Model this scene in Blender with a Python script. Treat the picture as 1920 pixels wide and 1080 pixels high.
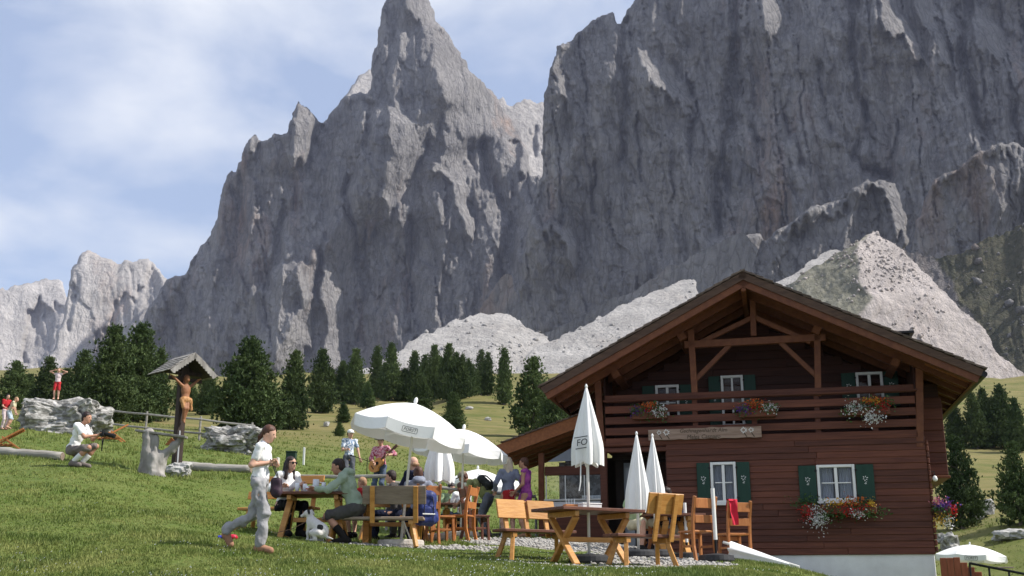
import bpy, bmesh, math, random
import numpy as np
from mathutils import Vector, Matrix

for o in list(bpy.data.objects):
    bpy.data.objects.remove(o)
scene = bpy.context.scene
COL = scene.collection
R = math.radians

# ------------------------------------------------------------------ camera
CAM_Z = 1.5
PITCH = R(15.0)
FPX = 2100.0                      # focal length in photograph pixels (1920 wide)
cam_d = bpy.data.cameras.new('camera')
cam = bpy.data.objects.new('camera', cam_d)
COL.objects.link(cam)
cam_d.sensor_width = 36.0
cam_d.lens = FPX / 1920.0 * 36.0
cam_d.clip_start = 0.2
cam_d.clip_end = 12000.0
cam.location = (0, 0, CAM_Z)
cam.rotation_euler = (math.pi / 2 + PITCH, 0, 0)
scene.camera = cam

# ------------------------------------------------------------------ light
SUN_AZ = R(94.0)                  # clockwise from the view direction (+Y)
SUN_EL = R(46.0)
world = bpy.data.worlds.new('World')
scene.world = world
world.use_nodes = True
wn = world.node_tree
wn.nodes.clear()
w_out = wn.nodes.new('ShaderNodeOutputWorld')
w_bg = wn.nodes.new('ShaderNodeBackground')
w_sky = wn.nodes.new('ShaderNodeTexSky')
w_sky.sky_type = 'NISHITA'
w_sky.sun_disc = False
w_sky.sun_elevation = SUN_EL
w_sky.sun_rotation = SUN_AZ
w_sky.altitude = 1500
w_sky.air_density = 1.0
w_sky.dust_density = 1.0
w_sky.ozone_density = 1.0
w_bg.inputs['Strength'].default_value = 0.125
# thin high cloud mixed over the sky, laid out by direction
w_tc = wn.nodes.new('ShaderNodeTexCoord')
w_map = wn.nodes.new('ShaderNodeMapping')
w_map.inputs['Scale'].default_value = (1.0, 1.0, 2.3)
w_map.inputs['Location'].default_value = (0.37, 0.1, 0.22)
w_n1 = wn.nodes.new('ShaderNodeTexNoise')
w_n1.inputs['Scale'].default_value = 3.1
w_n1.inputs['Detail'].default_value = 7
w_n1.inputs['Roughness'].default_value = 0.52
w_n1.inputs['Distortion'].default_value = 0.25
w_rmp = wn.nodes.new('ShaderNodeValToRGB')
w_rmp.color_ramp.elements[0].position = 0.45
w_rmp.color_ramp.elements[0].color = (0.06, 0.06, 0.06, 1)
w_rmp.color_ramp.elements[1].position = 0.64
w_rmp.color_ramp.elements[1].color = (0.95, 0.95, 0.95, 1)
w_mix = wn.nodes.new('ShaderNodeMixRGB')
w_mix.inputs['Color2'].default_value = (5.45, 5.65, 6.0, 1)
wl = wn.links.new
wl(w_tc.outputs['Generated'], w_map.inputs['Vector'])
wl(w_map.outputs['Vector'], w_n1.inputs['Vector'])
wl(w_n1.outputs['Fac'], w_rmp.inputs['Fac'])
wl(w_rmp.outputs['Color'], w_mix.inputs['Fac'])
w_veil = wn.nodes.new('ShaderNodeMixRGB')                # thin even veil of high haze
w_veil.inputs['Fac'].default_value = 0.55
w_veil.inputs['Color2'].default_value = (3.0, 3.65, 5.0, 1)
wl(w_sky.outputs['Color'], w_veil.inputs['Color1'])
wl(w_veil.outputs['Color'], w_mix.inputs['Color1'])
wl(w_mix.outputs['Color'], w_bg.inputs['Color'])
wl(w_bg.outputs['Background'], w_out.inputs['Surface'])

sun_d = bpy.data.lights.new('sun', 'SUN')
sun_d.energy = 5.0
sun_d.angle = R(0.53)
sun_d.color = (1.0, 0.955, 0.89)
sun = bpy.data.objects.new('sun', sun_d)
COL.objects.link(sun)
SUNV = Vector((math.cos(SUN_EL) * math.sin(SUN_AZ), math.cos(SUN_EL) * math.cos(SUN_AZ), math.sin(SUN_EL)))
sun.rotation_euler = (-SUNV).to_track_quat('-Z', 'Y').to_euler()
sun.location = (60, 10, 80)

scene.view_settings.view_transform = 'Standard'
scene.view_settings.look = 'None'
scene.view_settings.gamma = 1.0
scene.view_settings.exposure = 0.45
scene.view_settings.use_curve_mapping = False
scene.cycles.use_denoising = True
scene.cycles.max_bounces = 6
scene.cycles.diffuse_bounces = 3
scene.cycles.transparent_max_bounces = 12

# ------------------------------------------------------------------ helpers: picture geometry
CP, SP = math.cos(PITCH), math.sin(PITCH)
def ray(px, py):
    u = (px - 960.0) / FPX
    v = (540.0 - py) / FPX
    return u, CP - SP * v, SP + CP * v
def P(px, py, Y):
    """the point seen at photograph pixel (px, py) at ground distance Y"""
    a, b, c = ray(px, py)
    return a * Y / b, Y, CAM_Z + c * Y / b

# ------------------------------------------------------------------ helpers: noise
def _hash(ix, iy, iz, seed):
    n = (ix * 374761393 + iy * 668265263 + iz * 2147483647 + seed * 974711) & 0xFFFFFFFF
    n = ((n ^ (n >> 13)) * 1274126177) & 0xFFFFFFFF
    n = ((n ^ (n >> 16)) * 2246822519) & 0xFFFFFFFF
    return ((n ^ (n >> 15)) & 0xFFFF) / 32767.5 - 1.0
def vnoise(x, y, z=0.0, seed=0):
    x, y, z = np.broadcast_arrays(np.asarray(x, float), np.asarray(y, float), np.asarray(z, float))
    fx, fy, fz = np.floor(x), np.floor(y), np.floor(z)
    ix, iy, iz = fx.astype(np.int64), fy.astype(np.int64), fz.astype(np.int64)
    tx, ty, tz = x - fx, y - fy, z - fz
    tx = tx * tx * tx * (tx * (tx * 6 - 15) + 10); ty = ty * ty * ty * (ty * (ty * 6 - 15) + 10); tz = tz * tz * (3 - 2 * tz)
    def h(a, b, c): return _hash(ix + a, iy + b, iz + c, seed)
    def lay(c):
        return (h(0, 0, c) * (1 - tx) + h(1, 0, c) * tx) * (1 - ty) + (h(0, 1, c) * (1 - tx) + h(1, 1, c) * tx) * ty
    l0 = lay(0)
    if not np.any(tz): return l0
    return l0 * (1 - tz) + lay(1) * tz
def fbm(x, y, z=0.0, octv=4, seed=0, gain=0.5):
    s, a = 0.0, 1.0
    x, y, z = np.asarray(x, float), np.asarray(y, float), np.asarray(z, float)
    for k in range(octv):
        s = s + a * vnoise(x, y, z, seed + 17 * k)
        x, y, z = x * 2.03 + 11.3, y * 2.03 + 5.7, z * 2.03 + 3.1
        a *= gain
    return s
def ridged(x, y, z=0.0, octv=4, seed=0, gain=0.5):
    s, a = 0.0, 1.0
    x, y, z = np.asarray(x, float), np.asarray(y, float), np.asarray(z, float)
    for k in range(octv):
        s = s + a * (1 - 2 * np.abs(vnoise(x, y, z, seed + 31 * k)))
        x, y, z = x * 2.1 + 7.3, y * 2.1 + 1.7, z * 2.1
        a *= gain
    return s
def blocks(x, y, seed=0):
    """cells with a level and a tilt of their own: angular blocks"""
    x, y = np.asarray(x, float), np.asarray(y, float)
    ix, iy = np.floor(x).astype(np.int64), np.floor(y).astype(np.int64)
    best = np.full(x.shape, 9e9); val = np.zeros(x.shape)
    for i in (-1, 0, 1):
        for j in (-1, 0, 1):
            cx, cy = ix + i, iy + j
            dx = x - (cx + 0.5 + 0.45 * _hash(cx, cy, 0 * cx + 1, seed)); dy = y - (cy + 0.5 + 0.45 * _hash(cx, cy, 0 * cx + 2, seed))
            d = dx * dx + dy * dy
            w = _hash(cx, cy, 0 * cx + 3, seed) + 1.3 * dx * _hash(cx, cy, 0 * cx + 4, seed) + 0.8 * dy * _hash(cx, cy, 0 * cx + 5, seed)
            m = d < best
            best = np.where(m, d, best); val = np.where(m, w, val)
    return val
def in_poly(px, py, poly):
    inside = np.zeros(np.shape(px), bool)
    n = len(poly)
    for i in range(n):
        x0, y0 = poly[i]; x1, y1 = poly[(i + 1) % n]
        if y0 == y1: continue
        c = ((y0 > py) != (y1 > py)) & (px < (x1 - x0) * (py - y0) / (y1 - y0) + x0)
        inside ^= c
    return inside
def blur(a, n=1):
    for _ in range(n):
        p = np.pad(a, 1, mode='edge')
        a = (p[:-2, 1:-1] + p[2:, 1:-1] + p[1:-1, :-2] + p[1:-1, 2:] + 2 * p[1:-1, 1:-1]) / 6.0
    return a

# ------------------------------------------------------------------ helpers: materials
MATS = {}
def mat(name, col, col2=None, scale=4.0, stretch=(1, 1, 1), rough=0.75, bump=0.0, bscale=None, metal=0.0,
        lo=0.35, hi=0.65, vary=0.0, spec=0.3, detail=5, coat=0.0, trans=0.0, col3=None, subs=0.0):
    if name in MATS: return MATS[name]
    m = bpy.data.materials.new(name); m.use_nodes = True
    nt = m.node_tree; N = nt.nodes; L = nt.links.new
    bs = N['Principled BSDF']
    bs.inputs['Roughness'].default_value = rough
    bs.inputs['Metallic'].default_value = metal
    bs.inputs['Specular IOR Level'].default_value = spec
    if coat: bs.inputs['Coat Weight'].default_value = coat
    if col2 is None: col2 = tuple(c * 0.85 for c in col)
    tc = N.new('ShaderNodeTexCoord'); mp = N.new('ShaderNodeMapping')
    mp.inputs['Scale'].default_value = stretch
    L(tc.outputs['Object'], mp.inputs['Vector'])
    oi = N.new('ShaderNodeObjectInfo')
    cb = N.new('ShaderNodeVectorMath'); cb.operation = 'MULTIPLY_ADD'
    cx = N.new('ShaderNodeCombineXYZ')
    for i in range(3): L(oi.outputs['Random'], cx.inputs[i])
    cb.inputs[1].default_value = (37, 53, 71)
    L(cx.outputs[0], cb.inputs[0]); L(mp.outputs[0], cb.inputs[2])
    nz = N.new('ShaderNodeTexNoise'); nz.inputs['Scale'].default_value = scale; nz.inputs['Detail'].default_value = detail
    nz.inputs['Roughness'].default_value = 0.6
    L(cb.outputs[0], nz.inputs['Vector'])
    rp = N.new('ShaderNodeValToRGB')
    rp.color_ramp.elements[0].position = lo; rp.color_ramp.elements[0].color = (*col, 1)
    rp.color_ramp.elements[1].position = hi; rp.color_ramp.elements[1].color = (*col2, 1)
    if col3:
        e = rp.color_ramp.elements.new((lo + hi) / 2); e.color = (*col3, 1)
    L(nz.outputs['Fac'], rp.inputs['Fac'])
    out = rp.outputs['Color']
    if vary:
        hs = N.new('ShaderNodeHueSaturation'); mr = N.new('ShaderNodeMapRange')
        mr.inputs['To Min'].default_value = 1 - vary; mr.inputs['To Max'].default_value = 1 + vary
        L(oi.outputs['Random'], mr.inputs['Value']); L(mr.outputs[0], hs.inputs['Value']); L(out, hs.inputs['Color'])
        out = hs.outputs['Color']
    L(out, bs.inputs['Base Color'])
    if bump:
        n2 = N.new('ShaderNodeTexNoise'); n2.inputs['Scale'].default_value = bscale or scale * 3; n2.inputs['Detail'].default_value = 4
        L(cb.outputs[0], n2.inputs['Vector'])
        bp = N.new('ShaderNodeBump'); bp.inputs['Strength'].default_value = bump; bp.inputs['Distance'].default_value = 0.02
        L(n2.outputs['Fac'], bp.inputs['Height']); L(bp.outputs['Normal'], bs.inputs['Normal'])
    if trans:
        mx = N.new('ShaderNodeMixShader'); mx.inputs[0].default_value = trans
        tr = N.new('ShaderNodeBsdfTranslucent'); L(out, tr.inputs['Color'])
        L(bs.outputs[0], mx.inputs[1]); L(tr.outputs[0], mx.inputs[2]); L(mx.outputs[0], N['Material Output'].inputs['Surface'])
    MATS[name] = m
    return m

# ------------------------------------------------------------------ helpers: objects
def link(name, me, m=None, parent=None, smooth=False):
    if m is not None and not me.materials: me.materials.append(m)
    o = bpy.data.objects.new(name, me)
    COL.objects.link(o)
    if parent is not None: o.parent = parent
    if smooth: me.polygons.foreach_set('use_smooth', np.ones(len(me.polygons), bool))
    return o
def mesh_np(name, verts, faces, m=None, parent=None, smooth=False):
    """faces: int array (n,3) or (n,4)"""
    verts = np.ascontiguousarray(verts, np.float32); faces = np.ascontiguousarray(faces, np.int32)
    me = bpy.data.meshes.new(name)
    k = faces.shape[1]
    me.vertices.add(len(verts)); me.vertices.foreach_set('co', verts.ravel())
    me.loops.add(faces.size); me.loops.foreach_set('vertex_index', faces.ravel())
    me.polygons.add(len(faces)); me.polygons.foreach_set('loop_start', np.arange(0, faces.size, k, dtype=np.int32))
    me.update(calc_edges=True)
    return link(name, me, m, parent, smooth)
def thing(name, label, cat, loc=(0, 0, 0), rz=0.0, group=None):
    o = bpy.data.objects.new(name, None); COL.objects.link(o)
    o.empty_display_size = 0.2
    o.location = loc; o.rotation_euler = (0, 0, rz)
    return tag(o, label, cat, group)
def tag(o, label, cat, group=None):
    o['label'] = label; o['category'] = cat
    if group: o['group'] = group
    return o
def structure(o):
    o['kind'] = 'structure'; return o
def dup(o, parent=None):
    c = o.copy(); COL.objects.link(c); c.parent = parent
    for ch in o.children: dup(ch, c)
    return c
class MB:
    """collects shapes for one mesh"""
    def __init__(s): s.v, s.f = [], []
    def add(s, vs, fs):
        n = len(s.v); s.v += [tuple(map(float, v)) for v in vs]; s.f += [tuple(i + n for i in f) for f in fs]; return s
    def box(s, x0, x1, y0, y1, z0, z1, b=0.0, M=None):
        x0, x1 = sorted((x0, x1)); y0, y1 = sorted((y0, y1)); z0, z1 = sorted((z0, z1))
        b = min(b, 0.45 * min(x1 - x0, y1 - y0, z1 - z0))
        if b <= 0:
            vs = [(x, y, z) for z in (z0, z1) for y in (y0, y1) for x in (x0, x1)]
            fs = [(0, 2, 3, 1), (4, 5, 7, 6), (0, 1, 5, 4), (2, 6, 7, 3), (0, 4, 6, 2), (1, 3, 7, 5)]
        else:
            vs, idx = [], {}
            for sx in (0, 1):
                for sy in (0, 1):
                    for sz in (0, 1):
                        X, Y, Z = (x0, x1)[sx], (y0, y1)[sy], (z0, z1)[sz]
                        ix, iy, iz = X + (b, -b)[sx], Y + (b, -b)[sy], Z + (b, -b)[sz]
                        for ax, p in ((0, (X, iy, iz)), (1, (ix, Y, iz)), (2, (ix, iy, Z))):
                            idx[sx, sy, sz, ax] = len(vs); vs.append(p)
            fs = []
            q = lambda *k: fs.append(tuple(idx[i] for i in k))
            for a in (0, 1):
                o = [(0, 0), (0, 1), (1, 1), (1, 0)]
                q(*[(a, i, j, 0) for i, j in (o if a == 0 else o[::-1])])
                q(*[(i, a, j, 1) for i, j in (o[::-1] if a == 0 else o)])
                q(*[(i, j, a, 2) for i, j in (o if a == 0 else o[::-1])])
            for a in (0, 1):
                for c in (0, 1):
                    q((a, c, 0, 0), (a, c, 1, 0), (a, c, 1, 1), (a, c, 0, 1))
                    q((a, 0, c, 0), (a, 1, c, 0), (a, 1, c, 2), (a, 0, c, 2))
                    q((0, a, c, 1), (1, a, c, 1), (1, a, c, 2), (0, a, c, 2))
                    for e in (0, 1): q((a, c, e, 0), (a, c, e, 1), (a, c, e, 2))
        if M is not None: vs = [tuple(M @ Vector(v)) for v in vs]
        return s.add(vs, fs)
    def beam(s, p, q, w, h, up=(0, 0, 1), b=0.006):
        """a squared timber from p to q, w wide (sideways), h high"""
        p, q = Vector(p), Vector(q); d = q - p; L = d.length; d.normalize()
        up = Vector(up)
        if abs(d.dot(up)) > 0.98: up = Vector((0, 1, 0))
        sx = d.cross(up).normalized(); sz = sx.cross(d).normalized()
        M = Matrix((sx, d, sz)).transposed().to_4x4(); M.translation = p
        return s.box(-w / 2, w / 2, 0, L, -h / 2, h / 2, b, M)
    def tube(s, pts, rad, n=8, caps=True):
        pts = [Vector(p) for p in pts]
        if not hasattr(rad, '__len__'): rad = [rad] * len(pts)
        base = len(s.v); vs, fs = [], []
        u = None
        for i, p in enumerate(pts):
            d = (pts[min(i + 1, len(pts) - 1)] - pts[max(i - 1, 0)])
            d = d.normalized() if d.length > 1e-9 else Vector((0, 0, 1))
            if u is None:
                u = d.cross(Vector((0, 0, 1)) if abs(d.z) < 0.9 else Vector((1, 0, 0))).normalized()
            else:
                u = (u - d * u.dot(d)).normalized()
            w = d.cross(u)
            for k in range(n):
                a = 2 * math.pi * k / n
                vs.append(p + (u * math.cos(a) + w * math.sin(a)) * rad[i])
        for i in range(len(pts) - 1):
            for k in range(n):
                a, b_ = i * n + k, i * n + (k + 1) % n
                fs.append((a, b_, b_ + n, a + n))
        if caps:
            fs.append(tuple(range(n - 1, -1, -1))); fs.append(tuple(range((len(pts) - 1) * n, len(pts) * n)))
        return s.add(vs, fs)
    def lathe(s, prof, n=16, c=(0, 0, 0)):
        vs, fs = [], []
        for r, z in prof:
            for k in range(n):
                a = 2 * math.pi * k / n
                vs.append((c[0] + r * math.cos(a), c[1] + r * math.sin(a), c[2] + z))
        for i in range(len(prof) - 1):
            for k in range(n):
                a, b_ = i * n + k, i * n + (k + 1) % n
                fs.append((a, b_, b_ + n, a + n))
        fs.append(tuple(range(n - 1, -1, -1))); fs.append(tuple(range((len(prof) - 1) * n, len(prof) * n)))
        return s.add(vs, fs)
    def prism(s, poly, y0, y1):
        """poly of (x,z) extruded along y"""
        n = len(poly)
        vs = [(x, y0, z) for x, z in poly] + [(x, y1, z) for x, z in poly]
        fs = [tuple(range(n)), tuple(range(2 * n - 1, n - 1, -1))] + [(i, i + n, (i + 1) % n + n, (i + 1) % n) for i in range(n)]
        return s.add(vs, fs)
    def build(s, name, m, parent=None, smooth=False):
        me = bpy.data.meshes.new(name); me.from_pydata(s.v, [], s.f); me.update()
        bm = bmesh.new(); bm.from_mesh(me); bmesh.ops.recalc_face_normals(bm, faces=bm.faces); bm.to_mesh(me); bm.free()
        return link(name, me, m, parent, smooth)

# ------------------------------------------------------------------ helpers: soft bodies (smooth union of shapes, meshed)
def sd_cone(p, a, b, ra, rb):
    a, b = np.array(a, float), np.array(b, float)
    d = b - a; L2 = max(float(d @ d), 1e-9)
    t = np.clip(((p - a) @ d) / L2, 0, 1)
    return np.linalg.norm(p - a - t[..., None] * d, axis=-1) - (ra + (rb - ra) * t)
def sd_ell(p, c, r, Mx=None):
    q = p - np.array(c, float)
    if Mx is not None: q = q @ np.array(Mx)
    r = np.array(r, float)
    k0 = np.linalg.norm(q / r, axis=-1); k1 = np.linalg.norm(q / (r * r), axis=-1) + 1e-9
    return k0 * (k0 - 1) / k1
def sd_box(p, c, h, rr, Mx=None):
    q = p - np.array(c, float)
    if Mx is not None: q = q @ np.array(Mx)
    q = np.abs(q) - (np.array(h, float) - rr)
    return np.linalg.norm(np.maximum(q, 0), axis=-1) + np.minimum(q.max(axis=-1), 0) - rr
def smin(a, b, k):
    h = np.clip(0.5 + 0.5 * (b - a) / k, 0, 1)
    return b * (1 - h) + a * h - k * h * (1 - h)
def soft(prims, vox=0.02, k=0.03, wob=0.0, wfreq=9.0, seed=3, cut=None):
    """prims: ('c',a,b,ra,rb) tapered limb, ('e',c,r[,M]) ellipsoid, ('b',c,h,rr[,M]) rounded box; optional last item {'k':..}
    returns verts, quads of the blended surface"""
    lo, hi = [], []
    for q in prims:
        if q[0] == 'c':
            for c, r in ((q[1], q[3]), (q[2], q[4])): lo.append(np.array(c) - r); hi.append(np.array(c) + r)
        else:
            r = np.linalg.norm(q[2]) if len(q) > (3 if q[0] == 'e' else 4) else np.array(q[2])
            lo.append(np.array(q[1]) - r); hi.append(np.array(q[1]) + r)
    lo = np.min(lo, 0) - 2.5 * vox - wob; hi = np.max(hi, 0) + 2.5 * vox + wob
    n = np.maximum(np.ceil((hi - lo) / vox).astype(int) + 1, 4)
    ax = [lo[i] + vox * np.arange(n[i]) for i in range(3)]
    G = np.stack(np.meshgrid(*ax, indexing='ij'), -1)
    D = None
    for q in prims:
        kk = k
        if isinstance(q[-1], dict): kk = q[-1]['k']; q = q[:-1]
        d = sd_cone(G, *q[1:]) if q[0] == 'c' else sd_ell(G, *q[1:]) if q[0] == 'e' else sd_box(G, *q[1:])
        D = d if D is None else smin(D, d, kk)
    if wob:
        D = D + wob * fbm(G[..., 0] * wfreq, G[..., 1] * wfreq, G[..., 2] * wfreq * 0.8, 3, seed)
    if cut is not None: D = np.maximum(D, cut(G))
    return surface_nets(D, lo, vox)
def surface_nets(D, lo, vox):
    S = D < 0
    c = [S[i:S.shape[0] - 1 + i, j:S.shape[1] - 1 + j, k:S.shape[2] - 1 + k] for i in (0, 1) for j in (0, 1) for k in (0, 1)]
    cnt = sum(x.astype(np.int8) for x in c)
    act = (cnt > 0) & (cnt < 8)
    ids = -np.ones(act.shape, np.int64); cell = np.argwhere(act); ids[act] = np.arange(len(cell))
    acc = np.zeros((len(cell), 3)); w = np.zeros(len(cell))
    corner = np.array([(i, j, k) for i in (0, 1) for j in (0, 1) for k in (0, 1)])
    dv = np.stack([D[cell[:, 0] + a, cell[:, 1] + b, cell[:, 2] + g] for a, b, g in corner], 1)
    for i in range(8):
        for j in range(i + 1, 8):
            if np.abs(corner[i] - corner[j]).sum() != 1: continue
            a, b = dv[:, i], dv[:, j]
            m = (a < 0) != (b < 0)
            t = np.where(m, a / np.where(m, a - b, 1), 0)
            acc += np.where(m[:, None], corner[i] + t[:, None] * (corner[j] - corner[i]), 0); w += m
    V = lo + vox * (cell + acc / np.maximum(w, 1)[:, None])
    F = []
    for ax in range(3):
        a1, a2 = [(1, 2), (2, 0), (0, 1)][ax]
        sl0 = [slice(None)] * 3; sl1 = [slice(None)] * 3
        sl0[ax] = slice(0, -1); sl1[ax] = slice(1, None)
        e = S[tuple(sl0)] != S[tuple(sl1)]
        e[tuple(slice(0, 1) if i == a1 else slice(None) for i in range(3))] = False
        e[tuple(slice(0, 1) if i == a2 else slice(None) for i in range(3))] = False
        for a in (a1, a2):
            e[tuple(slice(-1, None) if i == a else slice(None) for i in range(3))] = False
        q = np.argwhere(e)
        if not len(q): continue
        def cid(o1, o2):
            r = q.copy(); r[:, a1] -= o1; r[:, a2] -= o2
            return ids[r[:, 0], r[:, 1], r[:, 2]]
        f = np.stack([cid(0, 0), cid(1, 0), cid(1, 1), cid(0, 1)], 1)
        flip = ~S[q[:, 0], q[:, 1], q[:, 2]]
        f[flip] = f[flip][:, ::-1]
        F.append(f)
    F = np.concatenate(F); F = F[(F >= 0).all(1)]
    return V, F[:, ::-1]
def soft_obj(name, prims, m, parent=None, **kw):
    V, F = soft(prims, **kw)
    return mesh_np(name, V, F, m, parent, smooth=True)
# ================================================================== the ground
_ctl = []
def gp(px, py, Y): _ctl.append(P(px, py, Y))
for x, y, z in ((0, 0, 0.0), (-5, 0, 0.1), (5, 0, -0.1), (-9, 5, 0.9), (8, 5, 0.2), (0, 6, 0.6), (-3, -4, -0.5), (3, -4, -0.5), (-14, 9, 1.6), (14, 9, 0.2)):
    _ctl.append((x, y, z))
for a in ((-250, 1075, 12.4), (0, 1082, 12.5), (480, 1083, 12.5), (960, 1086, 12.8), (1400, 1088, 13.2), (1560, 1108, 14.5),
          (512, 1036, 15.2), (415, 1017, 15.5), (560, 1024, 17.0), (650, 1023, 17.6), (750, 1022, 18.4), (900, 1019, 19.2), (1050, 1017, 20.5),
          (650, 1013, 19.6), (780, 1012, 21.0), (950, 1012, 24.2), (850, 1008, 25.5), (1050, 1012, 23.5), (1150, 1022, 21.5), (1130, 1018, 24.5),
          (1000, 1062, 15.5), (1100, 1068, 15.4), (1240, 1066, 15.6), (1320, 1056, 17.6), (1390, 1050, 18.6), (1450, 1064, 17.0), (1260, 1040, 21.0),
          (1560, 1090, 19.0), (1700, 1112, 18.5), (1500, 1082, 15.8), (1800, 1150, 18.0),
          (140, 874, 24.0), (300, 893, 29.0), (430, 874, 31.0), (110, 808, 42.0), (0, 800, 41.0), (270, 816, 48.0), (430, 844, 40.0), (690, 925, 32.0),
          (620, 940, 27.0), (820, 948, 34.5), (540, 893, 33.0), (650, 917, 34.0), (708, 938, 30.5), (900, 950, 35.0), (895, 1006, 28.0), (960, 1004, 28.0), (840, 1008, 28.0), (820, 1000, 30.0), (890, 998, 31.0), (600, 985, 22.5),
          (470, 806, 80.0), (590, 773, 110.0), (640, 792, 95.0), (760, 752, 150.0), (850, 750, 170.0), (950, 757, 160.0), (1000, 816, 80.0),
          (0, 776, 72.0), (300, 786, 88.0), (900, 820, 80.0), (800, 840, 65.0), (700, 850, 55.0), (1100, 830, 85.0),
          (500, 712, 420.0), (900, 712, 420.0), (1300, 705, 420.0), (-500, 712, 300.0), (-500, 800, 60.0), (-350, 900, 24.0), (-350, 980, 17.0),
          (1815, 987, 62.0), (1900, 978, 56.0), (1850, 832, 150.0), (1880, 902, 95.0), (1925, 872, 110.0), (1820, 1112, 42.0), (1815, 1108, 45.0), (1765, 1112, 38.0), (1880, 1100, 46.0), (2300, 872, 95.0),
          (2300, 1010, 40.0), (2100, 1150, 21.0), (1930, 1150, 24.0), (2300, 730, 400.0), (1700, 740, 350.0)):
    gp(*a)
_ctl = np.array(_ctl)
def _uv(x, y):
    y = np.maximum(y, -4.5)
    return np.stack([np.asarray(x) / (y + 6.0) * 1.7, np.log(y + 6.0)], -1)
_K = _uv(_ctl[:, 0], _ctl[:, 1]); _W = _ctl[:, 2] / (_ctl[:, 1] + 6.0)
def _phi(r2): return 0.5 * r2 * np.log(r2 + 1e-12)
_NCTL = len(_K)
_A = np.zeros((_NCTL + 3, _NCTL + 3))
_A[:_NCTL, :_NCTL] = _phi(((_K[:, None] - _K[None]) ** 2).sum(-1)) + 0.0025 * np.eye(_NCTL)
_A[:_NCTL, _NCTL] = 1; _A[:_NCTL, _NCTL + 1:] = _K; _A[_NCTL, :_NCTL] = 1; _A[_NCTL + 1:, :_NCTL] = _K.T
_C = np.linalg.solve(_A, np.concatenate([_W, np.zeros(3)]))
def ground_z(x, y):
    x, y = np.asarray(x, float), np.asarray(y, float)
    q = _uv(x, y); sh = q.shape[:-1]; q = q.reshape(-1, 2)
    out = np.empty(len(q))
    for i in range(0, len(q), 20000):
        s = q[i:i + 20000]
        out[i:i + 20000] = _phi(((s[:, None] - _K[None]) ** 2).sum(-1)) @ _C[:_NCTL] + _C[_NCTL] + s @ _C[_NCTL + 1:]
    z = out.reshape(sh) * (np.maximum(y, -4.5) + 6.0)
    und = 0.05 * fbm(x * 0.35, y * 0.35, 0, 3, 5) * np.clip((y - 3) / 15, 0.25, 1) + 0.012 * fbm(x * 2.3, y * 2.3, 0, 2, 8)
    far = np.clip((y - 45) / 60, 0, 1)
    und = und + far * (0.9 * fbm(x * 0.045, y * 0.06, 0, 3, 9)) * np.clip(y / 120, 0.3, 1.6)
    return z + und
def gz(x, y): return float(ground_z(np.array([x]), np.array([y]))[0])
_YS = np.exp(np.linspace(math.log(9.0), math.log(600.0), 900))
def G(px, py):
    """where the sight line through a photograph pixel meets the ground"""
    a, b, c = ray(px, py)
    zz = CAM_Z + c * _YS / b - ground_z(a * _YS / b, _YS)
    k = np.argmax(zz < 0) if np.any(zz < 0) else len(_YS) - 1
    Y = _YS[k]
    return Vector((a * Y / b, Y, gz(a * Y / b, Y)))
def on_ground(px, Y):
    """the ground point under picture column px at distance Y"""
    a, b, c = ray(px, 1000); x = a * Y / b
    return Vector((x, Y, gz(x, Y)))

_as = np.concatenate([np.linspace(-3.2, -0.62, 30)[:-1], np.linspace(-0.62, 0.62, 300), np.linspace(0.62, 3.2, 30)[1:]])
_ys = np.concatenate([np.linspace(-4.4, 8, 18)[:-1], np.exp(np.linspace(math.log(8.0), math.log(60.0), 210))[:-1], np.exp(np.linspace(math.log(60.0), math.log(480.0), 110))])
_YY, _AA = np.meshgrid(_ys, _as, indexing='ij')
_XX = _AA * (_YY + 6.0)
_ZZ = ground_z(_XX, _YY)
# the meadow runs on under the mountains
_yf = np.array([560., 700., 900., 1300., 2000., 2800., 3500.])
_Xf = np.clip(_as[None] * (_yf[:, None] + 6.0), -3300 + 60 * (_as[None] - 3.2), 3300 + 60 * (_as[None] + 3.2) - 400)
_slope = np.array([0.19, 0.19, 0.17, 0.13, 0.09, 0.06, 0.05])
_Zf = np.repeat((_ZZ[-1].mean() + np.cumsum(np.diff(np.concatenate([[480.], _yf])) * _slope * 0.3))[:, None], len(_as), 1) - 8
_V = np.stack([np.concatenate([_XX, _Xf]), np.concatenate([_YY, np.repeat(_yf[:, None], len(_as), 1)]), np.concatenate([_ZZ, _Zf])], -1)
def grid_faces(nr, nc, keep=None):
    i = np.arange(nr * nc).reshape(nr, nc)
    f = np.stack([i[:-1, :-1], i[:-1, 1:], i[1:, 1:], i[1:, :-1]], -1)
    return f.reshape(-1, 4) if keep is None else f[keep]
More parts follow.
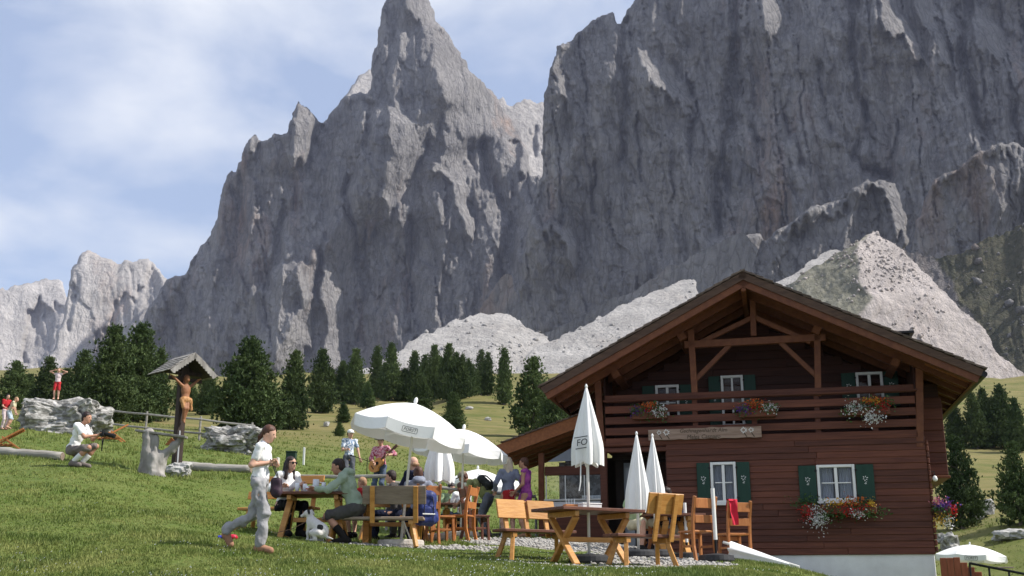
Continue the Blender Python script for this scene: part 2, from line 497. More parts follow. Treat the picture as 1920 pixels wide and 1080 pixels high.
def meadow_material():
    m = bpy.data.materials.new('meadow'); m.use_nodes = True
    nt = m.node_tree; N = nt.nodes; L = nt.links.new; bs = N['Principled BSDF']
    bs.inputs['Roughness'].default_value = 0.9; bs.inputs['Specular IOR Level'].default_value = 0.1
    ge = N.new('ShaderNodeNewGeometry')
    def noise(sc, det=5, vec=None, ro=0.6):
        n = N.new('ShaderNodeTexNoise'); n.inputs['Scale'].default_value = sc; n.inputs['Detail'].default_value = det; n.inputs['Roughness'].default_value = ro
        L(vec or ge.outputs['Position'], n.inputs['Vector']); return n.outputs['Fac']
    def ramp(fac, a, b, ca, cb):
        r = N.new('ShaderNodeValToRGB'); r.color_ramp.elements[0].position = a; r.color_ramp.elements[1].position = b
        r.color_ramp.elements[0].color = (*ca, 1); r.color_ramp.elements[1].color = (*cb, 1); L(fac, r.inputs['Fac']); return r.outputs['Color']
    def mix(f, a, b):
        x = N.new('ShaderNodeMixRGB')
        if isinstance(f, float): x.inputs[0].default_value = f
        else: L(f, x.inputs[0])
        L(a, x.inputs[1]); L(b, x.inputs[2]); return x.outputs[0]
    near = ramp(noise(1.3), 0.36, 0.66, (0.072, 0.112, 0.020), (0.125, 0.152, 0.038))
    near = mix(ramp(noise(6.5, 4), 0.42, 0.6, (0, 0, 0), (0.55, 0.55, 0.55)), near, ramp(noise(30, 3), 0.35, 0.6, (0.050, 0.080, 0.016), (0.155, 0.168, 0.056)))
    mp = N.new('ShaderNodeMapping'); mp.inputs['Scale'].default_value = (0.10, 0.42, 1.1); L(ge.outputs['Position'], mp.inputs['Vector'])
    far = ramp(noise(1.0, 6, mp.outputs[0]), 0.36, 0.62, (0.100, 0.112, 0.030), (0.205, 0.170, 0.072))
    far = mix(ramp(noise(0.9, 6), 0.52, 0.7, (0, 0, 0), (0.8, 0.8, 0.8)), far, ramp(noise(0.22, 3), 0.4, 0.6, (0.070, 0.092, 0.024), (0.235, 0.19, 0.092)))
    sx = N.new('ShaderNodeSeparateXYZ'); L(ge.outputs['Position'], sx.inputs[0])
    ma = N.new('ShaderNodeMath'); ma.operation = 'MULTIPLY_ADD'; ma.inputs[1].default_value = 1.0
    nn = N.new('ShaderNodeMath'); nn.operation = 'MULTIPLY_ADD'; nn.inputs[1].default_value = 30.0; nn.inputs[2].default_value = -15.0
    L(noise(0.06, 3), nn.inputs[0]); L(sx.outputs['Y'], ma.inputs[0]); L(nn.outputs[0], ma.inputs[2])
    mr = N.new('ShaderNodeMapRange'); mr.inputs['From Min'].default_value = 40; mr.inputs['From Max'].default_value = 72; L(ma.outputs[0], mr.inputs['Value'])
    col = mix(mr.outputs[0], near, far)
    # pebble ground of the seating area
    at = N.new('ShaderNodeAttribute'); at.attribute_name = 'gravel'
    am = N.new('ShaderNodeMath'); am.operation = 'MULTIPLY_ADD'; am.inputs[1].default_value = 1.5; am.inputs[2].default_value = -0.75
    L(noise(3.5, 5), am.inputs[0])
    ad = N.new('ShaderNodeMath'); ad.operation = 'ADD'; ad.use_clamp = True; L(at.outputs['Fac'], ad.inputs[0]); L(am.outputs[0], ad.inputs[1])
    gr = N.new('ShaderNodeMapRange'); gr.inputs['From Min'].default_value = 0.42; gr.inputs['From Max'].default_value = 0.58; L(ad.outputs[0], gr.inputs['Value'])
    vo = N.new('ShaderNodeTexVoronoi'); vo.inputs['Scale'].default_value = 24; L(ge.outputs['Position'], vo.inputs['Vector'])
    peb = ramp(vo.outputs['Color'], 0.2, 0.8, (0.19, 0.175, 0.155), (0.42, 0.40, 0.37))
    col = mix(gr.outputs[0], col, peb)
    L(col, bs.inputs['Base Color'])
    bp = N.new('ShaderNodeBump'); bp.inputs['Strength'].default_value = 0.6; bp.inputs['Distance'].default_value = 0.06
    L(noise(9, 6), bp.inputs['Height']); L(bp.outputs['Normal'], bs.inputs['Normal'])
    return m
nr, nc = _V.shape[:2]
ground = structure(mesh_np('ground', _V.reshape(-1, 3), grid_faces(nr, nc), meadow_material(), smooth=True))
ground['label'] = 'grassy alpine meadow sloping up from the camera to the trees'
def gravel_mask(x, y):
    """where the seating area is bare pebbles (plan view)"""
    t = ray(0, 1000)[1]
    px = 960 + FPX * x / y * t
    m = np.zeros(np.shape(x))
    def blob(p0, p1, y0, y1, s=1.0):
        a = np.clip(np.minimum(px - p0, p1 - px) / 45, 0, 1) * np.clip(np.minimum(y - y0, y1 - y) / 0.5, 0, 1) * s
        np.maximum(m, a, out=m)
    blob(570, 960, 17.5, 18.9, 0.62); blob(860, 1300, 18.6, 22.5, 0.85); blob(880, 1400, 15.0, 16.1, 0.55); blob(1080, 1400, 15.8, 22.5, 0.66)
    return m
_at = ground.data.attributes.new('gravel', 'FLOAT', 'POINT')
_at.data.foreach_set('value', gravel_mask(_V[..., 0], np.maximum(_V[..., 1], 3)).ravel().astype(np.float32))

# ================================================================== the mountains
def rock_material(name, base, warm, dark, veg=None, scale=1.0, pale=None):
    m = bpy.data.materials.new(name); m.use_nodes = True
    nt = m.node_tree; N = nt.nodes; L = nt.links.new; bs = N['Principled BSDF']
    bs.inputs['Roughness'].default_value = 0.95; bs.inputs['Specular IOR Level'].default_value = 0.05
    ge = N.new('ShaderNodeNewGeometry')
    def mapped(s):
        mp = N.new('ShaderNodeMapping'); mp.inputs['Scale'].default_value = s; L(ge.outputs['Position'], mp.inputs['Vector']); return mp.outputs[0]
    def noise(sc, det, vec, ro=0.62):
        n = N.new('ShaderNodeTexNoise'); n.inputs['Scale'].default_value = sc * scale; n.inputs['Detail'].default_value = det; n.inputs['Roughness'].default_value = ro
        L(vec, n.inputs['Vector']); return n.outputs['Fac']
    def ramp(fac, a, b, ca, cb):
        r = N.new('ShaderNodeValToRGB'); r.color_ramp.elements[0].position = a; r.color_ramp.elements[1].position = b
        r.color_ramp.elements[0].color = (*ca, 1); r.color_ramp.elements[1].color = (*cb, 1); L(fac, r.inputs['Fac']); return r.outputs['Color']
    def mix(f, a, b, bt='MIX'):
        x = N.new('ShaderNodeMixRGB'); x.blend_type = bt
        if isinstance(f, float): x.inputs[0].default_value = f
        else: L(f, x.inputs[0])
        L(a, x.inputs[1]); L(b, x.inputs[2]); return x.outputs[0]
    iso = mapped((1, 1, 1)); vert = mapped((1, 1, 0.22)); hor = mapped((0.25, 0.25, 1.6))
    c = ramp(noise(0.012, 6, iso), 0.38, 0.64, tuple(x * 0.82 for x in base), tuple(min(1, x * 1.12) for x in base))
    c = mix(ramp(noise(0.009, 5, vert), 0.56, 0.68, (0, 0, 0), (0.75, 0.75, 0.75)), c, ramp(noise(0.05, 3, vert), 0.3, 0.7, warm, tuple(x * 0.9 for x in base)))
    c = mix(ramp(noise(0.05, 6, vert), 0.54, 0.70, (0, 0, 0), (0.6, 0.6, 0.6)), c, ramp(noise(0.1, 2, vert), 0.3, 0.7, dark, dark))
    c = mix(0.16, c, ramp(noise(0.09, 5, hor), 0.35, 0.65, (0.55, 0.55, 0.56), (1.25, 1.23, 1.2)), 'MULTIPLY')
    c = mix(0.40, c, ramp(noise(0.16, 5, vert, 0.7), 0.35, 0.68, (0.6, 0.6, 0.62), (1.3, 1.3, 1.28)), 'MULTIPLY')
    if veg:
        at = N.new('ShaderNodeAttribute'); at.attribute_name = 'veg'
        c = mix(at.outputs['Fac'], c, ramp(noise(0.06, 6, iso, 0.7), 0.35, 0.68, veg[0], veg[1]))
    def joints(sc, st, wd):
        wp = N.new('ShaderNodeTexNoise'); wp.inputs['Scale'].default_value = sc * scale * 2.2; wp.inputs['Detail'].default_value = 3
        mv = mapped(st); L(mv, wp.inputs['Vector'])
        va = N.new('ShaderNodeVectorMath'); va.operation = 'MULTIPLY_ADD'; k_ = 0.5 / (sc * scale); va.inputs[1].default_value = (k_, k_, k_); L(wp.outputs['Color'], va.inputs[0]); L(mv, va.inputs[2])
        vo = N.new('ShaderNodeTexVoronoi'); vo.feature = 'DISTANCE_TO_EDGE'; vo.inputs['Scale'].default_value = sc * scale; L(va.outputs[0], vo.inputs['Vector'])
        mr = N.new('ShaderNodeMapRange'); mr.inputs['From Max'].default_value = wd; L(vo.outputs['Distance'], mr.inputs['Value'])
        return mr.outputs[0]
    j1 = joints(0.030, (1, 1, 0.16), 0.07); j2 = joints(0.075, (1, 1, 0.42), 0.08)
    jm = N.new('ShaderNodeMath'); jm.operation = 'MINIMUM'; L(j1, jm.inputs[0]); L(j2, jm.inputs[1])
    if name != 'scree' and name != 'moraine':
        c = mix(0.22 if name == 'pale_rock' else 0.36, c, ramp(jm.outputs[0], 0.0, 0.8, (0.42, 0.42, 0.44), (1.06, 1.06, 1.06)), 'MULTIPLY')
    L(c, bs.inputs['Base Color'])
    bp = N.new('ShaderNodeBump'); bp.inputs['Strength'].default_value = 0.95; bp.inputs['Distance'].default_value = 8.0 / scale
    hm = N.new('ShaderNodeMath'); hm.operation = 'ADD'; L(noise(0.075, 7, vert, 0.72), hm.inputs[0]); L(noise(0.05, 6, iso, 0.7), hm.inputs[1])
    ha = N.new('ShaderNodeMath'); ha.operation = 'MULTIPLY_ADD'; ha.inputs[1].default_value = 0.0 if name in ('scree', 'moraine') else (0.08 if name == 'pale_rock' else 0.17); L(jm.outputs[0], ha.inputs[0]); L(hm.outputs[0], ha.inputs[2]); L(ha.outputs[0], bp.inputs['Height']); L(bp.outputs['Normal'], bs.inputs['Normal'])
    return m
def poisson(gx, gy, wx=1.0, wy=1.0):
    """the surface whose slopes come closest to (gx, gy)"""
    h, w = gx.shape
    div = np.zeros((h, w))
    ax = gx.copy(); ax[:, -1] = 0; ay = gy.copy(); ay[-1] = 0
    div += wx * ax; div[:, 1:] -= wx * ax[:, :-1]
    div += wy * ay; div[1:] -= wy * ay[:-1]
    M = np.zeros((2 * h, 2 * w)); M[:h, :w] = div; M[h:, :w] = div[::-1]; M[:, w:] = M[:, :w][:, ::-1]
    Fq = np.fft.fft2(M)
    kx = 2 - 2 * np.cos(2 * np.pi * np.arange(2 * w) / (2 * w)); ky = 2 - 2 * np.cos(2 * np.pi * np.arange(2 * h) / (2 * h))
    den = wx * kx[None] + wy * ky[:, None]; den[0, 0] = 1
    U = np.real(np.fft.ifft2(-Fq / den)); U = U[:h, :w]
    return U - U.mean()
def mountain(name, label, outline, Yb, tilt, m, lit=(), shade=(), base_g=-0.25, lit_g=0.8, step=2.5, amp=1.0, seed=1, jit=4.0,
             back=50.0, yb=700, cracks=1.0, lit_gy=-0.75, anchor=None, grooves=(), vegpoly=None, ramp_slope=None, warp=7.0, noise_iso=False):
    pts = np.array(outline, float)
    x0, y0 = pts.min(0) - 8; x1, y1 = pts.max(0) + 8
    xs = np.arange(x0, x1, step); ys = np.arange(y0, y1, step)
    X, Yp = np.meshgrid(xs, ys)
    # ragged outline
    jx = jit * fbm(X / 26, Yp / 26, 0, 4, seed + 1, 0.6); jy = jit * fbm(X / 14, Yp / 26, 0, 4, seed + 2, 0.6)
    inside = in_poly(X + jx, Yp + jy, outline)
    core_in = inside.copy()
    for ax_, sh_ in ((1, 1), (1, -1), (0, 1), (0, -1)):       # draw the border points onto the outline
        nb = np.roll(core_in, sh_, axis=ax_)
        if sh_ == 1:
            if ax_ == 1: nb[:, 0] = False
            else: nb[0] = False
        else:
            if ax_ == 1: nb[:, -1] = False
            else: nb[-1] = False
        sel = np.argwhere(nb & ~inside)
        if not len(sel): continue
        r_, c_i = sel[:, 0], sel[:, 1]
        ddx = -sh_ * step if ax_ == 1 else 0.0; ddy = -sh_ * step if ax_ == 0 else 0.0
        lo_, hi_ = np.zeros(len(sel)), np.ones(len(sel))
        jx0, jy0 = jx[r_, c_i], jy[r_, c_i]
        r2, c2 = (r_, np.clip(c_i - sh_, 0, X.shape[1] - 1)) if ax_ == 1 else (np.clip(r_ - sh_, 0, X.shape[0] - 1), c_i)
        jx1, jy1 = jx[r2, c2], jy[r2, c2]
        for _ in range(5):
            md = (lo_ + hi_) / 2
            ok = in_poly(X[r_, c_i] + ddx * md + jx0 + (jx1 - jx0) * md, Yp[r_, c_i] + ddy * md + jy0 + (jy1 - jy0) * md, outline)
            hi_ = np.where(ok, md, hi_); lo_ = np.where(ok, lo_, md)
        X[r_, c_i] += ddx * hi_; Yp[r_, c_i] += ddy * hi_; inside[r_, c_i] = True
    wx_ = warp * fbm(X / 22, Yp / 55, 0, 4, seed + 3, 0.6); wy_ = 2.2 * warp * fbm(X / 12, Yp / 60, 0, 3, seed + 4, 0.6)
    msk = np.zeros(X.shape)
    for p in lit: msk[in_poly(X + wx_, Yp + wy_, p)] = 1
    for p in shade: msk[in_poly(X + wx_, Yp + wy_, p)] = 0
    msk = blur(msk, 1)
    mpp = Yb / FPX                                     # metres to a pixel
    # broad pillars and gullies between them
    pil = fbm(X / 95 + 0.15 * Yp / 95, Yp / 420, 0, 3, seed + 5)
    pil2 = fbm(X / 38 + 0.1 * fbm(X / 60, Yp / 60, 0, 2, seed + 6), Yp / 210, 0, 3, seed + 7)
    gx = base_g * (1 - msk) + lit_g * msk
    gx = gx * mpp * step
    gy = np.where(msk > 0.5, lit_gy, 0.0) * mpp * step
    U = poisson(gx, gy, 1.0, 0.12)
    if anchor == 'L': U -= U[:, :6].mean()
    if anchor == 'R': U -= U[:, -6:].mean()
    if noise_iso:
        nz = 10 * fbm(X / 50, Yp / 60, 0, 5, seed + 8, 0.55) + 5 * ridged((X + 0.75 * Yp) / 20, (Yp - 0.4 * X) / 240, 0, 4, seed + 9, 0.62) - 5 * np.clip(blocks(X / 9, Yp / 7, seed + 19) - 0.55, 0, 1) * (vnoise(X / 40, Yp / 40, 0, seed + 13) > 0)
    else:
        nz = 40 * np.abs(pil) + 12 * np.abs(pil2)
        nz = nz - 3.5 * ridged(X / 26 + 0.5 * fbm(X / 40, Yp / 40, 0, 3, seed + 8), Yp / 110, 0, 4, seed + 9, 0.55) * cracks
        nz = nz + 2.4 * fbm(X / 10, Yp / 22, 0, 3, seed + 10, 0.6)
        led = fbm(X / 90, Yp / 11 + 0.4 * fbm(X / 50, Yp / 50, 0, 2, seed + 12), 0, 2, seed + 11)
        nz = nz + 1.0 * led
        bx = X + 5 * fbm(X / 26, Yp / 40, 0, 4, seed + 14, 0.6); by = Yp + 8 * fbm(X / 30, Yp / 30, 0, 3, seed + 15)
        nz = nz + 6.5 * blocks(bx / 36 - by / 200, by / 170, seed + 16) + 2.6 * blocks(bx / 14 - by / 90, by / 60, seed + 17) + 1.5 * blocks(bx / 7, by / 19, seed + 18)
        for sc_x, sc_y, wd, dp, sd_ in ((52, 1500, 0.07, 14, 20), (27, 900, 0.09, 8, 21), (13, 420, 0.12, 4.0, 22)):
            nz = nz + dp * np.clip(1 - np.abs(vnoise((bx - 0.12 * by) / sc_x, by / sc_y, 0, seed + sd_)) / wd, 0, 1) * np.clip(0.5 + 1.6 * vnoise(bx / sc_x, by / (sc_y * 0.09), 0, seed + sd_ + 9), 0, 1)
    D = U + nz * mpp * amp * (1 - (0.25 if noise_iso else 0.68) * msk)
    for line, wd, dp in grooves:                       # couloirs cut into the wall
        gx_, gy_ = X + 1.2 * wx_, Yp + 0.5 * wy_
        dm = np.full(X.shape, 9e9)
        for (ax0, ay0), (ax1, ay1) in zip(line[:-1], line[1:]):
            L2 = (ax1 - ax0) ** 2 + (ay1 - ay0) ** 2
            t_ = np.clip(((gx_ - ax0) * (ax1 - ax0) + (gy_ - ay0) * (ay1 - ay0)) / L2, 0, 1)
            dm = np.minimum(dm, np.hypot(gx_ - ax0 - t_ * (ax1 - ax0), gy_ - ay0 - t_ * (ay1 - ay0)))
        D = D + dp * mpp * np.exp(-(dm / wd) ** 1.4)
    e = (1103 - Yp) / 2174.0
    if ramp_slope is None:
        Ys = Yb * (1 + tilt * (yb - Yp) / FPX)
    else:                                              # a talus slope: height grows steadily with distance
        e0 = (1103 - yb) / 2174.0
        Ys = Yb * (ramp_slope - e0) / np.maximum(ramp_slope - e, 0.08)
    dist = blur(inside.astype(float), 10)
    Ys = Ys + D + back * mpp * np.clip(1 - dist, 0, 0.5) ** 2 * 4
    a = (X - 960.0) / FPX; v = (540.0 - Yp) / FPX
    b_ = CP - SP * v; c_ = SP + CP * v
    V = np.stack([a * Ys / b_, Ys, CAM_Z + c_ * Ys / b_], -1)
    keep = inside[:-1, :-1] & inside[1:, :-1] & inside[:-1, 1:] & inside[1:, 1:]
    F = grid_faces(*X.shape, keep=keep)
    used = np.unique(F); remap = -np.ones(X.size, np.int64); remap[used] = np.arange(len(used))
    o = mesh_np(name, V.reshape(-1, 3)[used], remap[F], m)
    if vegpoly is not None:
        vg = np.zeros(X.shape)
        for p, s in vegpoly: vg[in_poly(X + wx_ * 1.5, Yp + wy_, p)] = s
        vg = blur(vg, 2)
        at = o.data.attributes.new('veg', 'FLOAT', 'POINT'); at.data.foreach_set('value', vg.ravel()[used].astype(np.float32))
    structure(o); o['label'] = label
    return o
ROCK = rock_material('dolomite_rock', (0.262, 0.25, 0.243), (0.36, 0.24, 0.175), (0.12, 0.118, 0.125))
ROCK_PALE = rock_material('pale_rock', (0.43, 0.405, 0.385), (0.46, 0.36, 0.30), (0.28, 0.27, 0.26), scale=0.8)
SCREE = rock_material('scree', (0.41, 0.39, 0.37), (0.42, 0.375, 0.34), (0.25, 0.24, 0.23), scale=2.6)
MORAINE = rock_material('moraine', (0.47, 0.42, 0.395), (0.48, 0.39, 0.355), (0.27, 0.235, 0.22), veg=((0.17, 0.165, 0.125), (0.31, 0.295, 0.24)), scale=4.0)
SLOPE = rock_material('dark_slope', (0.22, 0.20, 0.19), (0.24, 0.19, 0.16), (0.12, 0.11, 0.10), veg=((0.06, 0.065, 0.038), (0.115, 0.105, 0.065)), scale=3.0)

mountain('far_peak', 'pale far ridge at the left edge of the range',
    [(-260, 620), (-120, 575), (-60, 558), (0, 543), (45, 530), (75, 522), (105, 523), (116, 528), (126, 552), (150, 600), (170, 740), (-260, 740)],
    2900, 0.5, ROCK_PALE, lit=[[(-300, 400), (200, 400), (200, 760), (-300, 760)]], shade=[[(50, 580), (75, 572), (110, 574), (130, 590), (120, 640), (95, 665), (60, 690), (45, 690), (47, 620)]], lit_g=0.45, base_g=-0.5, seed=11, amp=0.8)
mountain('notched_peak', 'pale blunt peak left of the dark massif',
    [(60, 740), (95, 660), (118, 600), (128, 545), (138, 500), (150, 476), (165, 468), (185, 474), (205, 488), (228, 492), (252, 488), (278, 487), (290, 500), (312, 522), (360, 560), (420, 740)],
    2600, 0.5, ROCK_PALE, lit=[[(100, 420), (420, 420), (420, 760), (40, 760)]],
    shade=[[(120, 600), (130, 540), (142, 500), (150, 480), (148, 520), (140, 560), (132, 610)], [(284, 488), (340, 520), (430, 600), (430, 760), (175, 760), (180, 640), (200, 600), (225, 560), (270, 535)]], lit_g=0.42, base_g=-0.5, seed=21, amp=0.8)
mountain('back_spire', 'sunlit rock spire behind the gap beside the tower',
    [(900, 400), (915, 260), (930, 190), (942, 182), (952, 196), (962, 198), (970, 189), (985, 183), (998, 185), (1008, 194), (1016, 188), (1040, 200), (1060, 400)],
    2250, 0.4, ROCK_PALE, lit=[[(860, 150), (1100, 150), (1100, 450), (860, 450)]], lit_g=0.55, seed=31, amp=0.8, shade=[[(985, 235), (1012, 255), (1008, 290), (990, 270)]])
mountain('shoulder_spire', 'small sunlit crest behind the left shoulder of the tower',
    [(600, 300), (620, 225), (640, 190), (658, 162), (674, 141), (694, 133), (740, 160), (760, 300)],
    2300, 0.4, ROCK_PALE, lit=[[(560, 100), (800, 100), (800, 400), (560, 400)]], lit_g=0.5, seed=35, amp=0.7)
mountain('massif', 'dark grey massif with the tall pointed tower',
    [(200, 740), (250, 640), (285, 570), (312, 525), (328, 519), (346, 517), (366, 480), (386, 450), (405, 412), (420, 360), (428, 326), (436, 318), (442, 326), (453, 290), (465, 258),
     (477, 250), (488, 264), (500, 257), (512, 247), (525, 250), (539, 246), (545, 215), (560, 192), (573, 195), (588, 213), (606, 236), (618, 208), (640, 187), (668, 178), (694, 168),
     (700, 112), (705, 80), (712, 40), (722, 8), (732, -8), (770, -22), (803, -4), (811, 22), (813, 42), (828, 56), (846, 75), (862, 97), (882, 126), (902, 152), (922, 172), (938, 192),
     (955, 215), (975, 240), (990, 290), (1000, 330), (1060, 340), (1060, 740)],
    1950, 0.14, ROCK, base_g=-0.36, lit_g=1.6, seed=41, anchor='R',
    lit=[[(546, 308), (540, 215), (560, 188), (576, 195), (607, 236), (592, 270), (572, 300), (552, 312)], [(477, 246), (494, 262), (487, 276), (478, 290), (470, 268)],
         [(733, -30), (815, -30), (815, 46), (792, 46), (768, 22), (742, 2)],
         [(792, 62), (845, 70), (885, 125), (940, 188), (1000, 300), (992, 332), (976, 326), (970, 272), (940, 268), (905, 268), (872, 292), (856, 252), (842, 230), (830, 190), (824, 165), (800, 140), (806, 100)],
         [(728, 190), (750, 200), (762, 215), (800, 210), (832, 200), (832, 225), (802, 262), (790, 300), (772, 330), (746, 375), (725, 408), (713, 390), (720, 340), (728, 300), (720, 250)],
         [(836, 225), (852, 245), (864, 285), (870, 330), (886, 390), (892, 430), (880, 444), (860, 400), (850, 350), (836, 332), (822, 328), (812, 322), (828, 288)],
         [(640, 378), (652, 400), (658, 430), (675, 475), (662, 520), (660, 560), (652, 600), (647, 650), (642, 700), (598, 700), (604, 640), (610, 590), (599, 560), (604, 500), (612, 450), (625, 420)],
         [(557, 500), (574, 480), (594, 477), (591, 530), (586, 590), (581, 640), (562, 700), (515, 700), (528, 640), (547, 600), (565, 560), (560, 530)],
         [(822, 368), (834, 392), (829, 430), (822, 436)], [(692, 408), (702, 428), (690, 462)], [(252, 600), (275, 585), (278, 598), (255, 612)], [(415, 660), (428, 640), (424, 670)]],
    shade=[[(700, 60), (770, 30), (800, 60), (806, 110), (815, 165), (700, 200)]],
    grooves=[([(694, 190), (664, 330), (640, 372)], 9, 34), ([(604, 236), (566, 330), (535, 420), (492, 530)], 11, 34), ([(442, 330), (452, 420), (425, 520)], 9, 22), ([(900, 280), (962, 420), (952, 520)], 16, 50),
             ([(690, 430), (680, 520), (672, 640)], 6, 26), ([(775, 410), (768, 500), (760, 620)], 6, 30), ([(640, 395), (668, 440), (676, 480)], 5, 26), ([(380, 460), (350, 540), (330, 640)], 10, 22)])
mountain('great_wall', 'huge grey rock wall filling the upper right',
    [(975, 560), (984, 470), (1000, 385), (1014, 335), (1016, 240), (1019, 200), (1026, 160), (1034, 112), (1045, 85), (1060, 78), (1070, 79), (1086, 55), (1106, 38), (1126, 30), (1150, 25),
     (1158, 44), (1163, 52), (1171, 33), (1186, 8), (1200, -20), (1240, -90), (1310, -170), (1450, -210), (1600, -190), (1800, -230), (2000, -210), (2200, -230), (2200, 640), (1500, 660), (1000, 660), (980, 610)],
    1560, 0.12, ROCK, base_g=-0.34, lit_g=1.6, seed=53, amp=1.1, anchor='L',
    lit=[[(1038, 95), (1060, 76), (1072, 83), (1056, 120), (1051, 140), (1071, 175), (1080, 202), (1065, 208), (1054, 180), (1044, 150), (1037, 120)],
         [(1188, 86), (1202, 90), (1227, 110), (1262, 145), (1300, 180), (1303, 208), (1291, 215), (1268, 192), (1233, 167), (1213, 132), (1193, 112)],
         [(1438, -5), (1462, 15), (1478, 50), (1470, 62), (1460, 57), (1448, 72), (1438, 52), (1432, 25)],
         [(1640, -30), (1670, -30), (1687, 30), (1710, 70), (1724, 85), (1727, 112), (1716, 110), (1698, 87), (1673, 72), (1652, 40)],
         [(1718, -30), (1760, -30), (1764, 25), (1747, 40), (1767, 70), (1785, 100), (1780, 120), (1760, 102), (1738, 52), (1720, 30)],
         [(1818, -30), (1852, 28), (1883, 60), (1891, 85), (1887, 110), (1903, 138), (1885, 127), (1860, 102), (1856, 134), (1848, 100), (1830, 80), (1823, 30)],
         [(1888, 30), (1900, 50), (1912, 70), (1905, 78), (1893, 60)], [(1560, 245), (1575, 262), (1580, 285), (1565, 285)],
         [(1071, 398), (1077, 430), (1085, 470), (1073, 512), (1061, 480), (1049, 442), (1020, 447), (998, 452), (1028, 425), (1050, 413)]],
    grooves=[([(1388, -40), (1384, 60), (1376, 160), (1366, 240), (1352, 320), (1346, 430)], 13, 55), ([(1592, -60), (1600, 60), (1612, 180), (1616, 240), (1602, 290), (1650, 330)], 13, 50), ([(1166, 40), (1170, 150), (1166, 300)], 7, 30),
             ([(1790, 20), (1820, 150), (1850, 260)], 10, 42), ([(1902, 200), (1912, 300), (1900, 380)], 9, 34), ([(1112, 310), (1108, 360), (1120, 400)], 6, 32), ([(1292, 200), (1296, 300)], 5, 24), ([(1410, 230), (1430, 300)], 5, 20), ([(1480, 220), (1500, 300)], 6, 22),
             ([(1690, 240), (1660, 330)], 6, 24), ([(1540, 120), (1560, 250)], 7, 24), ([(1250, 20), (1285, 90)], 6, 20)])
mountain('lower_buttress', 'grey rock buttress band above the scree',
    [(1300, 560), (1322, 520), (1340, 490), (1370, 452), (1400, 435), (1426, 439), (1434, 452), (1452, 430), (1490, 414), (1530, 385), (1590, 371), (1593, 355), (1612, 344), (1650, 339), (1680, 344), (1692, 370),
     (1698, 410), (1703, 452), (1690, 490), (1600, 600), (1300, 600)],
    1120, 0.12, ROCK, base_g=-0.42, lit_g=1.1, seed=61, amp=0.9, jit=4,
    lit=[[(1668, 336), (1700, 340), (1703, 430), (1692, 465), (1674, 440), (1668, 400), (1654, 352)], [(1595, 352), (1612, 340), (1660, 336), (1668, 348), (1620, 356), (1600, 366)],
         [(1440, 448), (1490, 412), (1530, 388), (1592, 368), (1586, 392), (1550, 402), (1500, 424), (1470, 444), (1450, 454)], [(1368, 460), (1400, 434), (1428, 440), (1421, 468), (1405, 474), (1390, 456)]])
mountain('right_buttress', 'rock shoulder with a pale crest high on the right',
    [(1700, 480), (1735, 365), (1755, 337), (1800, 311), (1836, 286), (1872, 269), (1900, 268), (2000, 300), (2150, 330), (2150, 560), (1760, 560)],
    1000, 0.12, ROCK, base_g=-0.42, lit_g=1.1, seed=67, amp=0.9,
    lit=[[(1748, 350), (1800, 310), (1840, 284), (1900, 262), (1902, 286), (1852, 302), (1836, 312), (1790, 333), (1752, 356)]])
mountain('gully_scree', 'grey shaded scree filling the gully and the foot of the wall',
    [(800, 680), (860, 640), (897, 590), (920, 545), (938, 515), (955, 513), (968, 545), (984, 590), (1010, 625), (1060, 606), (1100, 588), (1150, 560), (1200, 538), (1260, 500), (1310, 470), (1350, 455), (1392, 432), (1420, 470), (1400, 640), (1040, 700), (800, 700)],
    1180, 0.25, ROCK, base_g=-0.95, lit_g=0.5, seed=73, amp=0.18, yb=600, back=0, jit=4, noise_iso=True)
mountain('scree_cone', 'pale scree cone spilling from the gully',
    [(560, 760), (690, 690), (745, 659), (794, 628), (853, 601), (900, 589), (932, 588), (960, 594), (974, 601), (986, 612), (1022, 632), (1060, 680), (1060, 760)],
    900, 0, SCREE, base_g=0.06, lit_g=0.8, seed=71, amp=0.20, ramp_slope=0.66, yb=700, back=6, jit=5, noise_iso=True,
    lit=[[(938, 600), (960, 596), (1060, 660), (1060, 760), (900, 760), (930, 660)]])
mountain('scree_slope', 'long pale scree slope rising behind the chalet roof',
    [(930, 760), (968, 690), (990, 656), (1036, 638), (1090, 613), (1140, 590), (1190, 563), (1233, 542), (1270, 530), (1297, 523), (1313, 552), (1340, 620), (1420, 760)],
    820, 0, SCREE, base_g=-0.08, lit_g=0.3, seed=75, amp=0.18, ramp_slope=0.64, yb=700, back=6, jit=4, noise_iso=True)
mountain('scree_tongue', 'small sunlit scree tongue between the buttress and the mound',
    [(1420, 560), (1446, 534), (1484, 517), (1520, 492), (1553, 471), (1575, 470), (1590, 500), (1540, 600)],
    860, 0, SCREE, base_g=0.02, lit_g=0.3, seed=77, amp=0.26, ramp_slope=0.7, yb=700, back=4, jit=3, noise_iso=True)
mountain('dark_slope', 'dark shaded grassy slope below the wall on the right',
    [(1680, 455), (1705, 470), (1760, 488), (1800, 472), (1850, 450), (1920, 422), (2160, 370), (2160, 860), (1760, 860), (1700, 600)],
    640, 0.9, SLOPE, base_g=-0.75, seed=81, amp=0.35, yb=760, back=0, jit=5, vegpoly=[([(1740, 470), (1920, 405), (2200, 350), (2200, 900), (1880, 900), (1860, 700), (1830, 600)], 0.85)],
    lit=[[(1790, 535), (1812, 530), (1800, 560)], [(1835, 580), (1850, 570), (1845, 600)]])
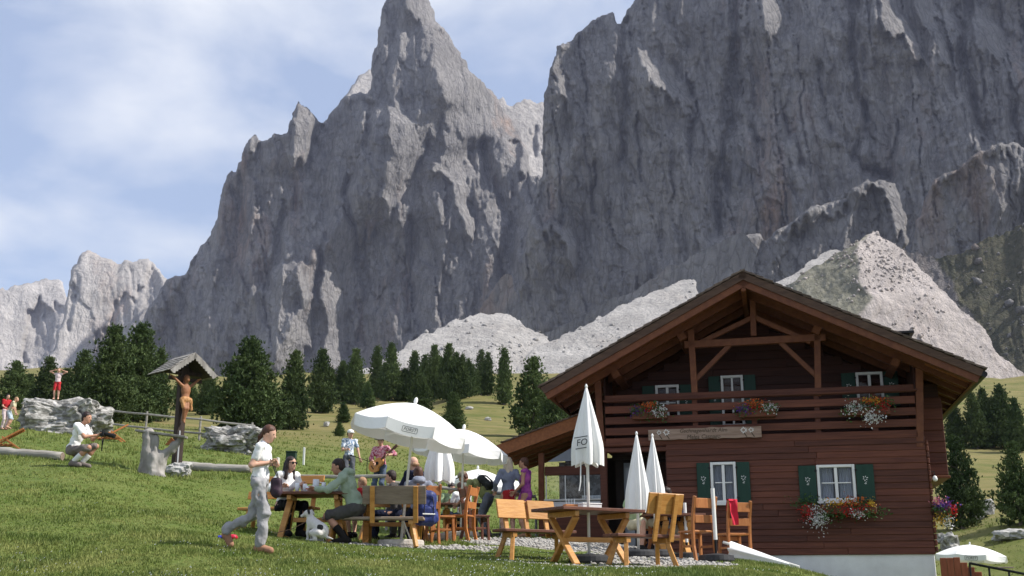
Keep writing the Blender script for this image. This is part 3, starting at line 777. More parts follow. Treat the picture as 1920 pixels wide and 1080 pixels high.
mountain('moraine_mound', 'pale pink moraine mound with a grey-green flank behind the roof',
    [(1380, 700), (1440, 580), (1475, 537), (1505, 514), (1560, 481), (1602, 455), (1640, 433), (1664, 450), (1692, 470), (1722, 500), (1762, 540), (1802, 578), (1850, 618), (1864, 655), (1922, 702), (2020, 770), (2020, 880), (1380, 880)],
    470, 0.55, MORAINE, base_g=-0.62, lit_g=0.40, seed=91, amp=0.6, yb=700, back=0, jit=3, lit_gy=-0.5, noise_iso=True, warp=2.5,
    lit=[[(1641, 425), (1612, 455), (1604, 480), (1612, 520), (1640, 560), (1606, 590), (1560, 625), (1500, 900), (2200, 900), (2200, 650)]],
    vegpoly=[([(1300, 400), (1641, 428), (1612, 455), (1604, 480), (1612, 520), (1640, 560), (1606, 590), (1560, 625), (1400, 900), (1300, 900)], 1.0)])

# loose rocks lying on the scree and the moraine
_ic = bmesh.new(); bmesh.ops.create_icosphere(_ic, subdivisions=1, radius=1.0)
ROCK_V = np.array([v.co[:] for v in _ic.verts]); ROCK_F = np.array([[v.index for v in q.verts] for q in _ic.faces]); _ic.free()
def strew(src, label, n, r0, r1, m, seed, name='scree_stones'):
    rg_ = np.random.default_rng(seed)
    me = bpy.data.objects[src].data
    co = np.empty(len(me.vertices) * 3, np.float32); me.vertices.foreach_get('co', co); co = co.reshape(-1, 3)
    w = np.clip(0.35 + fbm(co[:, 0] / (r1 * 30), co[:, 1] / (r1 * 30), co[:, 2] / (r1 * 30), 3, seed), 0.02, 2) ** 2
    p = co[rg_.choice(len(co), n, p=w / w.sum())]
    r = r0 * (r1 / r0) ** (rg_.random(n) ** 3.0)
    V = ROCK_V[None] * r[:, None, None] * rg_.uniform(0.6, 1.35, (n, len(ROCK_V), 1)) * rg_.uniform(0.7, 1.2, (n, 1, 3)) + p[:, None]
    o = mesh_np(name, V.reshape(-1, 3), (ROCK_F[None] + (np.arange(n) * len(ROCK_V))[:, None, None]).reshape(-1, 3), m)
    o['kind'] = 'stuff'; o['label'] = label
strew('moraine_mound', 'loose blocks lying on the pale moraine mound', 2200, 0.25, 1.2, MORAINE, 5)
strew('scree_cone', 'loose blocks lying on the scree cone', 420, 0.4, 2.6, SCREE, 6)
strew('scree_slope', 'loose blocks lying on the long scree slope', 380, 0.4, 2.2, SCREE, 7)
strew('dark_slope', 'boulders lying on the dark slope', 500, 0.5, 3.4, ROCK, 8)
# ================================================================== stone pines
PINE = mat('pine_needles', (0.030, 0.058, 0.021), (0.125, 0.168, 0.058), scale=1.6, rough=0.75, spec=0.15, vary=0.18, lo=0.3, hi=0.7, trans=0.12)
PINE_Y = mat('young_pine_needles', (0.038, 0.072, 0.026), (0.115, 0.16, 0.055), scale=1.6, rough=0.75, spec=0.15, vary=0.15, trans=0.12)
BARK = mat('pine_bark', (0.10, 0.08, 0.065), (0.18, 0.15, 0.125), scale=7, stretch=(1, 1, 0.3), bump=0.6)
def pine_meshes(seed, slim, n_br=110, dense=26, rough=1.0):
    """a tree 1 m tall; crown of needle tufts on up-curved boughs"""
    rg = np.random.default_rng(seed)
    tufts, size = [], []
    rmax = slim
    for i in range(n_br):
        h = 0.03 + 0.95 * ((i + rg.uniform(0, 1)) / n_br) ** 0.92
        prof = (0.80 + 0.7 * h) if h < 0.26 else 0.97 * ((1 - h) / 0.74) ** 0.85 + 0.03
        reach = rmax * prof * rg.uniform(0.72, 1.12 if rg.random() < 0.85 else 1.12 + 0.22 * rough)
        az = i * 2.39996 + rg.uniform(-0.5, 0.5)
        rise = rg.uniform(0.01, 0.05)
        n = int(dense * (0.35 + prof))
        t = rg.uniform(0.25, 1, n) ** 0.6
        w = 0.032 + 0.035 * prof
        off = rg.normal(0, 1, (n, 3)) * np.array([w * 1.05, w * 1.05, w * 0.40]) * (0.45 + 0.7 * t[:, None])
        p = np.stack([np.cos(az) * reach * t, np.sin(az) * reach * t, h + rise * t ** 2 - 0.012 * t], 1) + off
        tufts.append(p); size.append(np.full(n, 0.020 + 0.012 * prof) * rg.uniform(0.7, 1.35, n))
    top = np.stack([rg.normal(0, 0.012, 26), rg.normal(0, 0.012, 26), rg.uniform(0.93, 1.0, 26)], 1)
    tufts.append(top); size.append(np.full(26, 0.017))
    p = np.concatenate(tufts); s = np.concatenate(size)
    keep = p[:, 2] > 0.004; p, s = p[keep], s[keep]
    n = len(p); K = 5
    outw = p * np.array([1, 1, 0]); outw /= (np.linalg.norm(outw, axis=1, keepdims=True) + 1e-6)
    V = np.empty((n, K, 3, 3))
    for k in range(K):
        d = rg.normal(0, 1, (n, 3)) + outw * 0.7 + np.array([0, 0, 0.85]); d /= np.linalg.norm(d, axis=1, keepdims=True)
        q = np.cross(d, rg.normal(0, 1, (n, 3))); q /= np.linalg.norm(q, axis=1, keepdims=True)
        L = s[:, None] * rg.uniform(0.8, 1.5, (n, 1)); wd = s[:, None] * 0.42
        V[:, k, 0] = p - q * wd - d * L * 0.3; V[:, k, 1] = p + q * wd - d * L * 0.3; V[:, k, 2] = p + d * L
    V = V.reshape(-1, 3); F = np.arange(len(V)).reshape(-1, 3)
    tb = MB(); tb.tube([(0, 0, -0.03), (0, 0, 0.1), (0.004, 0, 0.45), (0, 0.003, 0.9)], [0.034, 0.026, 0.017, 0.004], 7)
    for i in range(14):
        h = rg.uniform(0.12, 0.8); a = rg.uniform(0, 6.28); r = rmax * 0.75 * (1 - 0.6 * h)
        tb.tube([(0, 0, h), (math.cos(a) * r * 0.5, math.sin(a) * r * 0.5, h + 0.005), (math.cos(a) * r, math.sin(a) * r, h + 0.04)], [0.007, 0.005, 0.002], 4)
    return V, F, tb
PINES = []
for i, (sl, nb, de, ro) in enumerate(((0.27, 80, 46, 1), (0.225, 84, 42, 1.2), (0.18, 88, 38, 1.5), (0.36, 95, 58, 1.0), (0.14, 84, 28, 1.7), (0.30, 66, 44, 1.9))):
    V, F, tb = pine_meshes(100 + i, sl, nb, de, ro)
    c = mesh_np('crown', V, F, PINE); t = tb.build('trunk', BARK)
    PINES.append((c.data, t.data)); bpy.data.objects.remove(c); bpy.data.objects.remove(t)
_pr = random.Random(5)
def pine(px, top, base, width, var, label, group=None, Y=None, mt=None):
    g = G(px, base) if Y is None else on_ground(px, Y)
    H = P(px, top, g.y)[2] - g.z
    wpx = 0.86 * width * g.y / FPX
    o = thing('pine_tree', label, 'tree', (g.x, g.y, g.z - 0.05), _pr.uniform(0, 6.28), group)
    slim = (0.27, 0.225, 0.18, 0.36, 0.14, 0.30)[var]
    k = wpx / (2.1 * slim)
    o.scale = (k, k, H)
    cd = PINES[var][0]
    link('trunk', PINES[var][1], None, o)
    c = link('crown', cd, None, o)
    if mt is not None:
        c.material_slots[0].link = 'OBJECT'; c.material_slots[0].material = mt
    return o
_trees = [
 # px, top, base, width, variant, label
 (22, 676, 768, 72, 0, 'round dark pine at the far left edge behind the people by the boulder'),
 (84, 668, 770, 62, 0, 'dark pine rising behind the child standing on the boulder'),
 (148, 656, 778, 62, 1, 'mid-height pine between the boulder child and the tall pine pair'),
 (200, 609, 792, 92, 1, 'tall pine, left one of the pair behind the big boulder'),
 (250, 606, 792, 100, 1, 'tall pine, right one of the pair left of the shrine'),
 (290, 652, 790, 52, 2, 'slim pine half hidden by the shrine roof'),
 (345, 676, 772, 50, 1, 'far pine behind the shrine post'),
 (388, 690, 778, 46, 1, 'far pine just right of the shrine roof'),
 (462, 633, 812, 150, 3, 'broad bushy pine above the small boulder behind the walking woman'),
 (547, 657, 806, 62, 1, 'narrow pine touching the right side of the broad bushy pine'),
 (600, 654, 775, 56, 1, 'single pine right of the broad pine and its narrow neighbour'),
 (640, 676, 752, 30, 2, 'short slim pine left of the twin pines above the big parasol'),
 (664, 654, 758, 46, 1, 'pine with pointed top above the left edge of the big parasol'),
 (688, 715, 766, 34, 0, 'low pine in front of the pointed pine by the big parasol'),
 (705, 648, 748, 26, 4, 'very slim pine, left of a close pair above the big parasol'),
 (732, 643, 752, 36, 2, 'slim pine, right of a close pair above the big parasol'),
 (757, 690, 752, 34, 2, 'low slim pine over the top of the big parasol'),
 (776, 658, 752, 36, 2, 'slim pine right above the tip of the big parasol'),
 (787, 702, 780, 48, 1, 'near low pine standing behind the big parasol canopy'),
 (813, 646, 750, 40, 1, 'tall pine left of the densest clump in the middle'),
 (840, 644, 752, 42, 1, 'tall pine in the densest clump in the middle'),
 (850, 735, 815, 46, 1, 'near pine between the big parasol and the second parasol'),
 (866, 664, 748, 30, 2, 'slim pine right of the densest clump'),
 (886, 682, 742, 24, 4, 'short thin pine between the dense clump and two slim pines'),
 (902, 655, 742, 24, 4, 'slim pine, left of two standing on the meadow edge'),
 (915, 660, 742, 22, 4, 'slim pine, right of two standing on the meadow edge'),
 (945, 651, 760, 28, 4, 'lone columnar pine left of the chalet roof'),
 (1000, 668, 822, 96, 5, 'craggy pine against the scree beside the chalet eave'),
 (1040, 715, 830, 70, 5, 'dark pine tucked under the left chalet eave'),
 (643, 752, 793, 28, 0, 'small young pine on the meadow left of the big parasol'),
 (636, 790, 818, 22, 0, 'tiny young pine above the plaid-shirted musician'),
 (383, 737, 776, 22, 3, 'small round bush-like pine right of the carved figure'),
 (1806, 815, 992, 96, 5, 'broad pine with spiky boughs right beside the chalet corner'),
 (1914, 826, 985, 84, 5, 'dark pine cut by the right edge of the picture'),
 (1832, 735, 842, 40, 2, 'far pine nearest the chalet eave on the right'),
 (1852, 728, 840, 40, 2, 'far pine in the middle of the right-hand group'),
 (1886, 721, 842, 50, 2, 'far pine with a broad top in the right-hand group'),
 (1912, 745, 848, 40, 1, 'far pine at the right edge behind the near dark pine'),
 (1795, 760, 838, 46, 1, 'far pine half hidden behind the chalet eave on the right'),
]
for px, t, b, w, v, lb in _trees:
    pine(px, t, b, w, v, lb, 'stone pines on the meadow', mt=PINE_Y if b - t < 70 else None)
for px, t, b, w, v, lb in ((50, 700, 762, 46, 1, 'half-hidden pine between the far-left round pine and the boulder child'), (118, 690, 765, 46, 1, 'half-hidden pine just right of the child on the boulder'),
    (620, 690, 752, 30, 1, 'half-hidden pine left of the short slim pine near the big parasol'), (720, 680, 748, 30, 1, 'half-hidden pine inside the close pair above the big parasol'),
    (796, 665, 747, 34, 1, 'half-hidden pine just left of the densest middle clump'), (826, 668, 747, 34, 1, 'half-hidden pine in the heart of the densest middle clump'),
    (855, 660, 746, 32, 1, 'half-hidden pine at the right of the densest middle clump'), (878, 672, 744, 26, 2, 'half-hidden slim pine right beyond the densest middle clump'),
    (1070, 740, 832, 50, 1, 'half-hidden pine deep under the left chalet eave'), (1868, 745, 836, 36, 1, 'half-hidden pine between the two tallest far pines on the right')):
    pine(px, t, b, w, v, lb, 'stone pines on the meadow')
# ================================================================== the chalet
YAW = R(13.0)
HO = Vector(P(1430, 1038, 23.0))               # a point on the front wall, top of the plinth
E1 = Vector((math.cos(YAW), -math.sin(YAW), 0)); E2 = Vector((math.sin(YAW), math.cos(YAW), 0))
def F(px, py, w=0.0):
    """house coordinates (along the front, height) of a pixel seen on the plane w metres behind the front wall"""
    d = Vector(ray(px, py)); c = Vector((0, 0, CAM_Z))
    t = (w - (c - HO).dot(E2)) / d.dot(E2)
    q = c + d * t - HO
    return q.dot(E1), q.z
WOOD = mat('red_brown_siding', (0.078, 0.023, 0.0125), (0.130, 0.042, 0.022), scale=3.0, stretch=(0.5, 3, 9), rough=0.6, bump=0.35, vary=0.28, bscale=9)
WOOD_SHADED = mat('shade_toned_siding', (0.032, 0.011, 0.008), (0.054, 0.018, 0.012), scale=3.0, stretch=(0.5, 3, 9), rough=0.65, bump=0.35, vary=0.2, bscale=9)  # siding colour darkened so the loggia recess looks deep in shade
BEAM = mat('honey_red_timber', (0.110, 0.035, 0.015), (0.16, 0.056, 0.023), scale=3.0, stretch=(3, 3, 3), rough=0.6, bump=0.2, vary=0.12)
SOFFIT = mat('orange_soffit_board', (0.17, 0.058, 0.020), (0.24, 0.09, 0.031), scale=3.0, stretch=(6, 0.6, 6), rough=0.65, bump=0.2, vary=0.16)
SHINGLE = mat('weathered_shingle', (0.085, 0.060, 0.046), (0.155, 0.118, 0.094), scale=5, stretch=(2, 6, 2), rough=0.85, bump=0.5, vary=0.35)
PLASTER = mat('white_plaster', (0.62, 0.61, 0.60), (0.76, 0.76, 0.755), scale=1.6, rough=0.9, bump=0.15, bscale=30)
WHITE = mat('white_paint', (0.72, 0.71, 0.68), (0.79, 0.78, 0.75), scale=3, rough=0.5)
GREEN = mat('green_shutter_paint', (0.007, 0.036, 0.023), (0.012, 0.046, 0.030), scale=4, stretch=(4, 4, 0.6), rough=0.55, bump=0.15)
BLACK = mat('black_iron', (0.012, 0.012, 0.013), (0.03, 0.03, 0.03), rough=0.5, metal=0.6)
CURTAIN = mat('curtain', (0.34, 0.35, 0.40), (0.46, 0.47, 0.52), scale=6, stretch=(6, 1, 0.4), rough=0.9)
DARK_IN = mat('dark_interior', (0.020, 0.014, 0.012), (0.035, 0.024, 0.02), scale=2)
def glass_mat():
    m = bpy.data.materials.new('window_glass'); m.use_nodes = True
    bs = m.node_tree.nodes['Principled BSDF']
    bs.inputs['Base Color'].default_value = (0.9, 0.93, 0.95, 1); bs.inputs['Roughness'].default_value = 0.03
    bs.inputs['Transmission Weight'].default_value = 1.0; bs.inputs['IOR'].default_value = 1.25
    return m
GLASS = glass_mat()
chalet = thing('chalet', 'red-brown timber chalet with a wide gable roof, balcony and white plinth', 'chalet', HO, -YAW)
def part(name, mb, m, parent=None): return mb.build(name, m, parent or chalet)

uL, _ = F(1133, 950); uR, _ = F(1751, 1000)      # left end of the upper front, right corner
uD, _ = F(1252, 950)                            # where the boarded wall starts beside the entrance
zP = 0.0                                        # top of the plinth
_, zB = F(1430, 832)                            # foot of the balcony front
_, zRail = F(1430, 742)                         # top rail
DEPTH = 6.5; LOG = 1.35                         # house depth, loggia depth
# plinth
pl = part('plinth', MB().box(uD + 0.02, uR - 0.02, 0.03, DEPTH, -1.6, zP, 0.012), PLASTER)
# wall core (what stands behind the boards)
core = MB().box(uD + 0.05, uR - 0.04, 0.05, DEPTH - 0.05, zP, zB, 0)
wins = []
def window_rect(x0, y0, x1, y1, w=0.0):
    a, t = F(x0, y0, w); b, s = F(x1, y1, w)
    return a, b, s, t
W1 = window_rect(1331, 867, 1383, 943); W2 = window_rect(1530, 872, 1607, 939)
front = part('front_wall', MB().box(uD + 0.05, uR - 0.04, 0.20, DEPTH - 0.05, zP, zB + 0.05, 0), WOOD_SHADED)
rgh = random.Random(2)
def boards(parent, u0, u1, z0, z1, n, w, holes=(), m=WOOD, thick=0.045, name='plank', split=True):
    """lapped horizontal boards on the plane w, cut round the openings"""
    h = (z1 - z0) / n
    for i in range(n):
        a, b = z0 + i * h, z0 + (i + 1) * h
        segs = [(u0, u1)]
        for (hu0, hu1, hz0, hz1) in holes:
            if b > hz0 + 0.01 and a < hz1 - 0.01:
                out = []
                for s0, s1 in segs:
                    if hu1 <= s0 or hu0 >= s1: out.append((s0, s1)); continue
                    if hu0 - s0 > 0.02: out.append((s0, hu0))
                    if s1 - hu1 > 0.02: out.append((hu1, s1))
                segs = out
        if split:
            out = []
            for s0, s1 in segs:
                if s1 - s0 > 2.2:
                    c = s0 + (s1 - s0) * rgh.uniform(0.3, 0.7); out += [(s0, c - 0.0015), (c + 0.0015, s1)]
                else: out.append((s0, s1))
            segs = out
        for s0, s1 in segs:
            j = rgh.uniform(-0.004, 0.004)
            M = Matrix.Translation((0, w + j, a)) @ Matrix.Rotation(-rgh.uniform(0.11, 0.15), 4, 'X')
            mb = MB().box(s0, s1, -thick, 0.0, 0.004, h + 0.012, 0.007, M)
            mb.build(name, m, parent)
hole = [(W1[0], W1[1], W1[2], W1[3]), (W2[0], W2[1], W2[2], W2[3])]
boards(front, uD, uR, zP - 0.04, zB + 0.04, 18, 0.03, hole)
# corner boards / log ends at the right corner
for i in range(18):
    h = (zB - zP) / 18
    MB().box(uR + 0.004, uR + 0.05, -0.03, 0.30, zP + i * h + 0.008, zP + (i + 1) * h - 0.008, 0.01).build('log_end', WOOD, front)
side = part('side_wall', MB().box(uR - 0.035, uR - 0.004, 0.33, DEPTH, zP, zB + 1.6, 0), WOOD)
# side bay that hangs out beside the corner
b0, bz0 = F(1744, 892, 0.9); b1, bz1 = F(1781, 800, 0.9)
bay = part('side_bay', MB().box(uR + 0.02, uR + 0.46, 0.92, 4.2, bz0 + 0.01, bz1 + 0.9, 0), WOOD_SHADED)
boards(bay, uR + 0.01, uR + 0.5, bz0, bz1 + 0.6, 7, 0.9, m=WOOD, split=False)
MB().box(uR + 0.0, uR + 0.53, 0.83, 4.25, bz0 - 0.06, bz0 - 0.005, 0.01).build('bay_sill', BEAM, bay)

def window(parent, r, w, cols=2, rows=2, shutters=True, dim=False, sh_w=None, mull=True, arch=True, m=WHITE, flower=True):
    a, b, z0, z1 = r
    f = 0.055
    wn_ = MB()
    wn_.box(a, a + f, w - 0.05, w + 0.06, z0, z1, 0.006).box(b - f, b, w - 0.05, w + 0.06, z0, z1, 0.006)
    wn_.box(a + f, b - f, w - 0.05, w + 0.06, z1 - f, z1, 0.006).box(a + f, b - f, w - 0.05, w + 0.06, z0, z0 + f, 0.006)
    wo = wn_.build('window', m, parent)
    cw = (b - a - 2 * f) / cols; rw = (z1 - z0 - 2 * f) / rows
    for i in range(1, cols):
        t = 0.03 if rows == 2 and cols == 2 else 0.02
        MB().box(a + f + i * cw - t, a + f + i * cw + t, w - 0.03, w + 0.04, z0 + f, z1 - f, 0.004).build('mullion', m, wo)
    for j in range(1, rows):
        for i in range(cols):
            MB().box(a + f + i * cw + 0.031, a + f + (i + 1) * cw - 0.031, w - 0.02, w + 0.03, z0 + f + j * rw - 0.011, z0 + f + j * rw + 0.011, 0.003).build('glazing_bar', m, wo)
    for i in range(cols):
        for j in range(rows):
            MB().box(a + f + i * cw + 0.012, a + f + (i + 1) * cw - 0.012, w + 0.006, w + 0.014, z0 + f + j * rw + 0.006, z0 + f + (j + 1) * rw - 0.006).build('pane', GLASS, wo)
    cur = MB()
    n = 22
    for (c0, c1) in ((a + 0.04, a + (b - a) * 0.42), (b - (b - a) * 0.42, b - 0.04)):
        vs, fs = [], []
        for k in range(n + 1):
            x = c0 + (c1 - c0) * k / n; y = w + 0.10 + 0.014 * math.sin(k * 1.9)
            vs += [(x, y, z0 + 0.03), (x, y, z1 - 0.03)]
        fs = [(2 * k, 2 * k + 2, 2 * k + 3, 2 * k + 1) for k in range(n)]
        cur.add(vs, fs)
    cur.build('curtain', CURTAIN, wo)
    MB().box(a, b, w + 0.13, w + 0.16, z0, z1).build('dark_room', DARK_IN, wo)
    MB().box(a - 0.03, b + 0.03, w - 0.09, w - 0.052, z0 - 0.045, z0 - 0.004, 0.006).build('sill', m, wo)
    if shutters:
        sw = sh_w or (b - a) * 0.5
        for s in (-1, 1):
            c0, c1 = (a - 0.015 - sw, a - 0.015) if s < 0 else (b + 0.015, b + 0.015 + sw)
            so = MB().box(c0, c1, w - 0.075, w - 0.045, z0 - 0.01, z1 - 0.01, 0.006).build('shutter', GREEN, parent)
            for zz in (z0 + 0.1, z1 - 0.12):
                MB().box(c1 - 0.03 if s < 0 else c0 - 0.02, c1 + 0.02 if s < 0 else c0 + 0.03, w - 0.085, w - 0.078, zz - 0.02, zz + 0.02, 0.002).build('hinge', BLACK, so)
            edelweiss((c0 + c1) / 2, w - 0.080, z0 + (z1 - z0) * 0.60, 0.062, so, stem=True)
    return wo
def edelweiss(u, w, z, r, parent, stem=False, n=6, seed=0):
    """a flat painted star flower"""
    mb = MB(); k = 0
    for i in range(n):
        a = 2 * math.pi * i / n + 0.3
        rr = r * (1 if i % 2 == 0 else 0.86)
        c, s = math.cos(a), math.sin(a)
        y = w - 0.001 - 0.0007 * (i % 3)
        pts = [(r * 0.34, 0), (rr * 0.62, rr * 0.17), (rr, 0), (rr * 0.62, -rr * 0.17)]
        mb.add([(u + c * x - s * q, y, z + s * x + c * q) for x, q in pts], [(0, 1, 2, 3)])
    if stem:
        for (x0, z0, x1, z1, t) in ((0.0, -1.0, -0.06, -2.1, 0.11), (-0.02, -1.35, 0.5, -1.05, 0.20), (-0.03, -1.6, 0.42, -1.75, 0.2), (-0.03, -1.5, -0.42, -1.7, 0.2)):
            d = Vector((x1 - x0, z1 - z0)); nrm = Vector((-d.y, d.x)).normalized() * t * 0.5
            mid = Vector((x0, z0)) + d * 0.5
            q = [(x0, z0), tuple(mid + nrm), (x1, z1), tuple(mid - nrm)]
            mb.add([(u + x * r, w - 0.004, z + y * r) for x, y in q], [(0, 1, 2, 3)])
    mb.build('edelweiss', WHITE, parent)
window(front, W1, 0.02, 2, 2, sh_w=(W1[1] - W1[0]) * 0.50)
window(front, W2, 0.02, 2, 2, sh_w=(W2[1] - W2[0]) * 0.46)

# ---------------------------------------------------------------- entrance recess left of the boarded wall
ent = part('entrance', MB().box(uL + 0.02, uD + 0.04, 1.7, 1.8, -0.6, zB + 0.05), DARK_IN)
MB().box(uD - 0.02, uD + 0.045, 0.06, 1.7, -0.6, zB, 0).build('recess_side', WOOD_SHADED, ent)
dA, dz0 = F(1142, 990, 1.6); dB, dz1 = F(1153, 850, 1.6)
MB().box(uL + 0.22, uL + 0.44, 1.60, 1.66, -0.55, zB - 0.15, 0.005).build('glass_door_leaf', mat('pale_reflection_glass', (0.22, 0.25, 0.30), (0.30, 0.33, 0.38), rough=0.1, spec=0.8, scale=2), ent)
MB().box(uL + 0.52, uD - 0.12, 1.62, 1.68, -0.55, zB - 0.15, 0.006).build('door', WOOD_SHADED, ent)
for k in range(2):
    MB().box(uL + 0.62 + k * 0.13, uL + 0.70 + k * 0.13, 1.605, 1.618, 0.80, 0.87, 0.004).build('notice', WHITE, ent)
MB().box(uL - 0.07, uL + 0.07, -0.02, 0.14, -0.75, zB, 0.01).build('entrance_post', WOOD, ent)
MB().box(uL - 0.10, uD + 0.02, -0.015, 0.12, zB - 0.10, zB - 0.005, 0.01).build('lintel', WOOD, ent)

# ---------------------------------------------------------------- balcony front and loggia
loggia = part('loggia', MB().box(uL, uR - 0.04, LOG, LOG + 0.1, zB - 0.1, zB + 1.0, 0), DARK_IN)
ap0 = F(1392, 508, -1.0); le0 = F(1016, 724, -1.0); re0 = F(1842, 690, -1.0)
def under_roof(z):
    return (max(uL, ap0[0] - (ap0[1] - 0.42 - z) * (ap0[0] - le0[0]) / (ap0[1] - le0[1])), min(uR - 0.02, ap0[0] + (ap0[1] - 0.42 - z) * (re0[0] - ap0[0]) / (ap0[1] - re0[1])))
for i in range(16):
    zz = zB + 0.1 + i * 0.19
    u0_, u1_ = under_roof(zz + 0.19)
    if u1_ - u0_ > 0.3: boards(loggia, u0_, u1_, zz, zz + 0.19, 1, LOG - 0.01, m=WOOD_SHADED)
MB().box(uL, uR - 0.05, 0.10, LOG - 0.06, zB - 0.02, zB + 0.06, 0).build('loggia_floor', WOOD_SHADED, loggia)
MB().box(uR - 0.09, uR - 0.045, 0.2, LOG - 0.05, zB + 0.07, zB + 2.0, 0).build('loggia_end_wall', WOOD_SHADED, loggia)
MB().box(uL + 0.01, uL + 0.05, 0.2, LOG - 0.05, zB + 0.07, zB + 2.0, 0).build('loggia_end_wall', WOOD_SHADED, loggia)
for (r, dimm, rows) in ((window_rect(1229, 724, 1276, 790, LOG), 0, 2), (window_rect(1351, 706, 1398, 800, LOG), 0, 3), (window_rect(1603, 700, 1659, 762, LOG), 1, 2)):
    window(loggia, r, LOG - 0.06, 2, rows, sh_w=(r[1] - r[0]) * 0.52)
bal = part('balcony', MB().box(uL + 0.03, uR - 0.03, 0.012, 0.095, zB + 0.02, zB + 0.16, 0.008), WOOD)
for y in (736 + 0, 757, 778, 799, 819):
    u0, zt = F(1140, y + 8); u1, zt2 = F(1720, y - 8)
    zc = (zt + zt2) / 2
    MB().box(uL + 0.06, uR - 0.12, -0.01, 0.03, zc - 0.10, zc + 0.055, 0.006).build('rail_board', WOOD, bal)
MB().box(uL + 0.02, uR - 0.06, -0.05, 0.06, zRail - 0.02, zRail + 0.025, 0.008).build('handrail', WOOD, bal)
posts_px = (1303, 1533)
for px in (1303, 1414, 1533, 1640):
    u, _ = F(px, 780)
    MB().box(u - 0.055, u + 0.055, 0.034, 0.11, zB + 0.03, zRail - 0.022, 0.008).build('balcony_post', WOOD, bal)

# ---------------------------------------------------------------- gable truss
truss = part('gable_truss', MB().beam(Vector((F(1283, 641)[0], 0.06, F(1413, 640)[1])), Vector((F(1548, 632)[0], 0.06, F(1413, 638)[1])), 0.13, 0.15), BEAM)
def tb(name, p0, p1, w=0.12, h=0.12, wo=0.06, m=BEAM):
    a, b = F(*p0), F(*p1)
    MB().beam((a[0], wo, a[1]), (b[0], wo, b[1]), w, h, up=(0, 1, 0)).build(name, m, truss)
tb('king_post', (1413, 629), (1411, 548), 0.12, 0.12, 0.066)
tb('brace', (1306, 645), (1411, 594), 0.10, 0.09, 0.07); tb('brace', (1414, 594), (1520, 640), 0.10, 0.09, 0.07)
tb('truss_post', (1303, 746), (1295, 618), 0.13, 0.12, 0.055); tb('truss_post', (1534, 742), (1532, 612), 0.13, 0.12, 0.055)
tb('knee_brace', (1302, 713), (1371, 643), 0.10, 0.08, 0.07); tb('knee_brace', (1533, 706), (1460, 638), 0.10, 0.08, 0.07)
tb('eave_post', (1128, 838), (1120, 712), 0.14, 0.12, 0.05); tb('eave_post', (1725, 838), (1724, 690), 0.14, 0.12, 0.05)
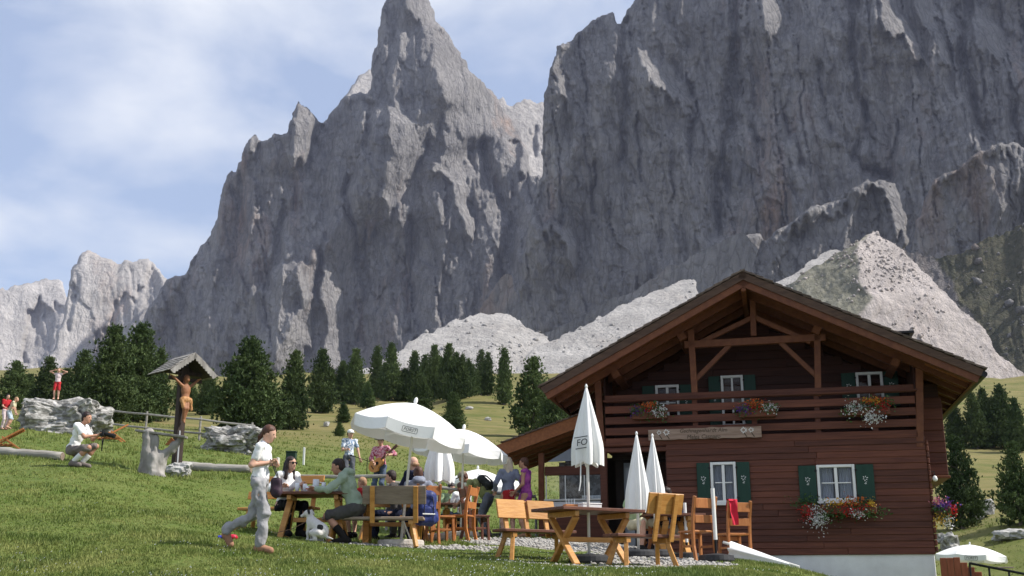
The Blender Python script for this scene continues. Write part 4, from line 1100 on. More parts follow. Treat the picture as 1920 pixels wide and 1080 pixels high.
# ---------------------------------------------------------------- roof
OV = 1.0                                        # overhang in front of the wall
ap = F(1392, 508, -OV); le = F(1016, 724, -OV); re = F(1842, 690, -OV)
BK = DEPTH + 0.5
roof = part('roof', MB().box(ap[0] - 0.05, ap[0] + 0.05, -OV + 0.02, BK - 0.05, ap[1] - 0.42, ap[1] - 0.26, 0.01), BEAM)
for o_ in [roof]: o_.name = 'roof'
TH = 0.30
def slope(e, side):
    """one pitch of the roof: soffit boards, rafters, verge boards and shingles"""
    d = Vector((e[0] - ap[0], 0, e[1] - ap[1])); L = d.length; d.normalize()
    nrm = Vector((-d.z, 0, d.x)) if d.x > 0 else Vector((d.z, 0, -d.x))
    o = Vector((ap[0], 0, ap[1]))
    def pt(s, w, h): q = o + d * s + nrm * h; return (q.x, w, q.z)
    def slab(s0, s1, w0, w1, h0, h1):
        vs = [pt(s, w, h) for h in (h0, h1) for w in (w0, w1) for s in (s0, s1)]
        return MB().add(vs, [(0, 2, 3, 1), (4, 5, 7, 6), (0, 1, 5, 4), (2, 6, 7, 3), (0, 4, 6, 2), (1, 3, 7, 5)])
    sl = slab(0.0, L - 0.02, -OV + 0.06, BK, -0.10, -0.062).build('roof_deck', WOOD_SHADED, roof)
    n = int(L / 0.16)                              # soffit boards run along the house
    for i in range(n):
        slab(i * L / n + 0.004, (i + 1) * L / n - 0.004, -OV + 0.05, 1.6, -0.128, -0.104).build('soffit_board', SOFFIT, sl)
    for k in range(8):                             # rafters
        w = -OV + 0.20 + k * 0.72
        slab(0.05, L - 0.05, w, w + 0.11, -0.27, -0.131).build('rafter', BEAM, roof)
    for s in (0.36, 0.70):                         # purlins
        slab(L * s - 0.08, L * s + 0.08, -0.14, 1.4, -0.43, -0.274).build('purlin', BEAM, roof)
    slab(0.0 if side < 0 else 0.0, L + 0.02, -OV, -OV + 0.045, -0.30, -0.03).build('verge_board', BEAM, roof)
    slab(-0.02, L + 0.03, -OV - 0.035, -OV - 0.003, -0.17, -0.025).build('verge_cap', mat('brown_roof_edge', (0.060, 0.034, 0.023), (0.10, 0.058, 0.038), scale=4, stretch=(1, 4, 4), bump=0.3), roof)
    slab(L - 0.03, L + 0.015, -OV + 0.05, BK, -0.26, -0.03).build('eave_board', BEAM, roof)
    # courses of shingles: the front ends are seen stepping down the verge
    nc = int(L / 0.20)
    for i in range(nc + 1):
        s0 = i * L / nc - 0.12; s1 = s0 + 0.36
        w = -OV - 0.05 + rgh.uniform(-0.02, 0.02)
        for k in range(3 if i < nc else 3):
            w1 = w + rgh.uniform(0.12, 0.2)
            vs = [pt(s, ww, h) for (s, hh) in ((max(s0, -0.05), (-0.020, 0.006)), (min(s1, L + 0.08), (0.012, 0.040))) for h in hh for ww in (w, w1 - 0.004)]
            MB().add(vs, [(0, 1, 3, 2), (4, 6, 7, 5), (0, 4, 5, 1), (2, 3, 7, 6), (0, 2, 6, 4), (1, 5, 7, 3)]).build('shingle', SHINGLE, sl)
            w = w1
        vs = [pt(s, ww, h) for (s, hh) in ((max(s0, -0.05), (-0.020, 0.006)), (min(s1, L + 0.08), (0.012, 0.040))) for h in hh for ww in (w, BK)]
        MB().add(vs, [(0, 1, 3, 2), (4, 6, 7, 5), (0, 4, 5, 1), (2, 3, 7, 6), (0, 2, 6, 4), (1, 5, 7, 3)]).build('shingle_course', SHINGLE, sl)
    if side > 0:                                   # open slatted eave over the side
        for k in range(22):
            w = -OV + 0.25 + k * 0.24
            slab(L - 0.95, L - 0.035, w, w + 0.05, -0.20, -0.13).build('eave_slat', SOFFIT, roof)
        MB().tube([pt(L + 0.07, -OV - 0.03, -0.10), pt(L + 0.07, BK, -0.10)], 0.06, 8).build('gutter', BLACK, roof)
    return pt
ptL = slope(le, -1); ptR = slope(re, 1)
# small dark flue on the right pitch
a, z = F(1690, 624, 1.2)
MB().box(a - 0.16, a + 0.16, 1.1, 1.4, z - 0.5, z - 0.06, 0.01).box(a - 0.26, a + 0.24, 1.0, 1.5, z - 0.055, z + 0.0, 0.008).build('roof_vent', BLACK, roof)
# gable wall under the roof (upper triangle, in the dark)
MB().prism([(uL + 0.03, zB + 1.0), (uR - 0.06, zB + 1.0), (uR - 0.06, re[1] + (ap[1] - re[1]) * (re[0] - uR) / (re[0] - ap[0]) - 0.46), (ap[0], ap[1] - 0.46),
           (uL + 0.03, le[1] + (ap[1] - le[1]) * (uL - le[0]) / (ap[0] - le[0]) - 0.46)], LOG + 0.11, DEPTH).build('gable_wall', WOOD_SHADED, chalet)

# ---------------------------------------------------------------- lean-to with the serving counter
AW = 0.55                                        # its front stands back from the chalet front
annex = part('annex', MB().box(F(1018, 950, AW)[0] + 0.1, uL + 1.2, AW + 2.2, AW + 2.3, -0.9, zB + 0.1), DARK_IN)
al = F(921, 838, AW - 0.55); ar = F(1112, 768, AW - 0.55)
dA_ = Vector((ar[0] - al[0], 0, ar[1] - al[1])); LA = dA_.length; dA_.normalize(); nA = Vector((-dA_.z, 0, dA_.x))
def apt(s, w, h): q = Vector((al[0], 0, al[1])) + dA_ * s + nA * h; return (q.x, w, q.z)
def aslab(s0, s1, w0, w1, h0, h1):
    vs = [apt(s, w, h) for h in (h0, h1) for w in (w0, w1) for s in (s0, s1)]
    return MB().add(vs, [(0, 2, 3, 1), (4, 5, 7, 6), (0, 1, 5, 4), (2, 6, 7, 3), (0, 4, 6, 2), (1, 3, 7, 5)])
ard = aslab(0, LA, AW - 0.5, AW + 3.4, -0.06, -0.02).build('annex_roof', SHINGLE, annex)
aslab(-0.02, LA, AW - 0.55, AW - 0.51, -0.26, -0.005).build('verge_board', SOFFIT, ard)
for i in range(11):
    aslab(i * LA / 11 + 0.003, (i + 1) * LA / 11 - 0.003, AW - 0.505, AW + 3.2, -0.095, -0.065).build('soffit_board', SOFFIT, ard)
for k in range(6):
    aslab(0.02, LA - 0.02, AW - 0.36 + k * 0.55, AW - 0.25 + k * 0.55, -0.22, -0.098).build('rafter', SOFFIT, ard)
for i in range(14):
    for k in range(1):
        vs = [apt(s, ww, h) for (s, hh) in ((LA - i * 0.145 + 0.02, (-0.01, 0.01)), (LA - i * 0.145 - 0.24, (0.01, 0.03))) for h in hh for ww in (AW - 0.6 + rgh.uniform(-0.03, 0.02), AW + 3.4)]
        if LA - i * 0.145 - 0.24 > -0.3: MB().add(vs, [(0, 1, 3, 2), (4, 6, 7, 5), (0, 4, 5, 1), (2, 3, 7, 6), (0, 2, 6, 4), (1, 5, 7, 3)]).build('shingle_course', SHINGLE, ard)
def ax(px, py, w=AW): return F(px, py, w)
for px in (1015, 1022):
    pass
u_, z_ = ax(1016, 1010)
MB().box(u_ - 0.06, u_ + 0.06, AW - 0.06, AW + 0.06, -0.9, ax(1016, 850)[1], 0.01).build('annex_post', BEAM, annex)
c0, cz0 = ax(1024, 962); c1, cz1 = ax(1128, 935)
MB().box(c0, c1, AW - 0.02, AW + 0.35, -0.9, cz0 - 0.05, 0.01).build('counter_front', WOOD, annex)
MB().box(c0 - 0.03, c1, AW - 0.10, AW + 0.5, cz1 - 0.04, cz1, 0.008).build('counter_top', mat('pale_counter', (0.55, 0.53, 0.5), (0.62, 0.6, 0.57)), annex)
MB().box(c0 + 0.12, c1 - 0.02, AW - 0.03, AW + 0.30, cz0 - 0.04, cz1 - 0.045, 0.01).build('steel_case', mat('steel_case', (0.38, 0.39, 0.42), (0.5, 0.5, 0.52), rough=0.3, metal=0.5), annex)
h0, hz0 = ax(1024, 892); h1, hz1 = ax(1130, 870)
MB().box(c0 - 0.02, c1, AW - 0.03, AW + 0.03, hz0, hz1 - 0.03, 0.006).build('serving_lintel', WOOD, annex)
for px in (1024, 1060, 1096, 1130):
    u, _ = ax(px, 920)
    MB().box(u - 0.012, u + 0.012, AW - 0.01, AW + 0.02, cz1 + 0.003, hz0 - 0.003, 0.003).build('glass_frame', WHITE, annex)
for k in range(3):
    u0, _ = ax(1024 + 36 * k + 2, 920); u1, _ = ax(1024 + 36 * k + 33, 920)
    MB().box(u0, u1, AW + 0.0, AW + 0.006, cz1 + 0.004, hz0 - 0.004).build('pane', GLASS, annex)
t0 = ax(1028, 868)
MB().prism([(ax(1026, 866)[0], ax(1026, 866)[1]), (ax(1126, 862)[0], ax(1126, 862)[1]), (ax(1126, 815)[0], ax(1126, 815)[1]), (ax(1100, 822)[0], ax(1100, 822)[1])], AW + 0.02, AW + 0.03).build('upper_glass', mat('grey_reflecting_glass', (0.13, 0.14, 0.17), (0.17, 0.18, 0.21), rough=0.08, spec=0.7), annex)
MB().box(c0 + 0.05, c1 - 0.05, AW + 1.3, AW + 1.33, cz1 - 0.05, hz1 + 0.2).build('back_bar', mat('back_bar', (0.10, 0.09, 0.09), (0.25, 0.24, 0.25), scale=9, lo=0.45, hi=0.55), annex)
for k in range(14):
    u, _ = ax(1092 + 2.9 * k, 925, AW + 0.3)
    MB().lathe([(0.014, 0), (0.017, 0.09), (0.016, 0.1)], 6, (u, AW + 0.34, cz1 + 0.002)).build('drinking_glass', mat('clear_tumbler', (0.6, 0.62, 0.64), (0.75, 0.76, 0.78), rough=0.1, spec=0.7), annex)
# ================================================================== sign, flowers and small fittings on the chalet
def lettering(text, size, M, m, parent, name='lettering', shear=0.0, extrude=0.002):
    cu = bpy.data.curves.new(name, 'FONT'); cu.body = text; cu.size = size; cu.align_x = 'CENTER'; cu.align_y = 'CENTER'; cu.shear = shear; cu.extrude = extrude
    cu.resolution_u = 3
    tmp = bpy.data.objects.new('tmp', cu); COL.objects.link(tmp)
    dg = bpy.context.evaluated_depsgraph_get(); dg.update()
    me = bpy.data.meshes.new_from_object(tmp.evaluated_get(dg))
    bpy.data.objects.remove(tmp); bpy.data.curves.remove(cu)
    me.transform(M); me.materials.clear()
    return link(name, me, m, parent)
def hw(u, w, z): return HO + E1 * u + E2 * w + Vector((0, 0, z))
SIGNW = mat('aged_sign_board', (0.22, 0.145, 0.105), (0.34, 0.245, 0.19), scale=2.5, stretch=(0.6, 4, 6), rough=0.8, bump=0.4)
BURNT = mat('burnt_lettering', (0.055, 0.04, 0.025), (0.075, 0.055, 0.035), scale=3)
s0, sz0 = F(1216, 826, -0.12); s1, sz1 = F(1427, 798, -0.12)
sw, sh = s1 - s0, sz1 - sz0
sign = thing('sign_board', 'long rough-edged wooden name board with white star flowers under the balcony', 'sign', hw((s0 + s1) / 2, -0.09, (sz0 + sz1) / 2), -YAW)
_n = 40; top, bot = [], []
for i in range(_n + 1):
    x = -sw / 2 + sw * i / _n
    top.append((x, sh / 2 * (0.92 + 0.13 * float(vnoise(i * 0.35, 1.5, 0, 4)))))
    bot.append((x, -sh / 2 * (0.95 + 0.10 * float(vnoise(i * 0.45, 7.5, 0, 5)))))
MB().prism(bot + top[::-1], -0.03, 0.035).build('board', SIGNW, sign)
RX = Matrix.Rotation(math.pi / 2, 4, 'X')
lettering('Gschnagenhardt Alm', 0.115, Matrix.Translation((-0.02, -0.033, 0.055)) @ RX, BURNT, sign, shear=0.2)
lettering('Malga Casnago', 0.115, Matrix.Translation((-0.02, -0.033, -0.07)) @ RX, BURNT, sign, shear=0.2)
for x, r in ((-0.93, 0.055), (-0.78, 0.075), (0.80, 0.075), (0.95, 0.06)):
    edelweiss(x, -0.033, 0.04, r, sign, n=9)
    MB().add([(x - 0.012, -0.033, -0.01), (x + 0.012, -0.033, -0.01), (x + 0.07, -0.033, -0.10), (x + 0.05, -0.033, -0.105)], [(0, 1, 2, 3)]).build('stem', BURNT, sign)
for x in (-0.7, 0.7):
    MB().box(x - 0.03, x + 0.03, 0.036, 0.075, -0.06, 0.06, 0.004).build('bracket', BLACK, sign)

LEAF = mat('flower_leaves', (0.030, 0.075, 0.018), (0.080, 0.14, 0.04), scale=9, rough=0.6, trans=0.15)
PETAL = {}
for nm, c in (('white', (0.78, 0.77, 0.76)), ('red', (0.55, 0.02, 0.02)), ('orange', (0.66, 0.16, 0.03)), ('yellow', (0.70, 0.42, 0.05)), ('purple', (0.13, 0.055, 0.30)), ('pink', (0.60, 0.20, 0.26))):
    PETAL[nm] = mat('petals_' + nm, c, tuple(x * 0.75 for x in c), scale=20, rough=0.7, trans=0.15)
def sprays(rg, n, c, r, size, quad=True, up=0.3):
    """little leaf or petal faces spread round c"""
    p = np.array(c) + rg.normal(0, 1, (n, 3)) * np.array(r)
    d = rg.normal(0, 1, (n, 3)) + np.array([0, -0.4, up]); d /= np.linalg.norm(d, axis=1, keepdims=True)
    q = np.cross(d, rg.normal(0, 1, (n, 3))); q /= np.linalg.norm(q, axis=1, keepdims=True)
    s = size * rg.uniform(0.6, 1.4, (n, 1))
    V = np.stack([p - d * s, p + q * s * 0.6, p + d * s, p - q * s * 0.6], 1).reshape(-1, 3)
    return V, np.arange(len(V)).reshape(-1, 4)
def flowers(name, label, cat, loc, width, parts, seed, box=True, leaf_n=420, drop=0.12, depth=0.10, group=None):
    rg = np.random.default_rng(seed)
    o = thing(name, label, cat, loc, -YAW, group)
    if box:
        MB().box(-width / 2, width / 2, -0.09, 0.09, -0.16, 0.0, 0.008).build('planter', mat('brown_planter', (0.10, 0.035, 0.02), (0.15, 0.055, 0.03), stretch=(1, 4, 8)), o)
    Vs = [sprays(rg, leaf_n // 5, (x, -0.05, 0.03 + rg.uniform(-drop, 0.06)), (width * 0.10, depth, 0.07), 0.026) for x in np.linspace(-width * 0.42, width * 0.42, 5)]
    V = np.concatenate([v for v, f in Vs]); mesh_np('foliage', V, np.arange(len(V)).reshape(-1, 4), LEAF, o)
    for col, n, cx, cz, rx, rz in parts:
        V, f = sprays(rg, n * 2, (cx * width, -0.11, cz), (rx, 0.06, rz), 0.021)
        mesh_np(col + '_blossoms', V, f, PETAL[col], o)
    return o
def at_px(px, py, w): u, z = F(px, py, w); return hw(u, w, z)
flowers('flower_box', 'balcony flower box with orange, purple and white blooms, nearest the chalet\'s left end', 'flower box', at_px(1218, 772, -0.12), 0.72, [('purple', 60, -0.38, 0.0, 0.07, 0.05), ('orange', 70, -0.02, 0.12, 0.10, 0.04), ('red', 30, 0.0, 0.05, 0.12, 0.05), ('white', 90, 0.30, -0.02, 0.09, 0.06)], 1)
flowers('flower_box', 'balcony flower box under the balcony door with purple blooms at its left', 'flower box', at_px(1420, 768, -0.12), 0.72, [('purple', 70, -0.36, 0.0, 0.07, 0.05), ('orange', 80, -0.08, 0.11, 0.12, 0.04), ('red', 40, -0.02, 0.04, 0.1, 0.05), ('white', 60, 0.34, 0.0, 0.09, 0.05)], 2)
flowers('flower_box', 'balcony flower box trailing white blooms, below the small dark upper window', 'flower box', at_px(1627, 764, -0.12), 0.84, [('white', 110, -0.34, -0.02, 0.09, 0.07), ('white', 130, 0.06, -0.20, 0.10, 0.08), ('orange', 70, 0.12, 0.12, 0.12, 0.03), ('yellow', 40, 0.1, 0.13, 0.1, 0.03), ('red', 90, 0.34, 0.02, 0.08, 0.06)], 3)
flowers('flower_box', 'window flower box with trailing white, red and orange blooms below the wide green-shuttered window', 'flower box', at_px(1572, 948, -0.16), 1.42, [('white', 210, -0.28, -0.22, 0.10, 0.12), ('red', 80, -0.42, -0.12, 0.08, 0.08), ('yellow', 70, -0.02, 0.05, 0.14, 0.05), ('orange', 90, 0.20, 0.05, 0.12, 0.06), ('red', 120, 0.14, -0.10, 0.22, 0.08), ('white', 60, 0.26, -0.16, 0.08, 0.05), ('yellow', 40, 0.44, 0.02, 0.05, 0.05)], 4, leaf_n=900, drop=0.2)
hb = flowers('hanging_basket', 'round hanging basket of purple and orange flowers at the chalet corner', 'flower basket', hw(uR + 0.18, 0.05, F(1768, 958)[1]), 0.30, [('purple', 150, 0.1, 0.10, 0.09, 0.05), ('pink', 60, -0.2, 0.17, 0.06, 0.04), ('red', 60, 0.6, 0.03, 0.06, 0.06), ('yellow', 90, 0.0, -0.14, 0.08, 0.07), ('white', 60, 0.2, -0.20, 0.07, 0.06)], 5, box=False, leaf_n=500, drop=0.2)
MB().lathe([(0.04, -0.20), (0.12, -0.12), (0.15, 0.0)], 10).build('bowl', mat('basket_brown', (0.10, 0.06, 0.03), (0.18, 0.11, 0.06)), hb)
MB().tube([(0, 0, 0), (-0.08, 0, 0.5), (-0.16, 0.0, 0.52)], 0.006, 5).build('hanger', BLACK, hb)
lp = thing('wall_lamp', 'small white round lamp on the chalet corner beneath the side bay', 'lamp', hw(uR + 0.12, 0.02, F(1753, 896)[1]), -YAW)
MB().lathe([(0.01, -0.07), (0.04, -0.055), (0.05, -0.02), (0.035, 0.03), (0.015, 0.045)], 12).build('globe', WHITE, lp, smooth=True)
MB().tube([(0, 0, 0.05), (0, 0, 0.12), (-0.07, 0, 0.12)], 0.01, 6).build('bracket', BLACK, lp)

# ================================================================== parasols
CLOTH = mat('white_canvas', (0.85, 0.845, 0.82), (0.88, 0.875, 0.855), scale=3, rough=0.85, trans=0.14, bump=0.08)
POLE = mat('pale_pole', (0.66, 0.64, 0.58), (0.74, 0.72, 0.66), scale=5, rough=0.45)
CONCRETE = mat('concrete_foot', (0.40, 0.36, 0.31), (0.52, 0.47, 0.41), scale=14, bump=0.4, rough=0.9)
RUBBER = mat('black_foot', (0.018, 0.018, 0.02), (0.035, 0.035, 0.037), scale=8, rough=0.6)
INK = mat('dark_print', (0.03, 0.035, 0.035), (0.05, 0.055, 0.055), scale=4)
def open_parasol(label, px, Y, rad, height, lean=0.0, lean_dir=0.0, logo=None, base=True, val=0.17, rot=0.2, g=None, pole_lean=0.0, crown_h=0.34, foot=CONCRETE):
    g = on_ground(px, Y) if g is None else g
    o = thing('parasol', label, 'parasol', g, 0)
    N = 8
    hub = Vector((height * math.sin(pole_lean), 0, height))
    T = Matrix.Translation(hub) @ Matrix.Rotation(lean_dir, 4, 'Z') @ Matrix.Rotation(lean, 4, 'Y') @ Matrix.Rotation(rot - lean_dir, 4, 'Z')
    S = 5; Q = 6
    def prof(t): return -crown_h * (0.35 * t + 0.65 * t * t)
    mb = MB()
    for i in range(N):
        a0, a1 = 2 * math.pi * i / N, 2 * math.pi * (i + 1) / N
        vs, fs = [], []
        for r_ in range(Q + 1):
            t = r_ / Q
            for s_ in range(S + 1):
                f = s_ / S; e0 = Vector((math.cos(a0), math.sin(a0), 0)); e1 = Vector((math.cos(a1), math.sin(a1), 0))
                d = (e0 * (1 - f) + e1 * f)
                sag = -0.035 * t * math.sin(math.pi * f)
                d = d * (1 - 0.02 * math.sin(math.pi * f) * t)
                q = d * rad * t; vs.append(T @ Vector((q.x, q.y, prof(t) + sag)))
        for r_ in range(Q):
            for s_ in range(S):
                k = r_ * (S + 1) + s_; fs.append((k, k + 1, k + S + 2, k + S + 1))
        mb.add(vs, fs)
    can = mb.build('canopy', CLOTH, o, smooth=False)
    for i in range(N):
        a0, a1 = 2 * math.pi * i / N, 2 * math.pi * (i + 1) / N
        vs, fs = [], []
        for s_ in range(S + 1):
            f = s_ / S; e0 = Vector((math.cos(a0), math.sin(a0), 0)); e1 = Vector((math.cos(a1), math.sin(a1), 0))
            d = e0 * (1 - f) + e1 * f; d = d * (1 - 0.02 * math.sin(math.pi * f))
            zt = prof(1.0) - 0.035 * math.sin(math.pi * f)
            for k in range(3):
                tt = k / 2
                q = d * rad * (1.003 - (0.0 if logo and i == logo[0] else 0.035) * tt * math.sin(math.pi * f + 0.6 * i)); vs.append(T @ Vector((q.x, q.y, zt - val * tt * (0.94 if s_ in (0, S) else 1))))
        for s_ in range(S):
            for k in range(2):
                b_ = s_ * 3 + k; fs.append((b_, b_ + 3, b_ + 4, b_ + 1))
        MB().add(vs, fs).build('valance_panel', CLOTH, can)
    for i in range(N):
        a = 2 * math.pi * i / N; e = Vector((math.cos(a), math.sin(a), 0))
        pts = [T @ Vector((e.x * rad * t, e.y * rad * t, prof(t) - 0.012)) for t in (0.03, 0.35, 0.7, 0.985)]
        MB().tube(pts, 0.007, 5).build('rib', POLE, o)
        MB().tube([T @ Vector((e.x * rad * 0.5, e.y * rad * 0.5, prof(0.5) - 0.02)), T @ Vector((0.02 * e.x, 0.02 * e.y, -0.42))], 0.006, 5).build('strut', POLE, o)
    MB().lathe([(0.02, -0.01), (0.035, 0.03), (0.03, 0.075), (0.012, 0.10)], 10).build('finial', CLOTH, o).matrix_local = T
    MB().tube([(0, 0, 0.02), hub * 0.6, hub + Vector((0, 0, -0.05))], [0.026, 0.022, 0.02], 10).build('pole', POLE, o, smooth=True)
    if base:
        MB().lathe([(0.36, -0.03), (0.375, 0.02), (0.37, 0.075), (0.35, 0.09), (0.05, 0.095)], 28).build('foot', foot, o)
        MB().tube([(0.16, -0.02, 0.09), (0.02, 0, 0.42)], 0.014, 6).build('foot_brace', POLE, o)
    if logo is not None:
        i, text, size = logo
        am = 2 * math.pi * (i + 0.5) / N
        rr = rad * math.cos(math.pi / N) * 0.985 + 0.022
        M = T @ Matrix.Rotation(am, 4, 'Z') @ Matrix.Translation((rr, 0, prof(1.0) - 0.035 - val * 0.5)) @ Matrix.Rotation(math.pi / 2, 4, 'Z') @ Matrix.Rotation(math.pi / 2, 4, 'X')
        lettering(text, size, M, INK, can, 'print', shear=0.25, extrude=0.001)
        w, h, t = size * 1.72, size * 0.56, size * 0.10
        fr = MB()
        for (x0, x1, z0, z1) in ((-w, w, h, h + t), (-w, w, -h - t, -h), (-w - t, -w, -h, h), (w, w + t, -h, h)):
            fr.box(x0, x1, z0, z1, -0.001, 0.001)
        f = fr.build('print_frame', INK, can); f.data.transform(M)
    return o
def closed_parasol(label, px, Y, height, length, r_bot, g=None, logo=None, strap=False, foot=RUBBER, pleats=8, lean=0.0, pole_r=0.022, base=True, seed=0):
    g = on_ground(px, Y) if g is None else g
    o = thing('closed_parasol', label, 'parasol', g, 0)
    n, Q = pleats * 8, 12
    vs, fs = [], []
    for k in range(Q + 1):
        t = k / Q
        r = 0.012 + r_bot * t ** 0.92 * (1 + 0.10 * math.sin(math.pi * t)) * (1 - 0.16 * max(0, (t - 0.78) / 0.22))
        for i in range(n):
            a = 2 * math.pi * i / n
            w = 1 + (0.10 + 0.20 * t) * math.cos(pleats * a + 0.9 * math.sin(3 * a + seed)) + 0.06 * t * math.sin(2 * a + 3 * t + seed)
            z = height - length * t - (0.055 * (0.5 + 0.5 * math.cos(pleats * a + 0.9 * math.sin(3 * a + seed))) if k == Q else 0)
            vs.append((r * w * math.cos(a) + lean * z, r * w * math.sin(a), z))
    for k in range(Q):
        for i in range(n): fs.append((k * n + i, k * n + (i + 1) % n, (k + 1) * n + (i + 1) % n, (k + 1) * n + i))
    fs.append(tuple(range(n - 1, -1, -1)))
    can = MB().add(vs, fs).build('canopy', CLOTH, o, smooth=True)
    MB().lathe([(0.016, -0.01), (0.022, 0.02), (0.008, 0.05)], 8, (lean * height, 0, height)).build('finial', CLOTH, o)
    MB().tube([(0, 0, 0.03), (lean * height * 0.9, 0, height * 0.9)], pole_r, 10).build('pole', POLE, o, smooth=True)
    if base: MB().lathe([(0.27, -0.03), (0.29, 0.03), (0.28, 0.09), (0.24, 0.12), (0.04, 0.13)], 24).build('foot', foot, o)
    if strap: MB().tube([(-r_bot * 0.5, -r_bot * 0.8, height - length + 0.02), (-r_bot * 0.55, -r_bot * 0.85, height - length - 0.3), (-r_bot * 0.65, -r_bot * 0.8, height - length - 0.42)], 0.009, 5).build('tie_strap', CLOTH, o)
    if logo:
        M = Matrix.Translation((-r_bot * 0.44, -r_bot * 0.95, height - length * 0.76)) @ Matrix.Rotation(R(-18), 4, 'Z') @ Matrix.Rotation(math.pi / 2, 4, 'X') @ Matrix.Rotation(0.12, 4, 'Z')
        lettering('FO', 0.13, M, INK, can, 'print', 0.2, 0.002)
        for zz in (0.075, -0.085):
            MB().box(-0.10, 0.10, zz, zz + 0.012, -0.001, 0.002).build('print_bar', INK, can).data.transform(M)
    return o
open_parasol('large open white parasol with printed logo, tilted over the middle tables', 752, 18.4, 0.98, 2.30, lean=R(12), lean_dir=0.0, logo=(5, 'FORST', 0.068), rot=R(30), pole_lean=R(4.5), val=0.19, crown_h=0.42)
open_parasol('second open white parasol, right behind the large tilted one', 864, 23.0, 0.98, 2.16, lean=R(7), logo=(5, 'FORST', 0.065), rot=R(12), pole_lean=R(1), val=0.18, crown_h=0.40)
open_parasol('small far open parasol seen low between the two nearest open parasols and the standing women', 895, 30.0, 0.80, P(895, 880, 30.0)[2] - on_ground(895, 30.0).z, rot=R(10), crown_h=0.30, val=0.10, foot=RUBBER, g=None)
open_parasol('far open parasol partly hidden by the two standing women', 938, 29.5, 0.62, P(938, 899, 29.5)[2] - on_ground(938, 29.5).z, lean=R(-10), rot=R(30), crown_h=0.22, foot=RUBBER)
open_parasol('open white parasol standing low beyond the chalet\'s right corner', 1816, 44.0, 1.35, 1.78, lean=R(3), logo=(5, 'FORST', 0.12), rot=R(2), val=0.2, crown_h=0.42)
closed_parasol('closed white parasol under the right rim of the large open one', 822, 20.6, 2.12, 1.05, 0.25, foot=CONCRETE, seed=1)
_tc = on_ground(1104, 16.3)
closed_parasol('tall closed white parasol with a dark print, standing through the front table', 1104, 16.3, (1066 - 742) / FPX * 16.3 * 1.0, 1.10, 0.215, g=_tc, logo=True, strap=True, seed=2)
closed_parasol('closed white parasol, left one of the leaning pair before the entrance', 1196, 18.3, 1.96, 1.20, 0.175, seed=3, lean=0.012, foot=RUBBER)
closed_parasol('closed white parasol, right one of the pair before the entrance', 1229, 19.6, 2.05, 1.18, 0.165, seed=4, foot=RUBBER)
def bare_stand(label, px, Y, h, r=0.028, top=True):
    g = on_ground(px, Y)
    o = thing('parasol_stand', label, 'parasol stand', g)
    MB().lathe([(0.26, -0.03), (0.275, 0.03), (0.26, 0.10), (0.12, 0.12), (0.035, 0.13)], 24).build('foot', RUBBER, o)
    MB().tube([(0, 0, 0.1), (0, 0, h * 0.34)], 0.02, 8).build('sleeve', BLACK, o)
    MB().tube([(0, 0, h * 0.3), (-0.01, 0, h)], r, 10).build('pole', WHITE, o)
    return o
bare_stand('bare white parasol pole in a black foot between the chairs', 1341, 17.4, 1.10, 0.030)
bare_stand('short white pole sticking up behind the seated dark-clothed person', 1287, 20.2, 0.98, 0.028)
# parasol lying on the ground by the wall
g = on_ground(1372, 18.4)
o = thing('fallen_parasol', 'white folded parasol lying on the grass by the plinth', 'parasol', g, R(-28))
MB().tube([(-0.15, 0, 0.30), (0.55, 0, 0.06), (1.05, 0, -0.10)], 0.022, 8).build('pole', POLE, o)
n = 18; vs, fs = [], []
for k in range(11):
    t = k / 10
    for i in range(n):
        a = 2 * math.pi * i / n; r = (0.015 + 0.27 * (1 - t) ** 0.85) * (1 + (0.10 + 0.16 * (1 - t)) * math.cos(7 * a + 1.5 * math.sin(2 * a)))
        vs.append((0.0 + 0.95 * t, r * 0.9 * math.cos(a), 0.13 - 0.20 * t + r * 0.55 * math.sin(a)))
for k in range(10):
    for i in range(n): fs.append((k * n + i, k * n + (i + 1) % n, (k + 1) * n + (i + 1) % n, (k + 1) * n + i))
MB().add(vs, fs).build('canopy', CLOTH, o, smooth=True)

